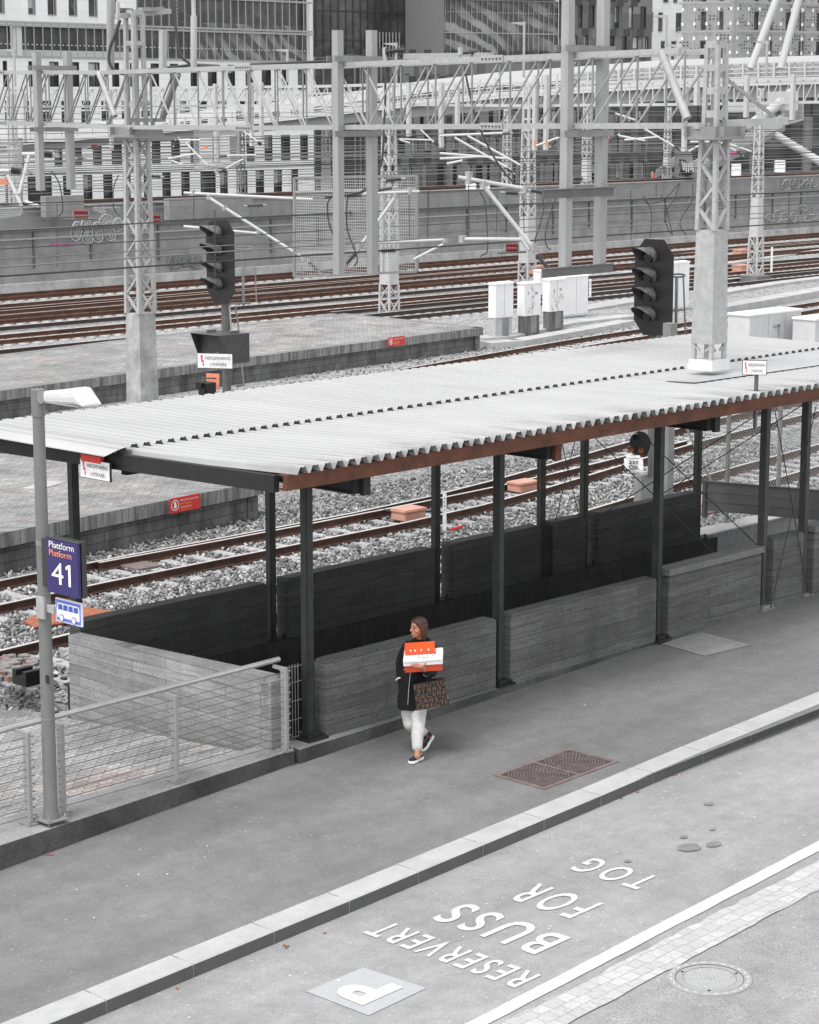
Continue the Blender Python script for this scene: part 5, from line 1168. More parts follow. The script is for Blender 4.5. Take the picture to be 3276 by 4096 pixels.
# switchgear on top of the left mast and truss
SG = thing('switch_gear', 'insulators and brackets crowning the left mast at the top edge', 'switch gear', atd(540, 60, 46))
m = MB(); m.bar(atd(470, 65, 45), atd(675, 45, 46.5), .14, .10); m.bar(atd(560, 38, 45.5), atd(650, 35, 46), .12, .08); m.build('cross_arm', 'galv_light', SG)
ins(MB(), atd(478, 45, 45.2), atd(528, 48, 45.6), .075).build('insulator', 'insulator', SG)
for u in (618, 658, 700): ins(MB(), atd(u, 28 if u < 690 else 80, 45.6), atd(u, -10, 45.6), .06, 6).build('insulator', 'insulator', SG)
MB().bar(atd(471, 8, 45), atd(472, 75, 45), .06).build('arc_horn', 'galv_light', SG)
S2 = thing('busbar_assembly', 'ribbed insulator and aluminium beams lying on the truss in the middle', 'switch gear', PP(10.5, 8.1))
MB().bar(atd(1625, 225, 41), atd(1960, 222, 37.5), .13, .10).build('beam', 'galv_light', S2); ins(MB(), atd(1540, 208, 41), atd(1618, 200, 41), .085, 12).build('insulator', 'insulator', S2); ins(MB(), atd(1850, 213, 38), atd(1910, 205, 38), .06, 8).build('insulator', 'insulator', S2)
MB().bar(atd(1538, 190, 41), atd(1542, 262, 41), .07, .05).build('upright', 'galv', S2); MB().bar(atd(1841, 190, 38.5), atd(1841, 222, 38.5), .07, .05).build('upright', 'galv', S2)
# ================================================================ SIGNALS
def signal(u, vt, vb, hv_, dep, lab, vpole, ladder):
    c = atd(u, (vt+vb)/2, dep); W = 1.02; T = thing('railway_signal', lab, 'railway signal', (c.x, c.y, -1.0), 'tall four-light railway signals')
    zt, zb_ = z_at(u, vt, c.x, c.y), z_at(u, vb, c.x, c.y); h_ = .33; k = .26
    pl_ = [(c.x, c.y-W/2, zb_+k*1.2), (c.x, c.y-W/2+k, zb_), (c.x, c.y+W/2-k, zb_), (c.x, c.y+W/2, zb_+k*1.2), (c.x, c.y+W/2, zt-k*1.2), (c.x, c.y+W/2-k, zt), (c.x, c.y-W/2+k, zt), (c.x, c.y-W/2, zt-k*1.2)]
    MB().prism(pl_, (.03, 0, 0)).build('backplate', 'signal_black', T, bevel=0)
    for v in hv_:
        z = z_at(u, v, c.x, c.y); yy = c.y+.12
        MB().tube([(c.x-.001, yy, z), (c.x-.06, yy, z)], .115, 20).build('lens', 'lens', T)
        m = MB(); N = 16; R = .205; vs = []; L0 = .50
        for j in range(2):
            for i in range(N+1):
                a = -.15*pi+1.3*pi*i/N; f = j
                L = L0*(.25+.75*max(0, sin(a))**.7) if j else 0
                vs.append((c.x-.005-L, yy+R*cos(a)*(1-.0*j), z+R*sin(a)-.10*L*0))
        m.add(vs, [(i, i+1, N+1+i+1, N+1+i) for i in range(N)], True); o = len(m.v)
        m.add([(x, c.y+.12+(y-c.y-.12)*.95, z+(q-z)*.95) for x, y, q in vs], [(i+1, i, N+1+i, N+1+i+1) for i in range(N)], True)
        m.build('hood', 'hood', T)
    pz = z_at(u, vpole, c.x, c.y)
    MB().tube([(c.x+.16, c.y, -1.1), (c.x+.16, c.y, zt-.5)], .11, 14).build('pole', 'galv_dark', T)
    for pts, r in ladder: MB().tube([atd(*p) for p in pts], r, 6).build('ladder_bar', 'galv_dark' if dep < 50 else 'galv_mid', T)
    return T
def arc(u, v, ru, rv, d, a0, a1, n=14): return [(u+ru*cos(radians(a0+(a1-a0)*i/n)), v+rv*sin(radians(a0+(a1-a0)*i/n)), d) for i in range(n+1)]
signal(880, 875, 1213, (935, 1004, 1074, 1141), 54, 'black signal with four hooded lamps at left above the platform', 1300, [([(971, 992, 55), (974, 1225, 55)], .035), ([(1012, 992, 55.5), (1022, 1100, 55.5), (1026, 1210, 55.5)], .015), (arc(975, 992, 38, 6, 55, 0, 360), .02), ([(920, 1215, 54.5), (1000, 1212, 55)], .03), ([(918, 1225, 54), (935, 1430, 53.5)], .02), ([(940, 1222, 54.5), (952, 1290, 54.5), (975, 1540, 54)], .022), ([(945, 1440, 54), (968, 1440, 54)], .012), ([(938, 1372, 54), (962, 1372, 54)], .012), ([(945, 1545, 54), (975, 1540, 54)], .03)])
signal(2613, 957, 1343, (1027, 1107, 1184, 1262), 46.7, 'black signal with four hooded lamps at right above the roof', 1375, [([(2706, 1105, 47.5), (2703, 1363, 47.5)], .035), ([(2733, 1105, 48), (2742, 1340, 48)], .02), (arc(2712, 1102, 28, 6, 47.5, 0, 360), .022), ([(2600, 1362, 46.4), (2725, 1357, 47)], .035), ([(2630, 1347, 46.4), (2725, 1350, 47.2)], .03)])
# dark route indicator box
IB = thing('route_indicator', 'dark hooded indicator box on the left signal pole above the warning sign', 'indicator', atd(865, 1440, 52.5))
c = atd(900, 1386, 53.2); zt, zb_ = z_at(900, 1330, c.x, c.y), z_at(900, 1446, c.x, c.y)
m = MB(); x0, x1, y0, y1 = c.x-.33, c.x+.33, c.y-.52, c.y+.52
m.add([(x0-.32, y0, zt), (x1, y0, zt), (x1, y1, zt), (x0-.32, y1, zt), (x0, y0, zt-.02), (x0, y1, zt-.02), (x0, y0, zb_+.1), (x0, y1, zb_+.1), (x1, y0, zb_), (x1, y1, zb_), (x0-.02, y0, zb_), (x0-.02, y1, zb_)],
      [(0, 1, 2, 3), (0, 10, 8, 1), (3, 2, 9, 11), (1, 8, 9, 2), (4, 6, 7, 5), (6, 10, 11, 7)]); m.build('casing', 'box_dark', IB)
m = MB()
for a in range(5):
    for b_ in range(7):
        if (a*3+b_*5) % 4: m.tube([(x0-.002, y0+.2+a*.16, zb_+.16+b_*.065), (x0-.012, y0+.2+a*.16, zb_+.16+b_*.065)], .016, 6)
m.build('lamp_dots', 'galv_dark', IB)
m = MB(); m.box(c.x-.3, c.x-.0, c.y+.3, c.y+.33, zt+.001, zt+.06); m.box(c.x-.1, c.x+.2, c.y-.3, c.y-.27, zt+.001, zt+.06); m.build('lifting_lug', 'galv_dark', IB)
DW = thing('dwarf_signal', 'small black double-hooded signal with orange board behind the roof edge', 'signal', atd(830, 1590, 44))
m = MB(); c = atd(820, 1550, 44)
for du, dv_ in ((-22, -14), (-8, 8)):
    p = atd(820+du+22, 1550+dv_, 44.1); m.tube([p, p+Vector((-.22, -.05, -.01))], .075, 14)
m.build('hood', 'signal_black', DW); m = MB(); m.box(c.x-.06, c.x+.18, c.y-.13, c.y+.13, c.z-.25, c.z+.10); m.build('casing', 'signal_black', DW)
p = [atd(825, 1493, 44.4), atd(877, 1496, 44.4), atd(877, 1560, 44.4), atd(825, 1560, 44.4)]; m = MB(); m.prism(p, (.02, .02, 0)); m.build('orange_board', 'orange_board', DW)
MB().obox(atd(846, 1513, 44.3), Vector((.07, -.073, 0)), Vector((.003, .003, 0)), Vector((0, 0, .012))).build('black_bar', 'black_text', DW)
D2 = thing('dwarf_signal', 'round black signal head with two amber lenses and a 237 OSL plate', 'signal', at(2600, 2010, -1.1))
dp = 42.5; c = atd(2560, 1775, dp)
m = MB(); sd2 = Vector((-.80, -.60, 0)).normalized(); rx_ = Vector((.60, -.80, 0)); N = 24
pl_ = []
for i in range(N): a = 2*pi*i/N; r_ = .21; pl_.append(c+rx_*(r_*cos(a)*(1.0 if sin(a) > 0 else 1.0))+Vector((0, 0, .24*sin(a) if sin(a) > -.7 else -.2)))
m.prism(pl_, -sd2*.06); m.build('backplate', 'signal_black', D2)
for du, dv_, mt_ in ((-20, 22, 'lens_amber'), (20, 24, 'lens_amber'), (-2, -28, 'lens')):
    p = atd(2558+du-14, 1775+dv_, dp-.05); MB().tube([p, p+sd2*.03], .062, 16).build('lens', mt_, D2)
    m = MB(); vs = []
    for j in range(2):
        for i in range(13): a = 1.25*pi*i/12-.125*pi; L = .16*(.3+.7*max(0, sin(a))) if j else 0; q = p+sd2*L+rx_*.075*cos(a)+Vector((0, 0, .075*sin(a))); vs.append(q)
    m.add(vs, [(i, i+1, 14+i, 13+i) for i in range(12)], True); m.build('hood', 'signal_black', D2)
pl = [atd(2496, 1833, dp-.1), atd(2572, 1839, dp-.1), atd(2574, 1881, dp-.1), atd(2500, 1876, dp-.1)]; m = MB(); m.prism(pl, (.012, .012, 0)); m.build('number_plate', 'sign_white', D2)
m = MB(); m.prism([atd(2506, 1820, dp-.1), atd(2560, 1822, dp-.1), atd(2562, 1834, dp-.1), atd(2504, 1832, dp-.1)], (.01, .01, 0)); m.build('plate_top', 'sign_white', D2)
Xd = (pl[1]-pl[0]).normalized(); Yd = (pl[0]-pl[3]).normalized(); nn = Xd.cross(Yd)*.006
if nn.dot(pl[0]) > 0: nn = -nn
text('237', 'writing', 'black_text', atd(2516, 1856, dp-.12)+nn, Xd, Yd, 1, D2, fit=(.19, .072), bold=.03); text('OSL', 'writing', 'black_text', atd(2516, 1875, dp-.12)+nn, Xd, Yd, 1, D2, fit=(.20, .072), bold=.03)
MB().tube([atd(2602, 1905, dp+.4), atd(2602, 1690, dp+.4)], .055, 12).build('pole', 'galv_dark', D2)
b0 = atd(2580, 1900, dp+.4); m = MB(); m.box(b0.x-.13, b0.x+.22, b0.y-.05, b0.y+.18, -1.25, b0.z); m.build('concrete_foot', 'concrete_plain', D2, bevel=.02)
b0 = atd(2665, 1985, dp+1.5); tag(MB().box(b0.x-.1, b0.x+.1, b0.y-.1, b0.y+.1, -1.2, 3.0).build('concrete_post', 'galv_mid'), 'square grey post behind the 237 OSL signal', 'post')
# ================================================================ CABINETS, MARKERS, POINT MOTORS
def cabinet(u0, v_base, s_len, t_len, hbody, hbase, lab, m_='cabinet_white', base_m='concrete_light', doors=2, marks=None, num=None, dark=False):
    b = at(u0, v_base, ZG+.1); T = thing('cabinet', lab, 'cabinet', (b.x+s_len/2, b.y+t_len/2, ZG), 'white trackside cabinets'); x0, y0 = b.x, b.y; z0 = ZG; z1 = z0+.1+hbase; z2 = z1+hbody
    MB().box(x0, x0+s_len, y0, y0+t_len, z1, z2-.06).build('body', m_, T, bevel=.006)
    m = MB(); m.add([(x0-.03, y0-.03, z2-.058), (x0+s_len+.03, y0-.03, z2-.058), (x0+s_len+.03, y0+t_len+.03, z2-.058), (x0-.03, y0+t_len+.03, z2-.058), (x0-.02, y0-.02, z2-.01), (x0+s_len+.02, y0-.02, z2-.01), (x0+s_len+.02, y0+t_len+.02, z2-.01), (x0-.02, y0+t_len+.02, z2-.01), (x0+.08, y0+t_len/2, z2+.03), (x0+s_len-.08, y0+t_len/2, z2+.03)],
          [(0, 3, 2, 1), (0, 1, 5, 4), (1, 2, 6, 5), (2, 3, 7, 6), (3, 0, 4, 7), (4, 5, 9, 8), (5, 6, 9), (6, 7, 8, 9), (7, 4, 8)]); m.build('lid', m_, T)
    if hbase > .15:
        MB().box(x0+.03, x0+s_len-.03, y0+.03, y0+t_len-.03, z0, z1-.002).build('plinth', base_m, T)
        MB().box(x0+s_len*.42, x0+s_len*.78, y0+.018, y0+.029, z0+.1, z1-.04).build('vent_panel', 'galv_mid', T)
    n = doors
    for i in range(1, n): MB().box(x0+s_len*i/n-.006, x0+s_len*i/n+.006, y0-.003, y0-.0005, z1+.03, z2-.08).build('door_gap', 'galv_mid', T)
    if num:
        text(num, 'number', 'galv_dark', (x0+s_len*.62, y0-.006, z1+hbody*.62), (1, 0, 0), (0, 0, 1), 1, T, fit=(.17, .10))
        rnd = random.Random(hash(num) % 97 if False else len(num)*7+ord(num[-1]))
        for k in range(9):
            a = Vector((x0+rnd.uniform(.1, .8)*s_len, y0-.007, z1+rnd.uniform(.15, .85)*hbody)); pts_ = [a]
            for _ in range(5): a = a+Vector((rnd.uniform(-.07, .09), 0, rnd.uniform(-.1, .1))); a.z = min(max(a.z, z1+.05), z2-.1); a.x = min(max(a.x, x0+.03), x0+s_len-.03); pts_.append(a)
            MB().tube(pts_, .005, 4).build('scribble', 'scribble' if k % 3 else 'galv_mid', T)
    return T
basic('scribble', (.55, .22, .18), .7, .2); basic('wood_dark', .13, .9, .6, 9, .2, streak=True)
cabinet(1982, 1350, .98, .36, 1.28, .70, 'leftmost white cabinet on a tall pale concrete plinth')
cabinet(2097, 1337, .93, .36, 1.24, .66, 'white scribbled cabinet numbered 239B on a dark wooden plinth', base_m='wood_dark', num='239B')
cabinet(2197, 1318, .90, .36, 1.24, .66, 'white scribbled cabinet numbered 239A on a dark wooden plinth', base_m='wood_dark', num='239A')
cabinet(2257, 1265, 1.5, .35, 1.55, .05, 'wide white cabinet right behind the numbered ones'); cabinet(2160, 1185, .7, .4, 1.1, .05, 'small white cabinet peeping out above the numbered ones', doors=1)
cabinet(2668, 1240, 1.5, .5, 1.9, .05, 'white cabinet half hidden behind the right signal')
def bigcab(u0, vt, u1, dep, lab):
    a = atd(u0, vt+30, dep); L = 3.05; T = thing('cabinet', lab, 'cabinet', (a.x+L/2, a.y+.3, ZG), 'low grey-white trackside cabinets'); z2 = a.z; z0 = ZG
    MB().box(a.x, a.x+L, a.y, a.y+.9, z0, z2).build('body', 'cabinet_grey', T, bevel=.008); MB().box(a.x-.04, a.x+L+.04, a.y-.04, a.y+.94, z2+.002, z2+.09).build('lid', 'cabinet_white', T, bevel=.02)
    for f in (.36, .68): MB().box(a.x+L*f-.006, a.x+L*f+.006, a.y-.004, a.y-.0005, z0+.1, z2-.03).build('door_gap', 'galv_mid', T)
    MB().box(a.x+L*.45, a.x+L*.56, a.y-.03, a.y-.001, z2-.45, z2-.36).build('handle', 'galv_light', T); MB().box(a.x+L*.54, a.x+L*.57, a.y-.03, a.y-.001, z2-.75, z2-.35).build('handle', 'galv_light', T)
bigcab(3000, 1238, 3225, 73, 'large grey-white cabinet with lock bar behind the roof at right'); bigcab(3262, 1255, 3400, 73.5, 'large grey-white cabinet cut by the right picture edge')
def marker(u, vt, vb, txt, lab, wpx, z0=-1.15, tip=None):
    b = at(u, vb, z0); dep = b.x*FX+b.y*FY; w_ = wpx*dep/8750; T = thing('marker_post', lab, 'marker post', b, 'white numbered marker posts'); zt = z_at(u, vt, b.x, b.y)
    R_ = Vector((RX, RY, 0)); m = MB(); m.obox((b.x, b.y, (b.z+zt)/2), R_*w_/2, Vector((FX, FY, 0))*w_*.3, Vector((0, 0, (zt-b.z)/2))); m.build('post', 'sign_white', T)
    for i, ch in enumerate(txt):
        hgt = w_*.8; text(ch, 'digit', 'black_text', Vector((b.x, b.y, zt-w_*.5-hgt*(i+1)*1.35))-Vector((FX, FY, 0))*w_*.32-R_*w_*.25, R_, (0, 0, 1), 1, T, fit=(w_*(.22 if ch == '1' else .5), hgt))
    if tip: MB().tube([b+Vector((.05, -.1, .02)), b+Vector((.35, -.15, .05))], .03, 8).build('red_sleeve', 'red_bright', T)
marker(1778, 1975, 2122, '414A', 'white post marked 414A seen between the shelter posts', 15, tip=1); marker(2360, 1116, 1196, '404', 'white post marked 404 beside the far tracks', 9); marker(2379, 1012, 1063, '406', 'white post marked 406 between the rightmost hanging posts', 8); marker(3085, 988, 1090, '', 'blank white post near the mast at the far right', 8)
def motor(u, v, L, W, H, lab, far=False):
    b = at(u, v, ZG+.05); T = thing('point_motor', lab, 'point motor', b, 'orange point motors beside the tracks')
    MB().box(b.x, b.x+L, b.y, b.y+W, b.z+.02, b.z+H*.62).build('case', 'point_motor', T, bevel=.02)
    MB().box(b.x-.02, b.x+L+.02, b.y-.02, b.y+W+.02, b.z+H*.63, b.z+H*.85).build('lid', 'point_motor', T, bevel=.02)
    if not far:
        MB().box(b.x+.1, b.x+L-.1, b.y+.05, b.y+W-.05, b.z-.12, b.z+.02).build('foot', 'dark_steel', T); MB().tube([(b.x+L*.5, b.y+W, b.z+.12), (b.x+L*.4, b.y+W+.6, b.z+.12)], .035, 8).build('drive_rod', 'dark_steel', T); MB().tube([(b.x+L, b.y+.1, b.z+.15), (b.x+L+.4, b.y+.05, b.z+.1), (b.x+L+.6, b.y-.2, b.z)], .02, 8).build('cable', 'dark_steel', T)
motor(1622, 2093, .62, .42, .30, 'orange point motor beside the white 414A post'); motor(2085, 1977, .62, .42, .28, 'orange point motor between two shelter posts at the near track'); motor(2820, 2062, .62, .5, .30, 'orange point motor behind the chain-link fence')
motor(2965, 1026, .9, .6, .45, 'tiny orange point motor left of the far right mast', True); motor(2965, 1088, .9, .6, .4, 'tiny orange point motor at the foot of the far right mast', True); motor(2136, 1100, .9, .6, .5, 'tiny orange point motor behind the small white cabinet', True)
# red flag, cable troughs, small furniture
FL = thing('red_flag', 'small red flag standing on the track far behind, left of the stairs', 'flag', atd(2612, 705, 150)); m = MB(); m.prism([atd(2609, 687, 150), atd(2629, 708, 150), atd(2607, 712, 150)], (.1, .1, 0)); m.build('cloth', 'red_bright', FL); MB().tube([atd(2610, 715, 150), atd(2609, 685, 150)], .04, 6).build('stick', 'galv', FL)
for i, (p, w_, h_) in enumerate([([(1935, 1352), (2050, 1345), (2300, 1290), (2560, 1262)], .8, .12), ([(1965, 1372), (2100, 1362), (2350, 1318), (2540, 1282)], .7, .2), ([(2860, 1236), (3000, 1212), (3400, 1142)], .9, .3), ([(2890, 1172), (3020, 1150), (3160, 1128), (3400, 1100)], .8, .12), ([(2880, 1130), (2990, 1108)], .8, .1), ([(2330, 1240), (2600, 1198)], 1.2, .1), ([(2500, 1090), (2900, 1055), (3400, 985)], .5, .12), ([(2880, 1290), (3000, 1275)], .8, .15)]):
    q = [at(u, v, ZG+h_) for u, v in p]; m = MB()
    for a, b in zip(q, q[1:]):
        d = (b-a); n_ = max(1, int(d.length/1.0)); nr = Vector((-d.y, d.x, 0)).normalized()*w_
        for k in range(n_): c0, c1 = a+d*(k/n_), a+d*((k+.985)/n_); m.prism([c0, c1, c1+nr, c0+nr], (0, 0, -h_-.05))
    struct('cable_trough', m, 'concrete_light')
T = thing('base_box', 'short pole-foot plate and lid lying on the near platform pavers', 'hatch', at(330, 1965, -.4)); p = [at(u, v, -.395) for u, v in [(85, 1955), (190, 1925), (262, 1930), (160, 1958)]]; m = MB(); m.add(p, [(0, 1, 2, 3)]); m.prism(p, (0, 0, .012)); m.build('lid', 'concrete_light', T)
for p in ([(95, 2490), (200, 2440), (330, 2432), (455, 2450), (300, 2490), (140, 2515)],):
    q = [at(u, v, ZG+.05) for u, v in p]; tag(MB().prism(q, (0, 0, .03)).build('drain_grate', 'orange_rust'), 'rusty orange grating lying in the ballast behind the bus sign', 'grate')
tag(MB().obox(at(560, 2265, ZG+.05), (.28, 0, 0), (0, .3, 0), (0, 0, .03)).build('rusty_plate', 'grate_iron'), 'rusty plate between the rails of the near track', 'plate')
bb = at(105, 2750, -.3); tag(MB().box(bb.x+.0, bb.x+.28, bb.y, bb.y+.3, bb.z, bb.z+.12).box(bb.x, bb.x+.28, bb.y, bb.y+.08, bb.z+.12, bb.z+.2).box(bb.x, bb.x+.28, bb.y+.22, bb.y+.3, bb.z+.12, bb.z+.2).build('sign_foot', 'dark_steel'), 'black rubber foot block lying by the lamp post', 'block')
basic('paver_warm', (.21, .14, .12), .9, .3, 5, .3)
rnd = random.Random(12)
for k in range(46):
    p = at(rnd.uniform(-20, 190), rnd.uniform(2655, 2725), -.85+.0); n = 6; r_ = .09
    p = at(rnd.uniform(-20, 185), rnd.uniform(2640, 2730), -.75); a0 = rnd.random(); q = [p+Vector((r_*cos(a0+pi*i/3), r_*sin(a0+pi*i/3), rnd.uniform(-.01, .02))) for i in range(6)]
    tag(MB().prism(q, (0, 0, .07)).build('loose_paver', 'pavers_loose' if k % 3 else 'paver_warm'), 'loose hexagonal paving stone lying in the heap by the near rail', 'paving stone', 'heap of loose paving stones')
# drain covers in the pavement and the lane
G = thing('drain_cover', 'rectangular rusty cast iron double cover in the pavement', 'drain cover', (18.0, 14.9, zp(18)))
gx0, gx1, gy0, gy1 = 17.36, 18.65, 14.54, 15.27; zz_ = zp
def tilt(mb): mb.v = [(x, y, z+zp(x)) for x, y, z in mb.v]; return mb
m = MB(); m.box(gx0, gx1, gy0, gy0+.05, 0, .006); m.box(gx0, gx1, gy1-.05, gy1, 0, .006); m.box(gx0, gx0+.05, gy0+.05, gy1-.05, 0, .006); m.box(gx1-.05, gx1, gy0+.05, gy1-.05, 0, .006); m.box((gx0+gx1)/2-.02, (gx0+gx1)/2+.02, gy0+.05, gy1-.05, 0, .0055); tilt(m).build('frame', 'grate_iron', G)
m = MB(); m.box(gx0+.05, gx1-.05, gy0+.05, gy1-.05, .0005, .002); tilt(m).build('plate', 'grate_dark', G)
m = MB()
for cx in ((gx0*3+gx1)/4+.01, (gx0+gx1*3)/4-.01):
    cy = (gy0+gy1)/2
    for ri in range(1, 11):
        rad = ri*.033; n = max(5, int(ri*5.2))
        for k in range(n):
            a = 2*pi*(k+.5*(ri % 2))/n; x, y = cx+rad*cos(a), cy+rad*sin(a)
            if abs(x-cx) > .275 or abs(y-cy) > .3: continue
            d1, d2 = Vector((cos(a), sin(a), 0)), Vector((-sin(a), cos(a), 0)); m.obox((x, y, .0045), d2*.013, d1*.006, Vector((0, 0, .0025)))
tilt(m).build('studs', 'grate_iron', G)
MH = thing('manhole_cover', 'round pale manhole cover with diamond tread in the near lane', 'manhole cover', (14.7, 10.43, zp(14.7)-.12)); C0 = Vector((14.70, 10.43, 0)); R0 = .365
def disc(r0, r1, z0, z1, n=48):
    m = MB(); vs = []
    for k in range(n):
        a = 2*pi*k/n
        vs += [(C0.x+r0*cos(a), C0.y+r0*sin(a), z1), (C0.x+r1*cos(a), C0.y+r1*sin(a), z1), (C0.x+r1*cos(a), C0.y+r1*sin(a), z0)]
    m.add(vs, [(3*k, 3*k+1, 3*((k+1) % n)+1, 3*((k+1) % n)) for k in range(n)]+[(3*k+1, 3*k+2, 3*((k+1) % n)+2, 3*((k+1) % n)+1) for k in range(n)])
    return m
def tl(m): m.v = [(x, y, z+zp(x)-.126) for x, y, z in m.v]; return m
tl(disc(.298, R0, 0, .010)).build('outer_ring', 'manhole_iron', MH); tl(disc(0, .297, 0, .004)).build('cover', 'manhole_low', MH); tl(disc(.235, .29, 0, .008)).build('inner_ring', 'manhole_iron', MH); tl(disc(.0, .232, 0, .0065)).build('tread_plate', 'manhole_iron', MH)
m = MB()
for i in range(-9, 10):
    for j in range(-9, 10):
        x, y = i*.026, j*.026
        if (.05 < math.hypot(x, y) < .215): 
            a = pi/4 if (i+j) % 2 else -pi/4; d1, d2 = Vector((cos(a), sin(a), 0)), Vector((-sin(a), cos(a), 0)); m.obox((C0.x+x, C0.y+y, .0085), d1*.0125, d2*.003, Vector((0, 0, .002)))
for k in range(24): a = 2*pi*k/24; m.obox((C0.x+.332*cos(a), C0.y+.332*sin(a), .011), Vector((cos(a), sin(a), 0))*.008, Vector((-sin(a), cos(a), 0))*.02, Vector((0, 0, .0015)))
tl(m).build('tread_pattern', 'manhole_rib', MH)
for a in (100, 215, 335): x, y = C0.x+.262*cos(radians(a)), C0.y+.262*sin(radians(a)); tl(MB().box(x-.014, x+.014, y-.01, y+.01, .008, .0105)).build('key_slot', 'black_text', MH)
# leaves and litter
rnd = random.Random(5)
def bit(u, v, off, mt_, lab, cat, sz, grp):
    p = atp(u, v, off); n = 5; a0 = rnd.random()*6
    q = [(p.x+sz*rnd.uniform(.5, 1)*cos(a0+2*pi*i/n), p.y+sz*rnd.uniform(.4, .8)*sin(a0+2*pi*i/n), p.z+.004+rnd.uniform(0, sz*.35)) for i in range(n)]
    m = MB(); m.add(q, [(0, 1, 2, 3, 4)]); m.prism([Vector(x)-Vector((0, 0, .002)) for x in q], (0, 0, .0015)); return tag(m.build('fallen_leaf' if cat == 'leaf' else 'litter_scrap', mt_), lab, cat, grp)
for (u, v) in [(190, 3418), (205, 3420), (710, 3956), (1150, 3787), (1135, 3783), (1300, 3735), (2335, 3256), (2370, 3235), (2690, 2995), (1930, 3423), (2550, 3170), (2700, 3100), (1145, 3792), (2485, 3195)]:
    bit(u, v, -.13 if not (u < 300 and v < 3500) else 0, 'leaf', 'small brown fallen leaf lying in the gutter by the kerb', 'leaf', .03, 'fallen leaves')
for k in range(40):
    u = rnd.uniform(0, 3276); v = 3900-u*.30+rnd.uniform(-60, 500); bit(u, min(v, 4090), -.13, 'litter', 'tiny pale scrap of litter on the road surface', 'litter', rnd.uniform(.008, .02), 'scraps of litter')
for k in range(32):
    u = rnd.uniform(0, 3200); v = 3480-u*.34+rnd.uniform(60, 420); bit(u, v, 0, 'litter', 'tiny pale scrap of litter on the pavement', 'litter', rnd.uniform(.008, .016), 'scraps of litter on the pavement')
# graffiti bubbles and faded letters on the far wall
flat('graf_pale', .42, .8); flat('graf_grey', .20, .8)
def bubble(u, v, ru, rv, d_t, mt_, rot=0.0, par=None):
    P = []
    for k in range(20): a = 2*pi*k/20; x, y = ru*cos(a)*(1+.12*sin(3*a)), rv*sin(a)*(1+.1*cos(2*a)); P.append(att(u+x*cos(rot)-y*sin(rot), v+x*sin(rot)+y*cos(rot), d_t))
    MB().tube(P+[P[0]], .028, 4, smooth=False).build('graffiti', mt_, par or FW)
    for k in range(-2, 3): a, b = att(u+ru*k*.3-3, v-rv*.75*(1-.1*k*k), d_t), att(u+ru*k*.3+5, v+rv*.75*(1-.1*k*k), d_t); MB().tube([a, b], .022, 4, smooth=False).build('graffiti', mt_, par or FW)
for u, v, ru, rv, ro in ((305, 925, 20, 42, .1), (345, 905, 22, 30, -.2), (352, 950, 20, 28, .2), (390, 930, 20, 45, -.1), (425, 880, 26, 24, .3), (440, 925, 20, 42, -.15), (470, 900, 18, 30, .1), (498, 900, 12, 18, 0)): bubble(u, v, ru, rv, 81.9, 'graf_pale', ro)
for u, v, ru, rv in ((700, 1045, 24, 30), (745, 1035, 26, 30), (790, 1045, 22, 28)): bubble(u, v, ru, rv, 81.9, 'graf_grey')
for u, v, ru, rv, ro in ((3080, 870, 18, 14, .3), (3110, 865, 16, 26, 0), (3140, 865, 20, 16, -.3), (3170, 872, 14, 24, .2), (3240, 870, 26, 12, -.3), (3215, 830, 16, 10, .3)): bubble(u, v, ru, rv, 81.9, 'graf_pale', ro)
for u, v, ru, rv in ((3145, 740, 16, 22), (3185, 735, 14, 20), (3225, 740, 16, 22), (3255, 730, 12, 20)): bubble(u, v, ru, rv, 83.88, 'graf_pale', .1, UW)
p = att(372, 852, 82.95); q = att(482, 850, 82.95); tag(text('sgee', 'graffiti', 'graf_pale', p, (q-p), (0, 0, 1), 1, None, fit=((q-p).length, .30), bold=.04), 'faded pale letters sprayed on the grey screen panel at left', 'graffiti')
# ================================================================ BUILDINGS
def clad(name, base, bw, bh, var=.06, mortar=.72, c2=None):
    t = NT(name); X = t.sep(); al = t.math('ADD', X[0], t.math('MULTIPLY', X[1], -.35))
    b = t.n('ShaderNodeTexBrick'); b.offset = 0; b.inputs['Scale'].default_value = 1; b.inputs['Brick Width'].default_value = bw; b.inputs['Row Height'].default_value = bh
    b.inputs['Mortar Size'].default_value = .018; b.inputs['Mortar Smooth'].default_value = .3; b.inputs['Bias'].default_value = 0; t.l(t.comb(al, X[2]), b.inputs['Vector'])
    b.inputs['Color1'].default_value = (*g(base*(1-var)), 1); b.inputs['Color2'].default_value = (*g(min(1, base*(1+var)) if c2 is None else c2), 1); b.inputs['Mortar'].default_value = (*g(base*mortar), 1)
    c = t.mix(.3, b.outputs['Color'], t.ramp(t.noise(.5, 5, .6, t.scale(1, 1, .4)), [(.3, .3), (.7, .65)]), 'OVERLAY'); return t.fin(c, .6)
clad('white_cladding', .72, 1.9, 1.1, .04); clad('pale_cladding', .58, 1.5, .9, .06)
clad('dark_cladding', .085, 1.55, 3.05, .3, .6, .16); flat('dark_panel', .035, .5); flat('mid_panel', .15, .6); flat('steel_white', .62, .5); flat('frame_dark', .03, .5); flat('frame_grey', .30, .5); flat('bridge_white', .43, .5); flat('bridge_under', .26, .7); flat('frame_bright', .5, .5)
def glassm(name, lo, hi, sc, thr=(.5, .62), stretch=(1, 1, 1)):
    t = NT(name); f = t.noise(sc, 5, .6, t.scale(*stretch), .6); f2 = t.noise(sc*3, 3, .6)
    c = t.ramp(f, [(thr[0], g(lo)), (thr[1], g(hi))]); c = t.mix(.5, c, t.ramp(f2, [(.3, .2), (.7, .7)]), 'OVERLAY'); return t.fin(c, .25)
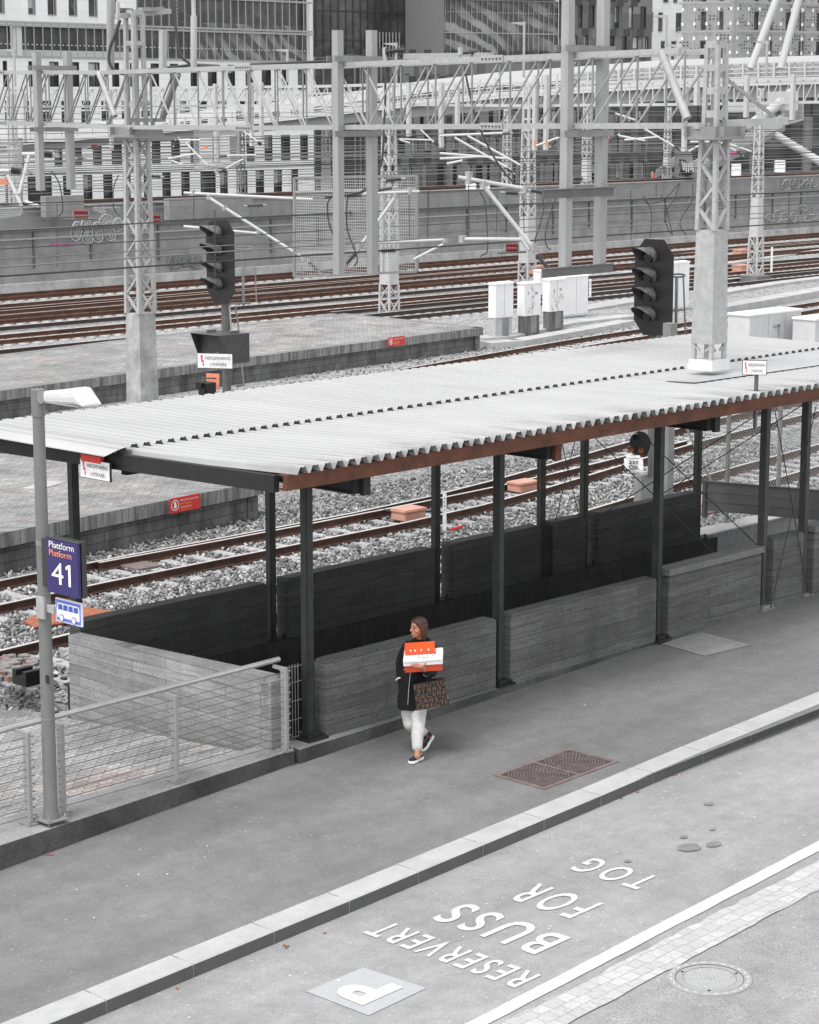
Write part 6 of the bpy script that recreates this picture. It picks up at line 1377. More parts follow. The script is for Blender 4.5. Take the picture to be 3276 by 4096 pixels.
glassm('window_glass', .02, .12, .6, (.5, .7)); glassm('window_blind', .30, .45, .4, (.4, .7)); glassm('curtain_glass', .035, .09, .35, (.45, .7))
def reflection_bands():  # pale wavy reflections and curtains painted into the opaque glass colour
    t = NT('painted_reflection_glass'); w = t.n('ShaderNodeTexWave'); w.wave_type = 'BANDS'; w.bands_direction = 'DIAGONAL'; w.inputs['Scale'].default_value = .32; w.inputs['Distortion'].default_value = 9; w.inputs['Detail'].default_value = 3; w.inputs['Detail Scale'].default_value = .5
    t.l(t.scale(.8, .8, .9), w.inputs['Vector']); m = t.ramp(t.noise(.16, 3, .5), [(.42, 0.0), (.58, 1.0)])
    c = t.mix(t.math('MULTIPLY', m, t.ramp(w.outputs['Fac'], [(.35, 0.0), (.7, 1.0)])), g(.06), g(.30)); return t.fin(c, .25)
reflection_bands()
class Facade:
    def __init__(s, T, O, d, thick=.45):
        s.T = T; s.O = Vector((O[0], O[1], 0)); s.d = Vector((d[0], d[1], 0)).normalized(); s.n = Vector((s.d.y, -s.d.x, 0)); s.th = thick
        if s.n.dot(s.O) > 0: s.n = -s.n
        s.Q = s.O+s.d
    def px(s, u, v): p = atpl(u, v, s.O, s.Q); return ((p-s.O).dot(s.d), p.z)
    def P(s, a, z, o=0): return s.O+s.d*a+s.n*o+Vector((0, 0, z))
    def slab(s, mb, a0, a1, z0, z1, o0=None, o1=0.0):
        o0 = -s.th if o0 is None else o0
        c = s.P((a0+a1)/2, (z0+z1)/2, (o0+o1)/2); mb.obox(c, s.d*(a1-a0)/2, s.n*(o1-o0)/2, Vector((0, 0, (z1-z0)/2)))
    def wall(s, name, mat_, a0, a1, z0, z1, rows):
        mb = MB(); z = z0
        for (r0, r1, wins) in sorted(rows):
            if r0 > z: s.slab(mb, a0, a1, z, r0)
            a = a0
            for w0, w1 in sorted(wins):
                if w0 > a: s.slab(mb, a, w0, r0, r1)
                a = w1
            if a1 > a: s.slab(mb, a, a1, r0, r1)
            z = r1
        if z1 > z: s.slab(mb, a0, a1, z, z1)
        return mb.build(name, mat_, s.T)
    def window(s, a0, a1, z0, z1, glass='window_glass', frame='frame_dark', split=None, blind=0):
        m = MB(); e = .09; s.slab(m, a0, a0+e, z0, z1, -.3, -.05); s.slab(m, a1-e, a1, z0, z1, -.3, -.05); s.slab(m, a0+e, a1-e, z1-e, z1, -.3, -.05); s.slab(m, a0+e, a1-e, z0, z0+e, -.3, .06)
        if split: x = a0+(a1-a0)*split; s.slab(m, x-.04, x+.04, z0+e, z1-e, -.29, -.1)
        w = m.build('window', frame, s.T); m = MB(); s.slab(m, a0+e, a1-e, z0+e, z1-e, -.29, -.22); m.build('pane', glass, w)
        if blind: m = MB(); s.slab(m, a0+e, a1-e, z1-e-(z1-z0)*blind, z1-e, -.219, -.21); m.build('blind', 'window_blind', w)
    def mullions(s, a0, a1, z0, z1, step, w, o, mat_, name='mullions', hz=()):
        m = MB(); a = a0
        while a <= a1: s.slab(m, a-w/2, a+w/2, z0, z1, o-.05, o); a += step
        for z in hz: s.slab(m, a0, a1, z-w, z+w, o+.002, o+.06)
        return m.build(name, mat_, s.T)
rnd = random.Random(21)
# white building ------------------------------------------------
WB = thing('office_building', 'white clad office block with rows of tall dark windows and a glazed storey at left', 'building', (150, 181, -2.5))
F = Facade(WB, (120, 180), (1, 0), .5)
zr = lambda v: F.px(1100, v)[1]
A = lambda u, v: F.px(u, v)[0]
ends = (A(-150, 300), A(1255, 500))
R1 = [(12, 30), (115, 137), (198, 236), (288, 318), (355, 400), (448, 478), (520, 548), (603, 637), (680, 714), (762, 791), (831, 868), (911, 941), (982, 1014), (1047, 1085), (1126, 1154), (1191, 1229)]
R2 = [(-60, -25), (20, 50), (87, 118), (166, 207), (246, 278), (325, 363), (406, 436), (487, 520), (565, 600), (643, 673), (720, 760), (795, 831), (864, 908), (947, 985), (1018, 1050), (1087, 1120), (1164, 1197)]
R3 = [(-30, 0), (60, 95), (140, 175), (217, 250), (296, 328), (371, 408), (446, 489), (530, 560), (607, 643), (685, 721), (761, 798), (850, 880), (919, 952), (986, 1019), (1058, 1091), (1124, 1162), (1201, 1233)]
R4 = [(20, 60), (110, 208), (252, 283), (333, 370), (413, 451), (493, 524), (575, 605), (649, 684), (725, 760), (802, 864), (880, 912), (955, 991), (1023, 1057), (1095, 1129), (1166, 1194)]
rows = []; wins = []
for R, v1, v0, vm in ((R1, 262, 358, 300), (R2, 405, 492, 450), (R3, 540, 641, 600), (R4, 678, 779, 730)):
    z0, z1 = zr(v0), zr(v1); W = [(A(a, vm), A(b, vm)) for a, b in R]; rows.append((z0, z1, W)); wins += [(a, b, z0, z1) for a, b in W]
zb, zt = zr(237), F.px(100, 100)[1]
zb = F.px(100, 229)[1]
F.wall('facade', 'white_cladding', ends[0], ends[1], -3.2, zb, rows)
for a, b, z0, z1 in wins: F.window(a, b, z0, z1, split=.72, blind=rnd.choice([0, 0, 0, 0, .3, .5]), frame='frame_dark')
m = MB(); F.slab(m, ends[1]-.5, ends[1], -3.2, zb, -14, -.51); m.build('side_wall', 'white_cladding', WB)
a_t = A(545, 50); up_rows = [(F.px(200, 62)[1], F.px(200, -60)[1], [(A(a, 30), A(b, 30)) for a, b in ((-8, 21), (112, 144), (190, 228), (274, 311), (354, 392), (440, 470))])]
m = MB(); F.wall('upper_facade', 'white_cladding', ends[0], a_t, zt, 24, up_rows)
for i, (a, b) in enumerate(up_rows[0][2]): F.window(a, b, up_rows[0][0], up_rows[0][1], split=.75, blind=.75 if i == 1 else 0, frame='frame_grey')
m = MB(); F.slab(m, ends[0], A(545, 150), zb, zt, -1.0, -.9); m.build('glazed_storey', 'curtain_glass', WB)
m = MB(); F.slab(m, A(545, 150), ends[1], zb, 24, -1.0, -.9); m.build('glazed_front', 'curtain_glass', WB)
m = MB(); F.slab(m, A(820, 180), ends[1], zb+.2, zb+4, -.899, -.88); m.build('curtain_reflections', 'painted_reflection_glass', WB)  # painted bands stand for curtains and reflections
m = MB(); F.slab(m, ends[0], A(545, 150), zb+.02, zb+.75, -.899, -.87); m.build('sill_panels', 'frame_bright', WB)
zm = [zb+.12, zt, zt+.35]
F.mullions(ends[0], ends[1], zb, zt+.3, 1.08, .10, .05, 'frame_grey', hz=(zb+.05, zt-.05, zt+.25)); F.mullions(A(548, 100), ends[1], zt+.3, 24, 1.08, .10, .05, 'frame_grey', hz=(zt+3.4,))
m = MB(); F.slab(m, ends[1]-.6, ends[1]-.1, zb, 24, -.4, .1); F.slab(m, A(60, 150), A(95, 150), zb, zt, -.8, -.3); m.build('column', 'steel_white', WB)
F.mullions(ends[0]+.3, ends[1], zb+1.2, zb+1.3, .54, .16, .09, 'frame_bright', 'glass_clamps')
# dark building -------------------------------------------------
DB = thing('office_building', 'dark grey office block with staggered windows behind the middle and right posts', 'building', (185, 178, -2.5))
dO = att(1330, 500, 184)
F = Facade(DB, (dO.x, dO.y), (.927, -.30), .5); A = lambda u, v: F.px(u, v)[0]; zr = lambda v: F.px(2400, v)[1]
a0, a1 = A(1262, 500), A(2604, 300); VR = [(-75, 5), (22, 112), (143, 207), (236, 304), (338, 405), (440, 503), (545, 612), (650, 735)]
rows = []; wl = []; rr = random.Random(4)
for i, (v1, v0) in enumerate(VR):
    z0, z1 = zr(v0), zr(v1); a = A(1560, 500)+(.2 if i % 2 else 1.1); W = []
    if i < 3: a = A(2248, 100)+(.5 if i % 2 else 1.4)
    while a < a1-1.2:
        w = rr.choice([.72, .85, .95]); W.append((a, a+w)); a += rr.choice([1.75, 2.05, 1.55])
    rows.append((z0, z1, W)); wl += [(x, y, z0, z1, i) for x, y in W]
zg = zr(240)
F.wall('facade', 'dark_cladding', a0, a1, -3.2, zg, [r for r in rows if r[1] < zg]); F.wall('upper_facade', 'dark_cladding', A(2243, 100), a1, zg, zr(-60), [r for r in rows if r[0] > zg])
for a, b, z0, z1, i in wl: F.window(a, b, z0, z1, split=rr.choice([None, .6]), blind=rr.choice([0, 0, .45, .7, 1.0]), frame='frame_dark')
m = MB(); k = 0
for i, (v1, v0) in enumerate(VR):
    z1 = zr(v1)
    a = a0 if i > 2 else A(2243, 100)
    while a < a1-1.6:
        if (k+i) % 2: F.slab(m, a+.02, a+.95, z1+.02, z1+.85, 0.0, .04)
        a += 1.02; k += 1
m.build('dark_band_panels', 'dark_panel', DB)
m = MB(); r4 = random.Random(8)
for i, (v1, v0) in enumerate(VR[3:]):
    z0, z1 = zr(v0), zr(v1); a = A(1560, 500) + r4.random()
    while a < a1-2: F.slab(m, a, a+.55, z0, z1, .0, .05); a += r4.choice([1.75, 3.6, 2.1])
m.build('light_panels', 'mid_panel', DB)
m = MB(); F.slab(m, a0, A(1560, 500), -3.1, zr(245), .001, .03); m.build('dark_glazing', 'curtain_glass', DB)
m = MB()
for u in (1290, 1338, 1415, 1437, 1520): a = A(u, 500); F.slab(m, a, a+.18, -3, zr(250), .031, .2)
F.slab(m, A(1455, 500), A(1485, 500), -3, zr(250), .031, .4); m.build('column', 'mid_panel', DB)
gl = MB(); F.slab(gl, a0-2, A(1760, 100), zg-.2, 26, -9, -8.8); gl.build('recessed_glazing', 'curtain_glass', DB)
F2 = Facade(DB, tuple((F.P(0, 0, -8.7))[:2]), (.927, -.30), .4); F2.mullions(A(1240, 100)-1, A(1770, 100), zg, 26, 1.0, .09, .05, 'frame_dark', hz=(zg+2.2, zg+5.6)); F2.mullions(A(1600, 100), A(1745, 100), zg+.2, zg+3.2, .45, .14, .15, 'frame_grey', 'pale_blinds')
m = MB(); F.slab(m, A(1760, 100), A(2242, 100), zg, zr(8), -.6, -.5); m.build('glass_box', 'painted_reflection_glass', DB)
m = MB(); F.slab(m, A(1758, 100), A(1775, 100), zg, zr(0), -8.5, .1); F.slab(m, A(1758, 100), A(2242, 100), zr(6), zr(-60), -8, .2); m.build('box_frame', 'mid_panel', DB)
F.mullions(A(1765, 100), A(2242, 100), zg, zr(8), .72, .06, -.3, 'frame_grey', hz=(zr(140), zg+.1, zr(12))); F.mullions(A(1765, 100), A(2242, 100), zr(62), zr(58), .36, .1, -.25, 'frame_bright', 'glass_clamps')
m = MB(); F.slab(m, a1-.4, a1, -3, zr(-60), -12, -.51); m.build('side_wall', 'dark_cladding', DB)
# pale building and perforated building --------------------------
WB2 = thing('office_building', 'narrow pale clad building between the dark block and the perforated one', 'building', (230, 170, -2.5))
F = Facade(WB2, tuple(att(2600, 300, 182)[:2]), (.927, -.33), .5); A = lambda u, v: F.px(u, v)[0]; zr = lambda v: F.px(2670, v)[1]
rows = []
for v1, v0, W in ((-40, 12, [(2648, 2672), (2688, 2708)]), (50, 128, [(2600, 2612), (2630, 2650), (2700, 2726)]), (163, 245, [(2642, 2670), (2684, 2706)]), (278, 330, [(2606, 2616), (2628, 2650), (2700, 2720)])): rows.append((zr(v0), zr(v1), [(A(a, 200), A(b, 200)) for a, b in W]))
F.wall('facade', 'pale_cladding', A(2590, 200), A(2748, 200), -3, zr(-60), rows)
for z0, z1, W in rows:
    for a, b in W: F.window(a, b, z0, z1, frame='frame_grey')
PBd = thing('office_building', 'grey building wrapped in perforated square-hole screens at the upper right', 'building', (235, 150, -2.5))
def perf():
    t = NT('perforated'); X = t.sep(); al = t.math('ADD', t.math('MULTIPLY', X[0], .8), t.math('MULTIPLY', X[1], -.55)); q = .26
    fa = t.math('FRACT', t.math('DIVIDE', al, q)); fb = t.math('FRACT', t.math('DIVIDE', X[2], q*1.15))
    hole = t.math('MULTIPLY', t.math('GREATER_THAN', fa, .55), t.math('GREATER_THAN', fb, .52))
    cell = t.comb(t.math('MULTIPLY', t.math('FLOOR', t.math('DIVIDE', al, q)), .12), t.math('MULTIPLY', t.math('FLOOR', t.math('DIVIDE', X[2], q*1.15)), .33))
    msk = t.math('GREATER_THAN', t.noise(1.6, 2, .5, cell), .52); 
    tr = t.n('ShaderNodeBsdfTransparent'); mx = t.n('ShaderNodeMixShader'); t.l(t.math('MULTIPLY', hole, msk), mx.inputs[0]); t.l(tr.outputs[0], mx.inputs[1]); t.l(t.b.outputs[0], mx.inputs[2]); t.l(mx.outputs[0], t.o.inputs[0]); return t.fin(g(.03), .5)
perf()
def perf2():
    pass
perf2(); basic('screen_back', .33, .6, .12, .4)
cO = atd(2933, 150, 205)
for nm_, d_, L in (('left', (-1.0*RX*1.5+FX, -RY*1.5+FY), 5.4), ('right', (RX*1.9+FX, RY*1.9+FY), 34)):
    F = Facade(PBd, (cO.x, cO.y), d_, .4)
    zr = lambda v: atd(2933, v, 205).z; rows = []
    for v1, v0 in ((-60, 8), (41, 122), (158, 240)):
        W = []; a = 1.0 if nm_ == 'left' else 2.3
        while a < L-1.5: W.append((a, a+.75)); a += 1.75 if nm_ == 'left' else (2.1 if int(a) % 2 else 1.6)
        rows.append((zr(v0), zr(v1), W))
    F.wall('wall', 'screen_back', 0, L, zr(262), zr(-80), rows)
    for z0, z1, W in rows:
        for a, b in W[:9]: F.window(a, b, z0, z1, frame='frame_grey')
    t_mb = MB()
    for z0, z1, W in rows: pass
    m = MB()
    for (z0, z1) in ((zr(262), zr(126)+-.1), (zr(124), zr(11)), (zr(8), zr(-80))): F.slab(m, 0.1, L, z0+.05, z1-.05, .5, .52)
    m.build('perforated_screen', 'perforated', PBd)
    F.mullions(0, L, zr(262), zr(-80), 1.25, .08, .62, 'frame_grey', hz=(zr(125), zr(10), zr(243)))
    m = MB(); a = 0
    while a < L:
        for v in (36, 94, 152, 210): F.slab(m, a-.10, a+.10, zr(v)-.14, zr(v)+.14, .62, .66)
        a += 1.25
    m.build('glass_clamps', 'cabinet_white', PBd)
BASE = thing('office_building', 'dark glazed ground floor behind the stairs under the bridge', 'building', (240, 165, -2.5))
F = Facade(BASE, tuple(atd(2600, 600, 232)[:2]), (.927, -.33), .5); a1 = F.px(3420, 500)[0]
m = MB(); F.slab(m, 0, a1, -3, F.px(2900, 262)[1]); m.build('glazing', 'curtain_glass', BASE); F.mullions(0, a1, -3, F.px(2900, 300)[1], 3.0, .12, .1, 'frame_dark', hz=(F.px(2900, 640)[1], F.px(2900, 520)[1]))
m = MB(); z = F.px(2900, 700)[1]; F.slab(m, 0, a1, z, z+.4, .1, .3); m.build('low_wall', 'mid_panel', BASE)
for a_ in (6, 12, 19):
    c = F.P(a_, 0, 2); MB().tube([(c.x, c.y, -3), (c.x, c.y, 6)], .55, 14).build('column', 'mid_panel', BASE)
# ================================================================ BRIDGE
BR = thing('footbridge', 'long white footbridge with railings climbing to the right behind the trusses', 'bridge', atd(1600, 560, 160))
TP = [(-200, 548), (0, 535), (200, 519), (600, 482), (1000, 438), (1500, 374), (1700, 344), (2000, 312), (2700, 262), (3276, 245), (3500, 240)]
BT = [(-200, 628), (0, 614), (200, 600), (600, 568), (1000, 532), (1500, 482), (2000, 440), (2400, 416), (2700, 402), (3276, 388), (3500, 384)]
Dp = lambda u: 172-(u/3276)*14
us = list(range(-200, 3501, 50))
def ribbon(name, f0, f1, o0, o1, mat_):
    m = MB()
    for a, b in zip(us, us[1:]):
        V = []
        for u in (a, b):
            t_, b_ = li(TP, u), li(BT, u)
            for f in (f0, f1):
                base = atd(u, b_+(t_-b_)*f, Dp(u))
                for o in (o0, o1): V.append(base+Vector((FX, FY, 0))*o)
        m.add(V, [(0, 4, 6, 2), (1, 3, 7, 5), (2, 6, 7, 3), (0, 1, 5, 4)])
    return m.build(name, mat_, BR)
ribbon('girder', 0, .40, 0, .5, 'bridge_under'); ribbon('deck', .36, .47, -.6, 8, 'bridge_white'); ribbon('far_parapet', .80, 1.22, 8.0, 8.2, 'bridge_white')
for f in (.60, .72, .84, 1.0): ribbon('rail', f-.012, f+.02, -.3, -.2, 'bridge_white')
ribbon('edge_band', .45, .56, -.62, -.5, 'bridge_white')
for u in range(-190, 3480, 62): MB().bar(atd(u, li(BT, u)+(li(TP, u)-li(BT, u))*.45, Dp(u)-.3), atd(u, li(TP, u), Dp(u)-.3), .16, .10).build('railing_post', 'bridge_white', BR)
m = MB()
for u in range(2280, 3480, 36): m.bar(atd(u, li(TP, u)+2, Dp(u)-.1), atd(u, li(TP, u)+46, Dp(u)-.1), .10)
m.build('panel_joints', 'frame_bright', BR)
p = ribbon('near_parapet', .62, 1.0, -.08, .0, 'bridge_white') if False else None
m = MB(); uu = list(range(2250, 3501, 50))
for a, b in zip(uu, uu[1:]): m.quad(atd(a, li(TP, a)+60, Dp(a)-.05), atd(b, li(TP, b)+60, Dp(b)-.05), atd(b, li(TP, b), Dp(b)-.05), atd(a, li(TP, a), Dp(a)-.05))
m.build('parapet_panels', 'bridge_white', BR)
for (a, b) in (((3002, 275), (3120, -40)), ((3122, 275), (3204, -40))): MB().tube([atd(a[0], a[1], 154), atd(b[0], b[1], 154)], .27, 16).build('inclined_pylon', 'bridge_white', BR)
MB().tube([atd(3040, 500, 150), atd(3320, 672, 140)], .26, 16).build('inclined_strut', 'bridge_white', BR); MB().tube([atd(2890, 470, 152), atd(2908, 415, 154)], .24, 14).build('inclined_strut', 'bridge_white', BR); MB().tube([atd(2985, 512, 150), atd(3085, 440, 150), atd(3165, 372, 154)], .35, 14).build('inclined_strut', 'bridge_white', BR)
MB().bar(atd(2900, 432, 153), atd(3065, 430, 153), .6, .6).build('cross_box', 'bridge_white', BR)
MB().bar(atd(3070, 405, 152), atd(3190, 402, 152), .6, 1.3).build('landing', 'bridge_white', BR)
ST = thing('stairs', 'white stair flight with pale side panels rising right under the bridge', 'stairs', atd(2740, 720, 140))
def flight(u0, v0, u1, v1, h, mt_, nm, o=0): a, b = atd(u0, v0, 140+o), atd(u1, v1, 148+o); m = MB(); m.prism([a, b, b+Vector((0, 0, h)), a+Vector((0, 0, h))], Vector((FX, FY, 0))*.3); return m.build(nm, mt_, ST)
flight(2770, 700, 3135, 505, .85, 'bridge_white', 'side_panel'); flight(2770, 728, 3140, 525, .42, 'bridge_under', 'stringer', .2); flight(2790, 678, 3130, 462, .1, 'bridge_white', 'handrail')
flight(2625, 712, 2712, 655, .5, 'frame_grey', 'glass_panel'); flight(2625, 690, 2712, 622, .09, 'bridge_white', 'handrail'); flight(2625, 700, 2712, 634, .06, 'bridge_white', 'handrail')
pr_ = [atd(2712, 710, 139), atd(2785, 712, 139), atd(2765, 600, 139), atd(2712, 598, 139)]; MB().prism(pr_, Vector((FX, FY, 0))*2).build('pier', 'mid_panel', ST)
def scrib(parent, u, v, w, h, d, n, sd_, mt_, r):
    rn = random.Random(sd_); pts = [atd(u+w*(i/(n-1))+w/n*.8*sin(i*2.1+sd_), v-h*(.5+.5*cos(i*1.9+sd_*1.3)), d) for i in range(n)]; MB().tube(pts, r, 4, smooth=False).build('graffiti', mt_, parent)
scrib(ST, 2716, 705, 50, 30, 138.9, 14, 2, 'black_text', .06); scrib(ST, 2730, 690, 45, 45, 138.8, 16, 5, 'graf_pale', .05); scrib(ST, 2716, 665, 30, 30, 138.9, 12, 7, 'black_text', .05)
p = [atd(2885, 635, 139.5), atd(2960, 612, 139.5), atd(2945, 600, 139.5), atd(2890, 620, 139.5)]; MB().prism(p, Vector((FX, FY, 0))*.05).build('graffiti', 'pink', ST)
for i, (u0, u1, v0, v1, lab) in enumerate(((2929, 2964, 656, 704, 'small white box with black scrawls left of the far right mast'), (3102, 3141, 642, 690, 'small white box with black scrawls right of the far right mast'), (1864, 1905, 735, 760, 'low white box on the elevated track left'), (1920, 1960, 733, 760, 'low white box with scrawls on the elevated track'))):
    d_ = 126 if i < 2 else 112; T = thing('trackside_box', lab, 'box', atd((u0+u1)/2, v1, d_), 'white boxes along the elevated track'); a, b = atd(u0, v1, d_), atd(u1, v1, d_); z1 = atd(u0, v0, d_).z
    m = MB(); m.prism([a, b, Vector((b.x, b.y, z1)), Vector((a.x, a.y, z1))], Vector((FX, FY, 0))*.5); m.build('case', 'cabinet_white', T, bevel=.02)
    if i < 2: scrib(T, u0+6, v0+22, u1-u0-14, 14, d_-.05, 10, i+3, 'black_text', .035)
for u, v, vb, d_, lab in ((62, 205, 380, 165, 'bridge lamp at the far left'), (1150, 205, 330, 165, 'bridge lamp before the curved glass left of the middle posts'), (1585, 180, 345, 160, 'bridge lamp right of the middle hanging posts'), (2095, 98, 310, 155, 'bridge lamp before the reflecting glass'), (2662, 70, 290, 150, 'tallest bridge lamp before the pale building'), (2700, 185, 275, 175, 'small double bridge lamp just right of the tallest'), (3065, 172, 300, 150, 'bridge lamp between the inclined pylons'), (2590, 270, 320, 175, 'small bridge lamp left of the roof mast')):
    T = thing('bridge_lamp', lab, 'street lamp', atd(u, vb, d_), 'lamps along the footbridge'); b = atd(u, vb, d_); t_ = Vector((b.x, b.y, atd(u, v, d_).z)); MB().tube([b, t_], .09, 8).build('pole', 'galv_light', T)
    m = MB(); R_ = Vector((RX, RY, 0)); m.prism([t_+R_*.1+Vector((0, 0, -.12)), t_-R_*.9+Vector((0, 0, .06)), t_-R_*.9+Vector((0, 0, .12)), t_+R_*.1+Vector((0, 0, .16))], Vector((FX, FY, 0))*.3); m.build('lamp_head', 'galv_light', T)
# ================================================================ THE WOMAN
def hd(u, v, y): r = ray(u, v); k = y/(r.x*FX+r.y*FY); return Vector((r.x*k, r.y*k, CH+r.z*k))
def H(x, y, dd=0.0): return hd(1500+x/3.08, 2400+y/3.08, 23.95+dd)
Rv, Fv, Uv = Vector((RX, RY, 0)), Vector((FX, FY, 0)), Vector((0, 0, 1))
basic('skin', (.42, .19, .12), .5, .06, 30, .02); basic('skin_leg', (.40, .19, .12), .5, .06, 30, .02); basic('hair', (.045, .017, .009), .55, .5, 25, .3, streak=True); flat('hair_light', (.10, .045, .028), .5)
basic('coat', (.004, .004, .006), .95, .3, 30, .2); basic('jeans', (.50, .495, .485), .85, .05, 25, .3); basic('canvas_shoe', (.008, .009, .016), .8, .3, 40, .2); flat('rubber', .74, .5); flat('lips', (.42, .12, .10), .4); flat('eye_dark', .02, .3)
flat('box_orange', (.80, .10, .022), .5); flat('box_orange_dark', (.50, .060, .018), .5); flat('box_white', (.74, .73, .75), .55); flat('bag_black', .006, .5); flat('bag_bronze', (.33, .17, .11), .45); flat('zip_metal', .55, .35); flat('bus_line', .2)
def ell(mb, c, a, b, d, n=14, m_=10):
    vs = [c+d*1.0]; 
    for j in range(1, m_):
        ph = pi*j/m_
        for i in range(n): th = 2*pi*i/n; vs.append(c+a*(sin(ph)*cos(th))+b*(sin(ph)*sin(th))+d*cos(ph))
    vs.append(c-d); N = len(vs); fs = [(0, 1+i, 1+(i+1) % n) for i in range(n)]
    for j in range(m_-2):
        for i in range(n): fs.append((1+j*n+i, 1+(j+1)*n+i, 1+(j+1)*n+(i+1) % n, 1+j*n+(i+1) % n))
    fs += [(N-1, 1+(m_-2)*n+(i+1) % n, 1+(m_-2)*n+i) for i in range(n)]
    mb.add(vs, fs, True); return mb
def limb(mb, pts, rs, n=14):
    mb.tube(pts, rs, n)
    for p, r in zip(pts, rs): ell(mb, Vector(p), Vector((r, 0, 0)), Vector((0, r, 0)), Vector((0, 0, r)), 12, 8)
    return mb
def remesh(mb, name, mat_, parent, vox=.006, sm=4, disp=None):
    o = mb.build(name, mat_, parent); md = o.modifiers.new('r', 'REMESH'); md.mode = 'VOXEL'; md.voxel_size = vox; md.use_smooth_shade = True
    m2 = o.modifiers.new('s', 'SMOOTH'); m2.iterations = sm; m2.factor = .5
    if disp:
        tx = bpy.data.textures.new(name, 'CLOUDS'); tx.noise_scale = disp[0]; d = o.modifiers.new('d', 'DISPLACE'); d.texture = tx; d.strength = disp[1]; d.mid_level = .5
    bpy.context.view_layer.update(); me = bpy.data.meshes.new_from_object(o.evaluated_get(bpy.context.evaluated_depsgraph_get())); o.modifiers.clear(); o.data = me; me.name = name
    me.polygons.foreach_set('use_smooth', [True]*len(me.polygons)); return o
g0 = atp(1665, 3040); WM = thing('woman', 'woman in a black coat and cropped white jeans walking, carrying boxes', 'person', (g0.x, g0.y, g0.z))
hf = (-Rv*.84-Fv*.52-Uv*.05).normalized(); hu = (Uv-hf*hf.dot(Uv)).normalized(); hl = hf.cross(hu).normalized()
if hl.dot(Fv) > 0: hl = -hl           # side of the head that faces the camera
Hc = H(540, 342, -.02)
B = MB()
ell(B, Hc+hu*.012-hf*.004, hf*.093, hl*.073, hu*.105, 24, 18); ell(B, Hc+hf*.040-hu*.052, hf*.050, hl*.052, hu*.058, 18, 12); ell(B, Hc+hf*.066-hu*.088, hf*.022, hl*.022, hu*.02)
ell(B, Hc+hf*.094-hu*.018, hf*.024, hl*.012, hu*.016); B.tube([Hc+hf*.086+hu*.022, Hc+hf*.112-hu*.020], [.008, .011], 10); ell(B, Hc+hf*.084-hu*.055, hf*.014, hl*.022, hu*.008); ell(B, Hc+hf*.082-hu*.067, hf*.014, hl*.02, hu*.008)
for sg in (1, -1): ell(B, Hc+hf*.072+hl*.03*sg+hu*.034, hf*.016, hl*.024, hu*.008); ell(B, Hc+hf*.055+hl*.042*sg-hu*.022, hf*.025, hl*.022, hu*.024); ell(B, Hc-hf*.005+hl*.072*sg-hu*.005, hf*.018, hl*.01, hu*.03)
neck0 = H(560, 540, .03)
limb(B, [Hc-hu*.06-hf*.012, neck0], [.047, .052]); 
tor = [H(555, 560, .03), H(540, 700, .02), H(520, 900, .01), H(495, 1180, .0), H(495, 1300, .0)]
for p, w, d_ in zip(tor, (.08, .12, .11, .12, .12), (.05, .08, .08, .09, .09)): ell(B, p, Rv*w, Fv*d_, Uv*(.10 if w < .1 else .13))
# trousers and legs path
LF = [H(545, 1310, -.02), H(535, 1570, -.24), H(520, 1850, -.34), H(520, 1925, -.36)]; ankF = LF[-1]
LB = [H(430, 1320, .02), H(432, 1530, -.06), H(635, 1660, .2)]; 
limb(B, LF, [.07, .045, .034, .036]); limb(B, LB, [.07, .040, .034]); limb(B, [LB[-1], H(665, 1690, .2)], [.034, .032])
# arms inside the sleeves, down to the hands
RA = [H(400, 600, .03), H(322, 790, .06), H(318, 985, -.02)]; LA = [H(690, 600, .0), H(700, 880, -.10), H(612, 858, -.40)]
limb(B, RA, [.05, .042, .03]); limb(B, LA, [.05, .042, .028])
# left hand spread under the box, palm up, fingers forward to the left
wr = H(606, 846, -.415); pm = H(566, 818, -.46)
def vx(x, y, dd): return H(x, y, dd)
limb(B, [wr, pm], [.026, .024]); ell(B, H(560, 816, -.462), Rv*.042, Fv*.018, Uv*.026)
for pts, r in (([(548, 800), (505, 786), (470, 789)], .0085), ([(540, 812), (495, 800), (452, 797)], .009), ([(538, 824), (495, 815), (456, 811)], .0085), ([(545, 836), (508, 828), (480, 826)], .0075), ([(592, 812), (612, 792), (632, 776)], .010)):
    limb(B, [H(x, y, -.468-.004*i) for i, (x, y) in enumerate(pts)], [r*1.1, r, r*.8], 8)
body = remesh(B, 'body', 'skin', WM, .0055, 3)
m = MB()
for sg in (1, -1): ell(m, Hc+hf*.083+hl*.032*sg+hu*.012, hf*.008, hl*.013, hu*.0055)
m.build('eyes', 'eye_dark', WM)
m = MB()
for sg in (1, -1): m.tube([Hc+hf*.090+hl*.014*sg+hu*.036, Hc+hf*.084+hl*.035*sg+hu*.042, Hc+hf*.070+hl*.052*sg+hu*.034], [.003, .004, .002], 6)
m.build('eyebrows', 'hair', WM)
m = MB(); ell(m, Hc+hf*.093-hu*.056, hf*.007, hl*.018, hu*.005); ell(m, Hc+hf*.091-hu*.067, hf*.007, hl*.016, hu*.005); m.build('lips', 'lips', WM)
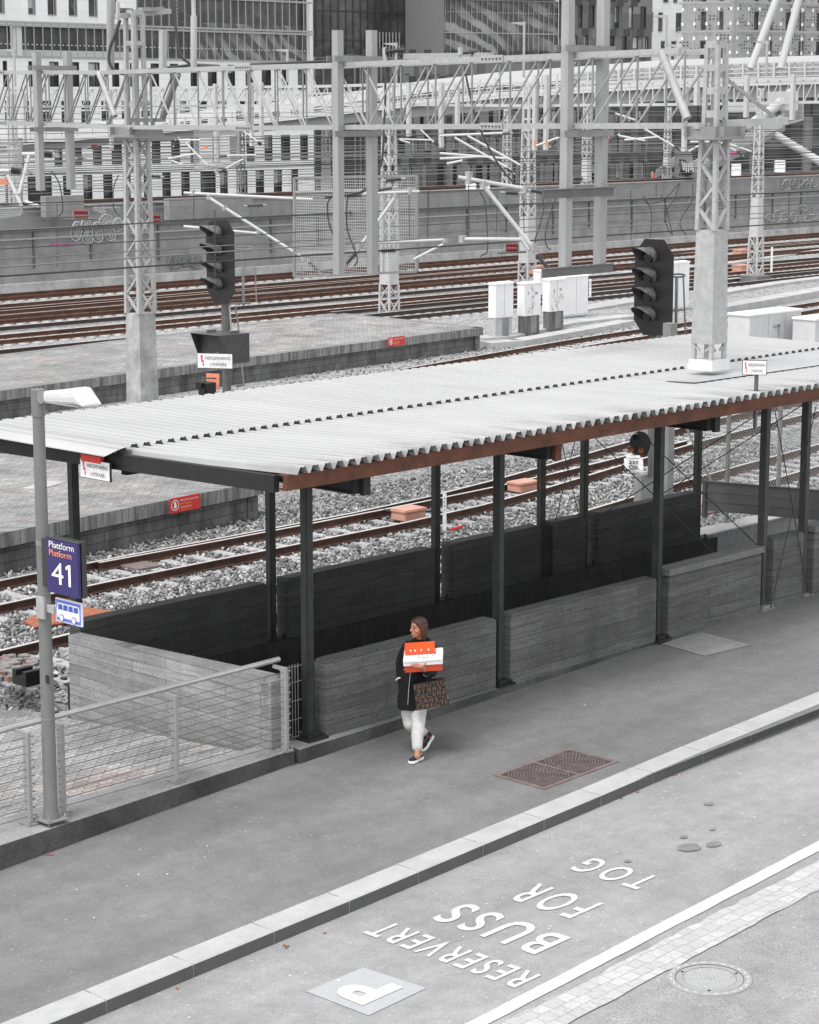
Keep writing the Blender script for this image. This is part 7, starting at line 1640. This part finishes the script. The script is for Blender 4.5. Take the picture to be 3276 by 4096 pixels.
# hair: cap plus locks
m = MB(); ell(m, Hc-hf*.012+hu*.062, hf*.086, hl*.079, hu*.064, 24, 14); ell(m, Hc-hf*.048-hu*.010, hf*.058, hl*.076, hu*.095, 20, 14)
locks = []
for i in range(15):
    a = -1.2+i*.17          # angle round the back of the head, 0 = straight back
    dr = (-hf*cos(a)+hl*sin(a)); top = Hc+hu*.098-hf*.01+dr*.03; mid = Hc+hu*.03+dr*.074-hf*.012*cos(a); low = Hc-hu*.075+dr*.072-hf*.006; end = Hc-hu*(.142-.012*abs(a))+dr*(.064)
    m.tube([top, mid, low, end], [.016, .024, .022, .009], 8)
for sg in (1, -1):
    for f0, f1, f2, le in ((.048, .012, -.006, .135), (.030, .0, -.015, .14), (.010, -.012, -.025, .145)):
        m.tube([Hc+hu*.100+hf*.03+hl*.01*sg, Hc+hu*.065+hf*f0+hl*.056*sg, Hc+hf*f1*.9+hl*.074*sg-hu*.0, Hc-hu*.07+hf*f2+hl*.072*sg, Hc-hu*le+hf*(f2+.0)+hl*.07*sg], [.014, .02, .018, .019, .008], 8)
m.tube([Hc-hu*.05+hf*.0-hl*.07, Hc-hu*.10+hf*.03-hl*.06, Hc-hu*.155+hf*.035-hl*.05], [.02, .02, .008], 8)
# keep the hair off the face
remesh(m, 'hair', 'hair', WM, .006, 2, (.012, .008))
m = MB(); ra = random.Random(3)
for i in range(16):
    a = ra.uniform(.3, 1.9); dr = (-hf*cos(a)+hl*sin(a)); m.tube([Hc+hu*.113+dr*.03-hu*.012, Hc+hu*.04+dr*.088, Hc-hu*.05+dr*.090, Hc-hu*.12+dr*.078], [.001, .0028, .0028, .001], 5)
m.build('hair_strands', 'hair_light', WM)
# coat
m = MB(); rings = []; N = 28
spec = [(565, 468, .075, .075, .03), (562, 500, .090, .085, .03), (555, 530, .155, .10, .03), (545, 565, .185, .115, .03), (535, 640, .185, .13, .02), (522, 760, .175, .135, .02), (505, 880, .178, .14, .01), (495, 1020, .19, .15, .0), (480, 1180, .185, .155, .0), (465, 1325, .180, .160, .0)]
for x, y, w, d_, dd in spec:
    c = H(x, y, dd); rings.append([c+Rv*(w*math.copysign(abs(cos(2*pi*k/N))**.85, cos(2*pi*k/N)))+Fv*(d_*sin(2*pi*k/N))+Uv*(.006*sin(3*2*pi*k/N)) for k in range(N)])
vs = [p for r_ in rings for p in r_]; m.add(vs, [(i*N+k, i*N+(k+1) % N, (i+1)*N+(k+1) % N, (i+1)*N+k) for i in range(len(rings)-1) for k in range(N)], True); m.add(rings[0], [tuple(range(N))]); m.add(rings[-1], [tuple(range(N))[::-1]])
limb(m, [H(410, 590, .03), H(345, 700, .05), H(318, 800, .06), H(318, 920, .02), H(325, 985, -.02)], [.080, .070, .064, .055, .05]); limb(m, [H(680, 590, .02), H(705, 740, .0), H(700, 880, -.08), H(650, 900, -.25), H(622, 880, -.36)], [.080, .068, .062, .052, .045])
ell(m, H(570, 500, .05), Rv*.115, Fv*.09, Uv*.05)
remesh(m, 'coat', 'coat', WM, .008, 4, (.09, .022))
m = MB(); m.tube([H(440, 850, -.155), H(425, 1000, -.165), H(412, 1150, -.175), H(404, 1290, -.175)], .0032, 5); m.tube([H(585, 862, -.405), H(600, 930, -.36), H(640, 945, -.33), H(664, 905, -.34), H(640, 835, -.40)], .0035, 5); m.tube([H(368, 850, -.17), H(352, 860, -.16)], .003, 5); m.tube([H(535, 860, -.16), H(545, 876, -.16)], .003, 5); m.build('zipper', 'zip_metal', WM)
m = MB(); limb(m, [H(262, 985, -.03), H(288, 962, -.06), H(312, 960, -.07)], [.008, .01, .006], 8); m.build('cuff', 'box_white', WM)
# jeans
m = MB(); limb(m, [H(540, 1280, .0), H(540, 1400, -.10), H(532, 1570, -.23), H(524, 1700, -.28), H(522, 1800, -.31)], [.095, .088, .074, .068, .064], 18); limb(m, [H(420, 1290, .02), H(412, 1400, .0), H(432, 1530, -.04), H(520, 1600, .10), H(590, 1638, .20)], [.088, .082, .078, .070, .062], 18)
j = remesh(m, 'jeans', 'jeans', WM, .007, 3, (.09, .016))
# shoes
def shoe(heel, toe, upn, label=None):
    d = (toe-heel).normalized(); s_ = d.cross(upn).normalized(); u_ = s_.cross(d).normalized(); L = .262; m = MB()
    prof = [(-.005, .0), (.0, .028), (.03, .036), (.10, .036), (.17, .046), (.215, .044), (.248, .026), (.258, .0)]
    out = [heel+d*a+s_*b for a, b in prof]+[heel+d*a-s_*b for a, b in prof[::-1][1:-1]]
    m.prism(out, u_*.032); m.build('shoe_sole', 'rubber', WM, bevel=.006)
    m = MB(); ell(m, heel+d*.045+u_*.055, d*.045, s_*.033, u_*.045); ell(m, heel+d*.10+u_*.045, d*.07, s_*.034, u_*.036); ell(m, heel+d*.19+u_*.036, d*.062, s_*.040, u_*.026); ell(m, heel+d*.085+u_*.075, d*.045, s_*.028, u_*.022)
    remesh(m, 'shoe', 'canvas_shoe', WM, .005, 2)
    m = MB()
    for k in range(5): c = heel+d*(.11+.018*k)+u_*(.083-.007*k); m.tube([c+s_*.018, c-s_*.018], .0028, 5)
    m.tube([heel+d*.10+u_*.09, heel+d*.09+s_*.03+u_*.10, heel+d*.12+s_*.035+u_*.08], .003, 5); m.tube([heel+d*.10+u_*.09, heel+d*.08-s_*.03+u_*.10, heel+d*.12-s_*.03+u_*.08], .003, 5); m.build('shoelace', 'frame_grey' if label else 'canvas_shoe', WM)
tF = atp(1500+428/3.08, 2400+2028/3.08); aF = atp(1500+545/3.08, 2400+1990/3.08); dF = (tF-aF); dF.z = 0; dF.normalize(); dF = (dF-Fv*.35).normalized()
hF = Vector((tF.x, tF.y, 0))-dF*.255; hF.z = zp(hF.x)+.001; shoe(hF, hF+dF, Uv)
tB = atp(1500+588/3.08, 2400+1875/3.08); hB = H(722, 1672, .24); dB = (hB-tB).normalized(); hB = Vector(tB)+dB*.262; shoe(hB+Uv*.0, Vector(tB), (Uv*.55-Fv*.55+(-Rv)*.6).normalized(), 1)
m = MB(); limb(m, [H(520, 1800, -.31), ankF, hF+dF*.05+Uv*.07], [.036, .032, .034]); limb(m, [H(600, 1640, .2), H(655, 1680, .20), hB-dB*.045+(Uv*.5-Fv*.5-Rv*.5)*.05], [.038, .034, .034]); remesh(m, 'ankles', 'skin_leg', WM, .006, 2)
# boxes
fn = (-Fv*.995-Rv*.05).normalized(); bx = Vector((0, 0, 1)).cross(fn).normalized()
if bx.dot(Rv) < 0: bx = -bx
roll = radians(4.5); tilt_ = radians(10); bxr = (bx*cos(roll)+Uv*sin(roll)).normalized(); bu = (Uv*cos(roll)-bx*sin(roll)).normalized(); fn = bxr.cross(bu)
if fn.dot(Fv) > 0: fn = -fn
bu, fn = (bu*cos(tilt_)+fn*sin(tilt_)).normalized(), (fn*cos(tilt_)-bu*sin(tilt_)).normalized()
def obx(c, w, d_, h_, name, mat_, T, bev=.003): return MB().obox(c, bxr*w/2, fn*d_/2, bu*h_/2).build(name, mat_, T, bevel=bev)
c1 = H(598, 728, -.285)
BX = thing('shipping_box', 'flat white shipping box with orange-red lower half held against the coat', 'box', c1-bu*.08)
obx(c1-bu*.045, .42, .30, .080, 'tray', 'box_orange_dark', BX); obx(c1+bu*.0265, .436, .315, .062, 'lid', 'box_white', BX)
fc = c1+fn*.159+bu*.040
tc = c1+bu*.0585
m = MB(); m.tube([fc-bxr*.20-bu*.0-fn*.0, fc-bxr*.05-bu*.006, fc+bxr*.20+bu*.004], .0018, 5); m.build('fold_line', 'galv_dark', BX)
text('zalando', 'writing', 'galv_mid', tc+bxr*(-.015)+fn*.10, bxr, -fn, 1, BX, fit=(.09, .042), bold=.01)
m = MB(); q = tc-bxr*.045+fn*.10; m.prism([q, q+bxr*.018-fn*.022, q-fn*.045], bu*.001); m.build('logo_mark', 'red_bright', BX)
m = MB(); pts = [tc+bxr*(-.03+.012*i+.01*sin(i*2.3))-fn*(.02+.03*cos(i*1.7)) for i in range(12)]; m.tube(pts, .0015, 4); m.build('scribble', 'galv_dark', BX)
text('54', 'writing', 'galv_dark', tc+bxr*.15+fn*.06, -fn, -bxr, 1, BX, fit=(.10, .05), bold=0)
c2 = c1+bu*.100-bxr*.035-fn*.075
OB = thing('shoe_box', 'smaller bright orange shoe box on top of the white one', 'box', c2-bu*.05)
obx(c2-bu*.020, .325, .165, .030, 'tray', 'box_orange', OB); obx(c2+bu*.0175, .335, .175, .043, 'lid', 'box_orange', OB)
m = MB()
for f in (-.10, -.05, .02, .10): m.obox(c2+bu*.018+fn*.0885+bxr*f, bxr*.006, fn*.0005, bu*.014)
m.build('shipping_tape', 'box_white', OB)
# carrier bag
pa, pb, pc, pd = H(470, 1038, -.34), H(852, 965, -.24), H(922, 1285, -.24), H(508, 1366, -.34)
BG = thing('carrier_bag', 'black paper carrier bag with bronze letter pattern hanging from her arm', 'bag', pd)
dep_ = Fv*.07-Rv*.01
m = MB(); m.prism([pa, pb, pc, pd], dep_); m.build('bag_body', 'bag_black', BG, bevel=.004)
X_ = (pb-pa).normalized(); Y_ = (pa-pd); Y_ = (Y_-X_*Y_.dot(X_)).normalized(); n_ = X_.cross(Y_)
if n_.dot(Fv) > 0: n_ = -n_
wB, hB_ = (pc-pd).length, (pa-pd).length
for i, s_ in enumerate(('CFREGTE', 'ECERRC', 'GECERR', 'CERRTE', 'ERRUTEG')):
    base = pd+(pa-pd)*(.035+.192*i)+(pc-pd)*.02; text(s_, 'pattern', 'bag_bronze', base+n_*.006+((pc-pd)*.95 if i % 2 else Vector((0, 0, 0))), (pc-pd)*(-1 if i % 2 else 1), (pa-pd), 1, BG, fit=(wB*.94 if i < 3 else wB*.90, hB_*.150), bold=-.022)
hp = H(712, 935, -.30)
m = MB(); m.tube([pa+(pb-pa)*.40, H(690, 960, -.33), hp], .004, 6); m.tube([pa+(pb-pa)*.72, H(735, 955, -.33), hp], .004, 6); m.tube([pa+(pb-pa)*.45+dep_, hp+dep_*.3], .004, 6); m.build('handles', 'bag_black', BG)
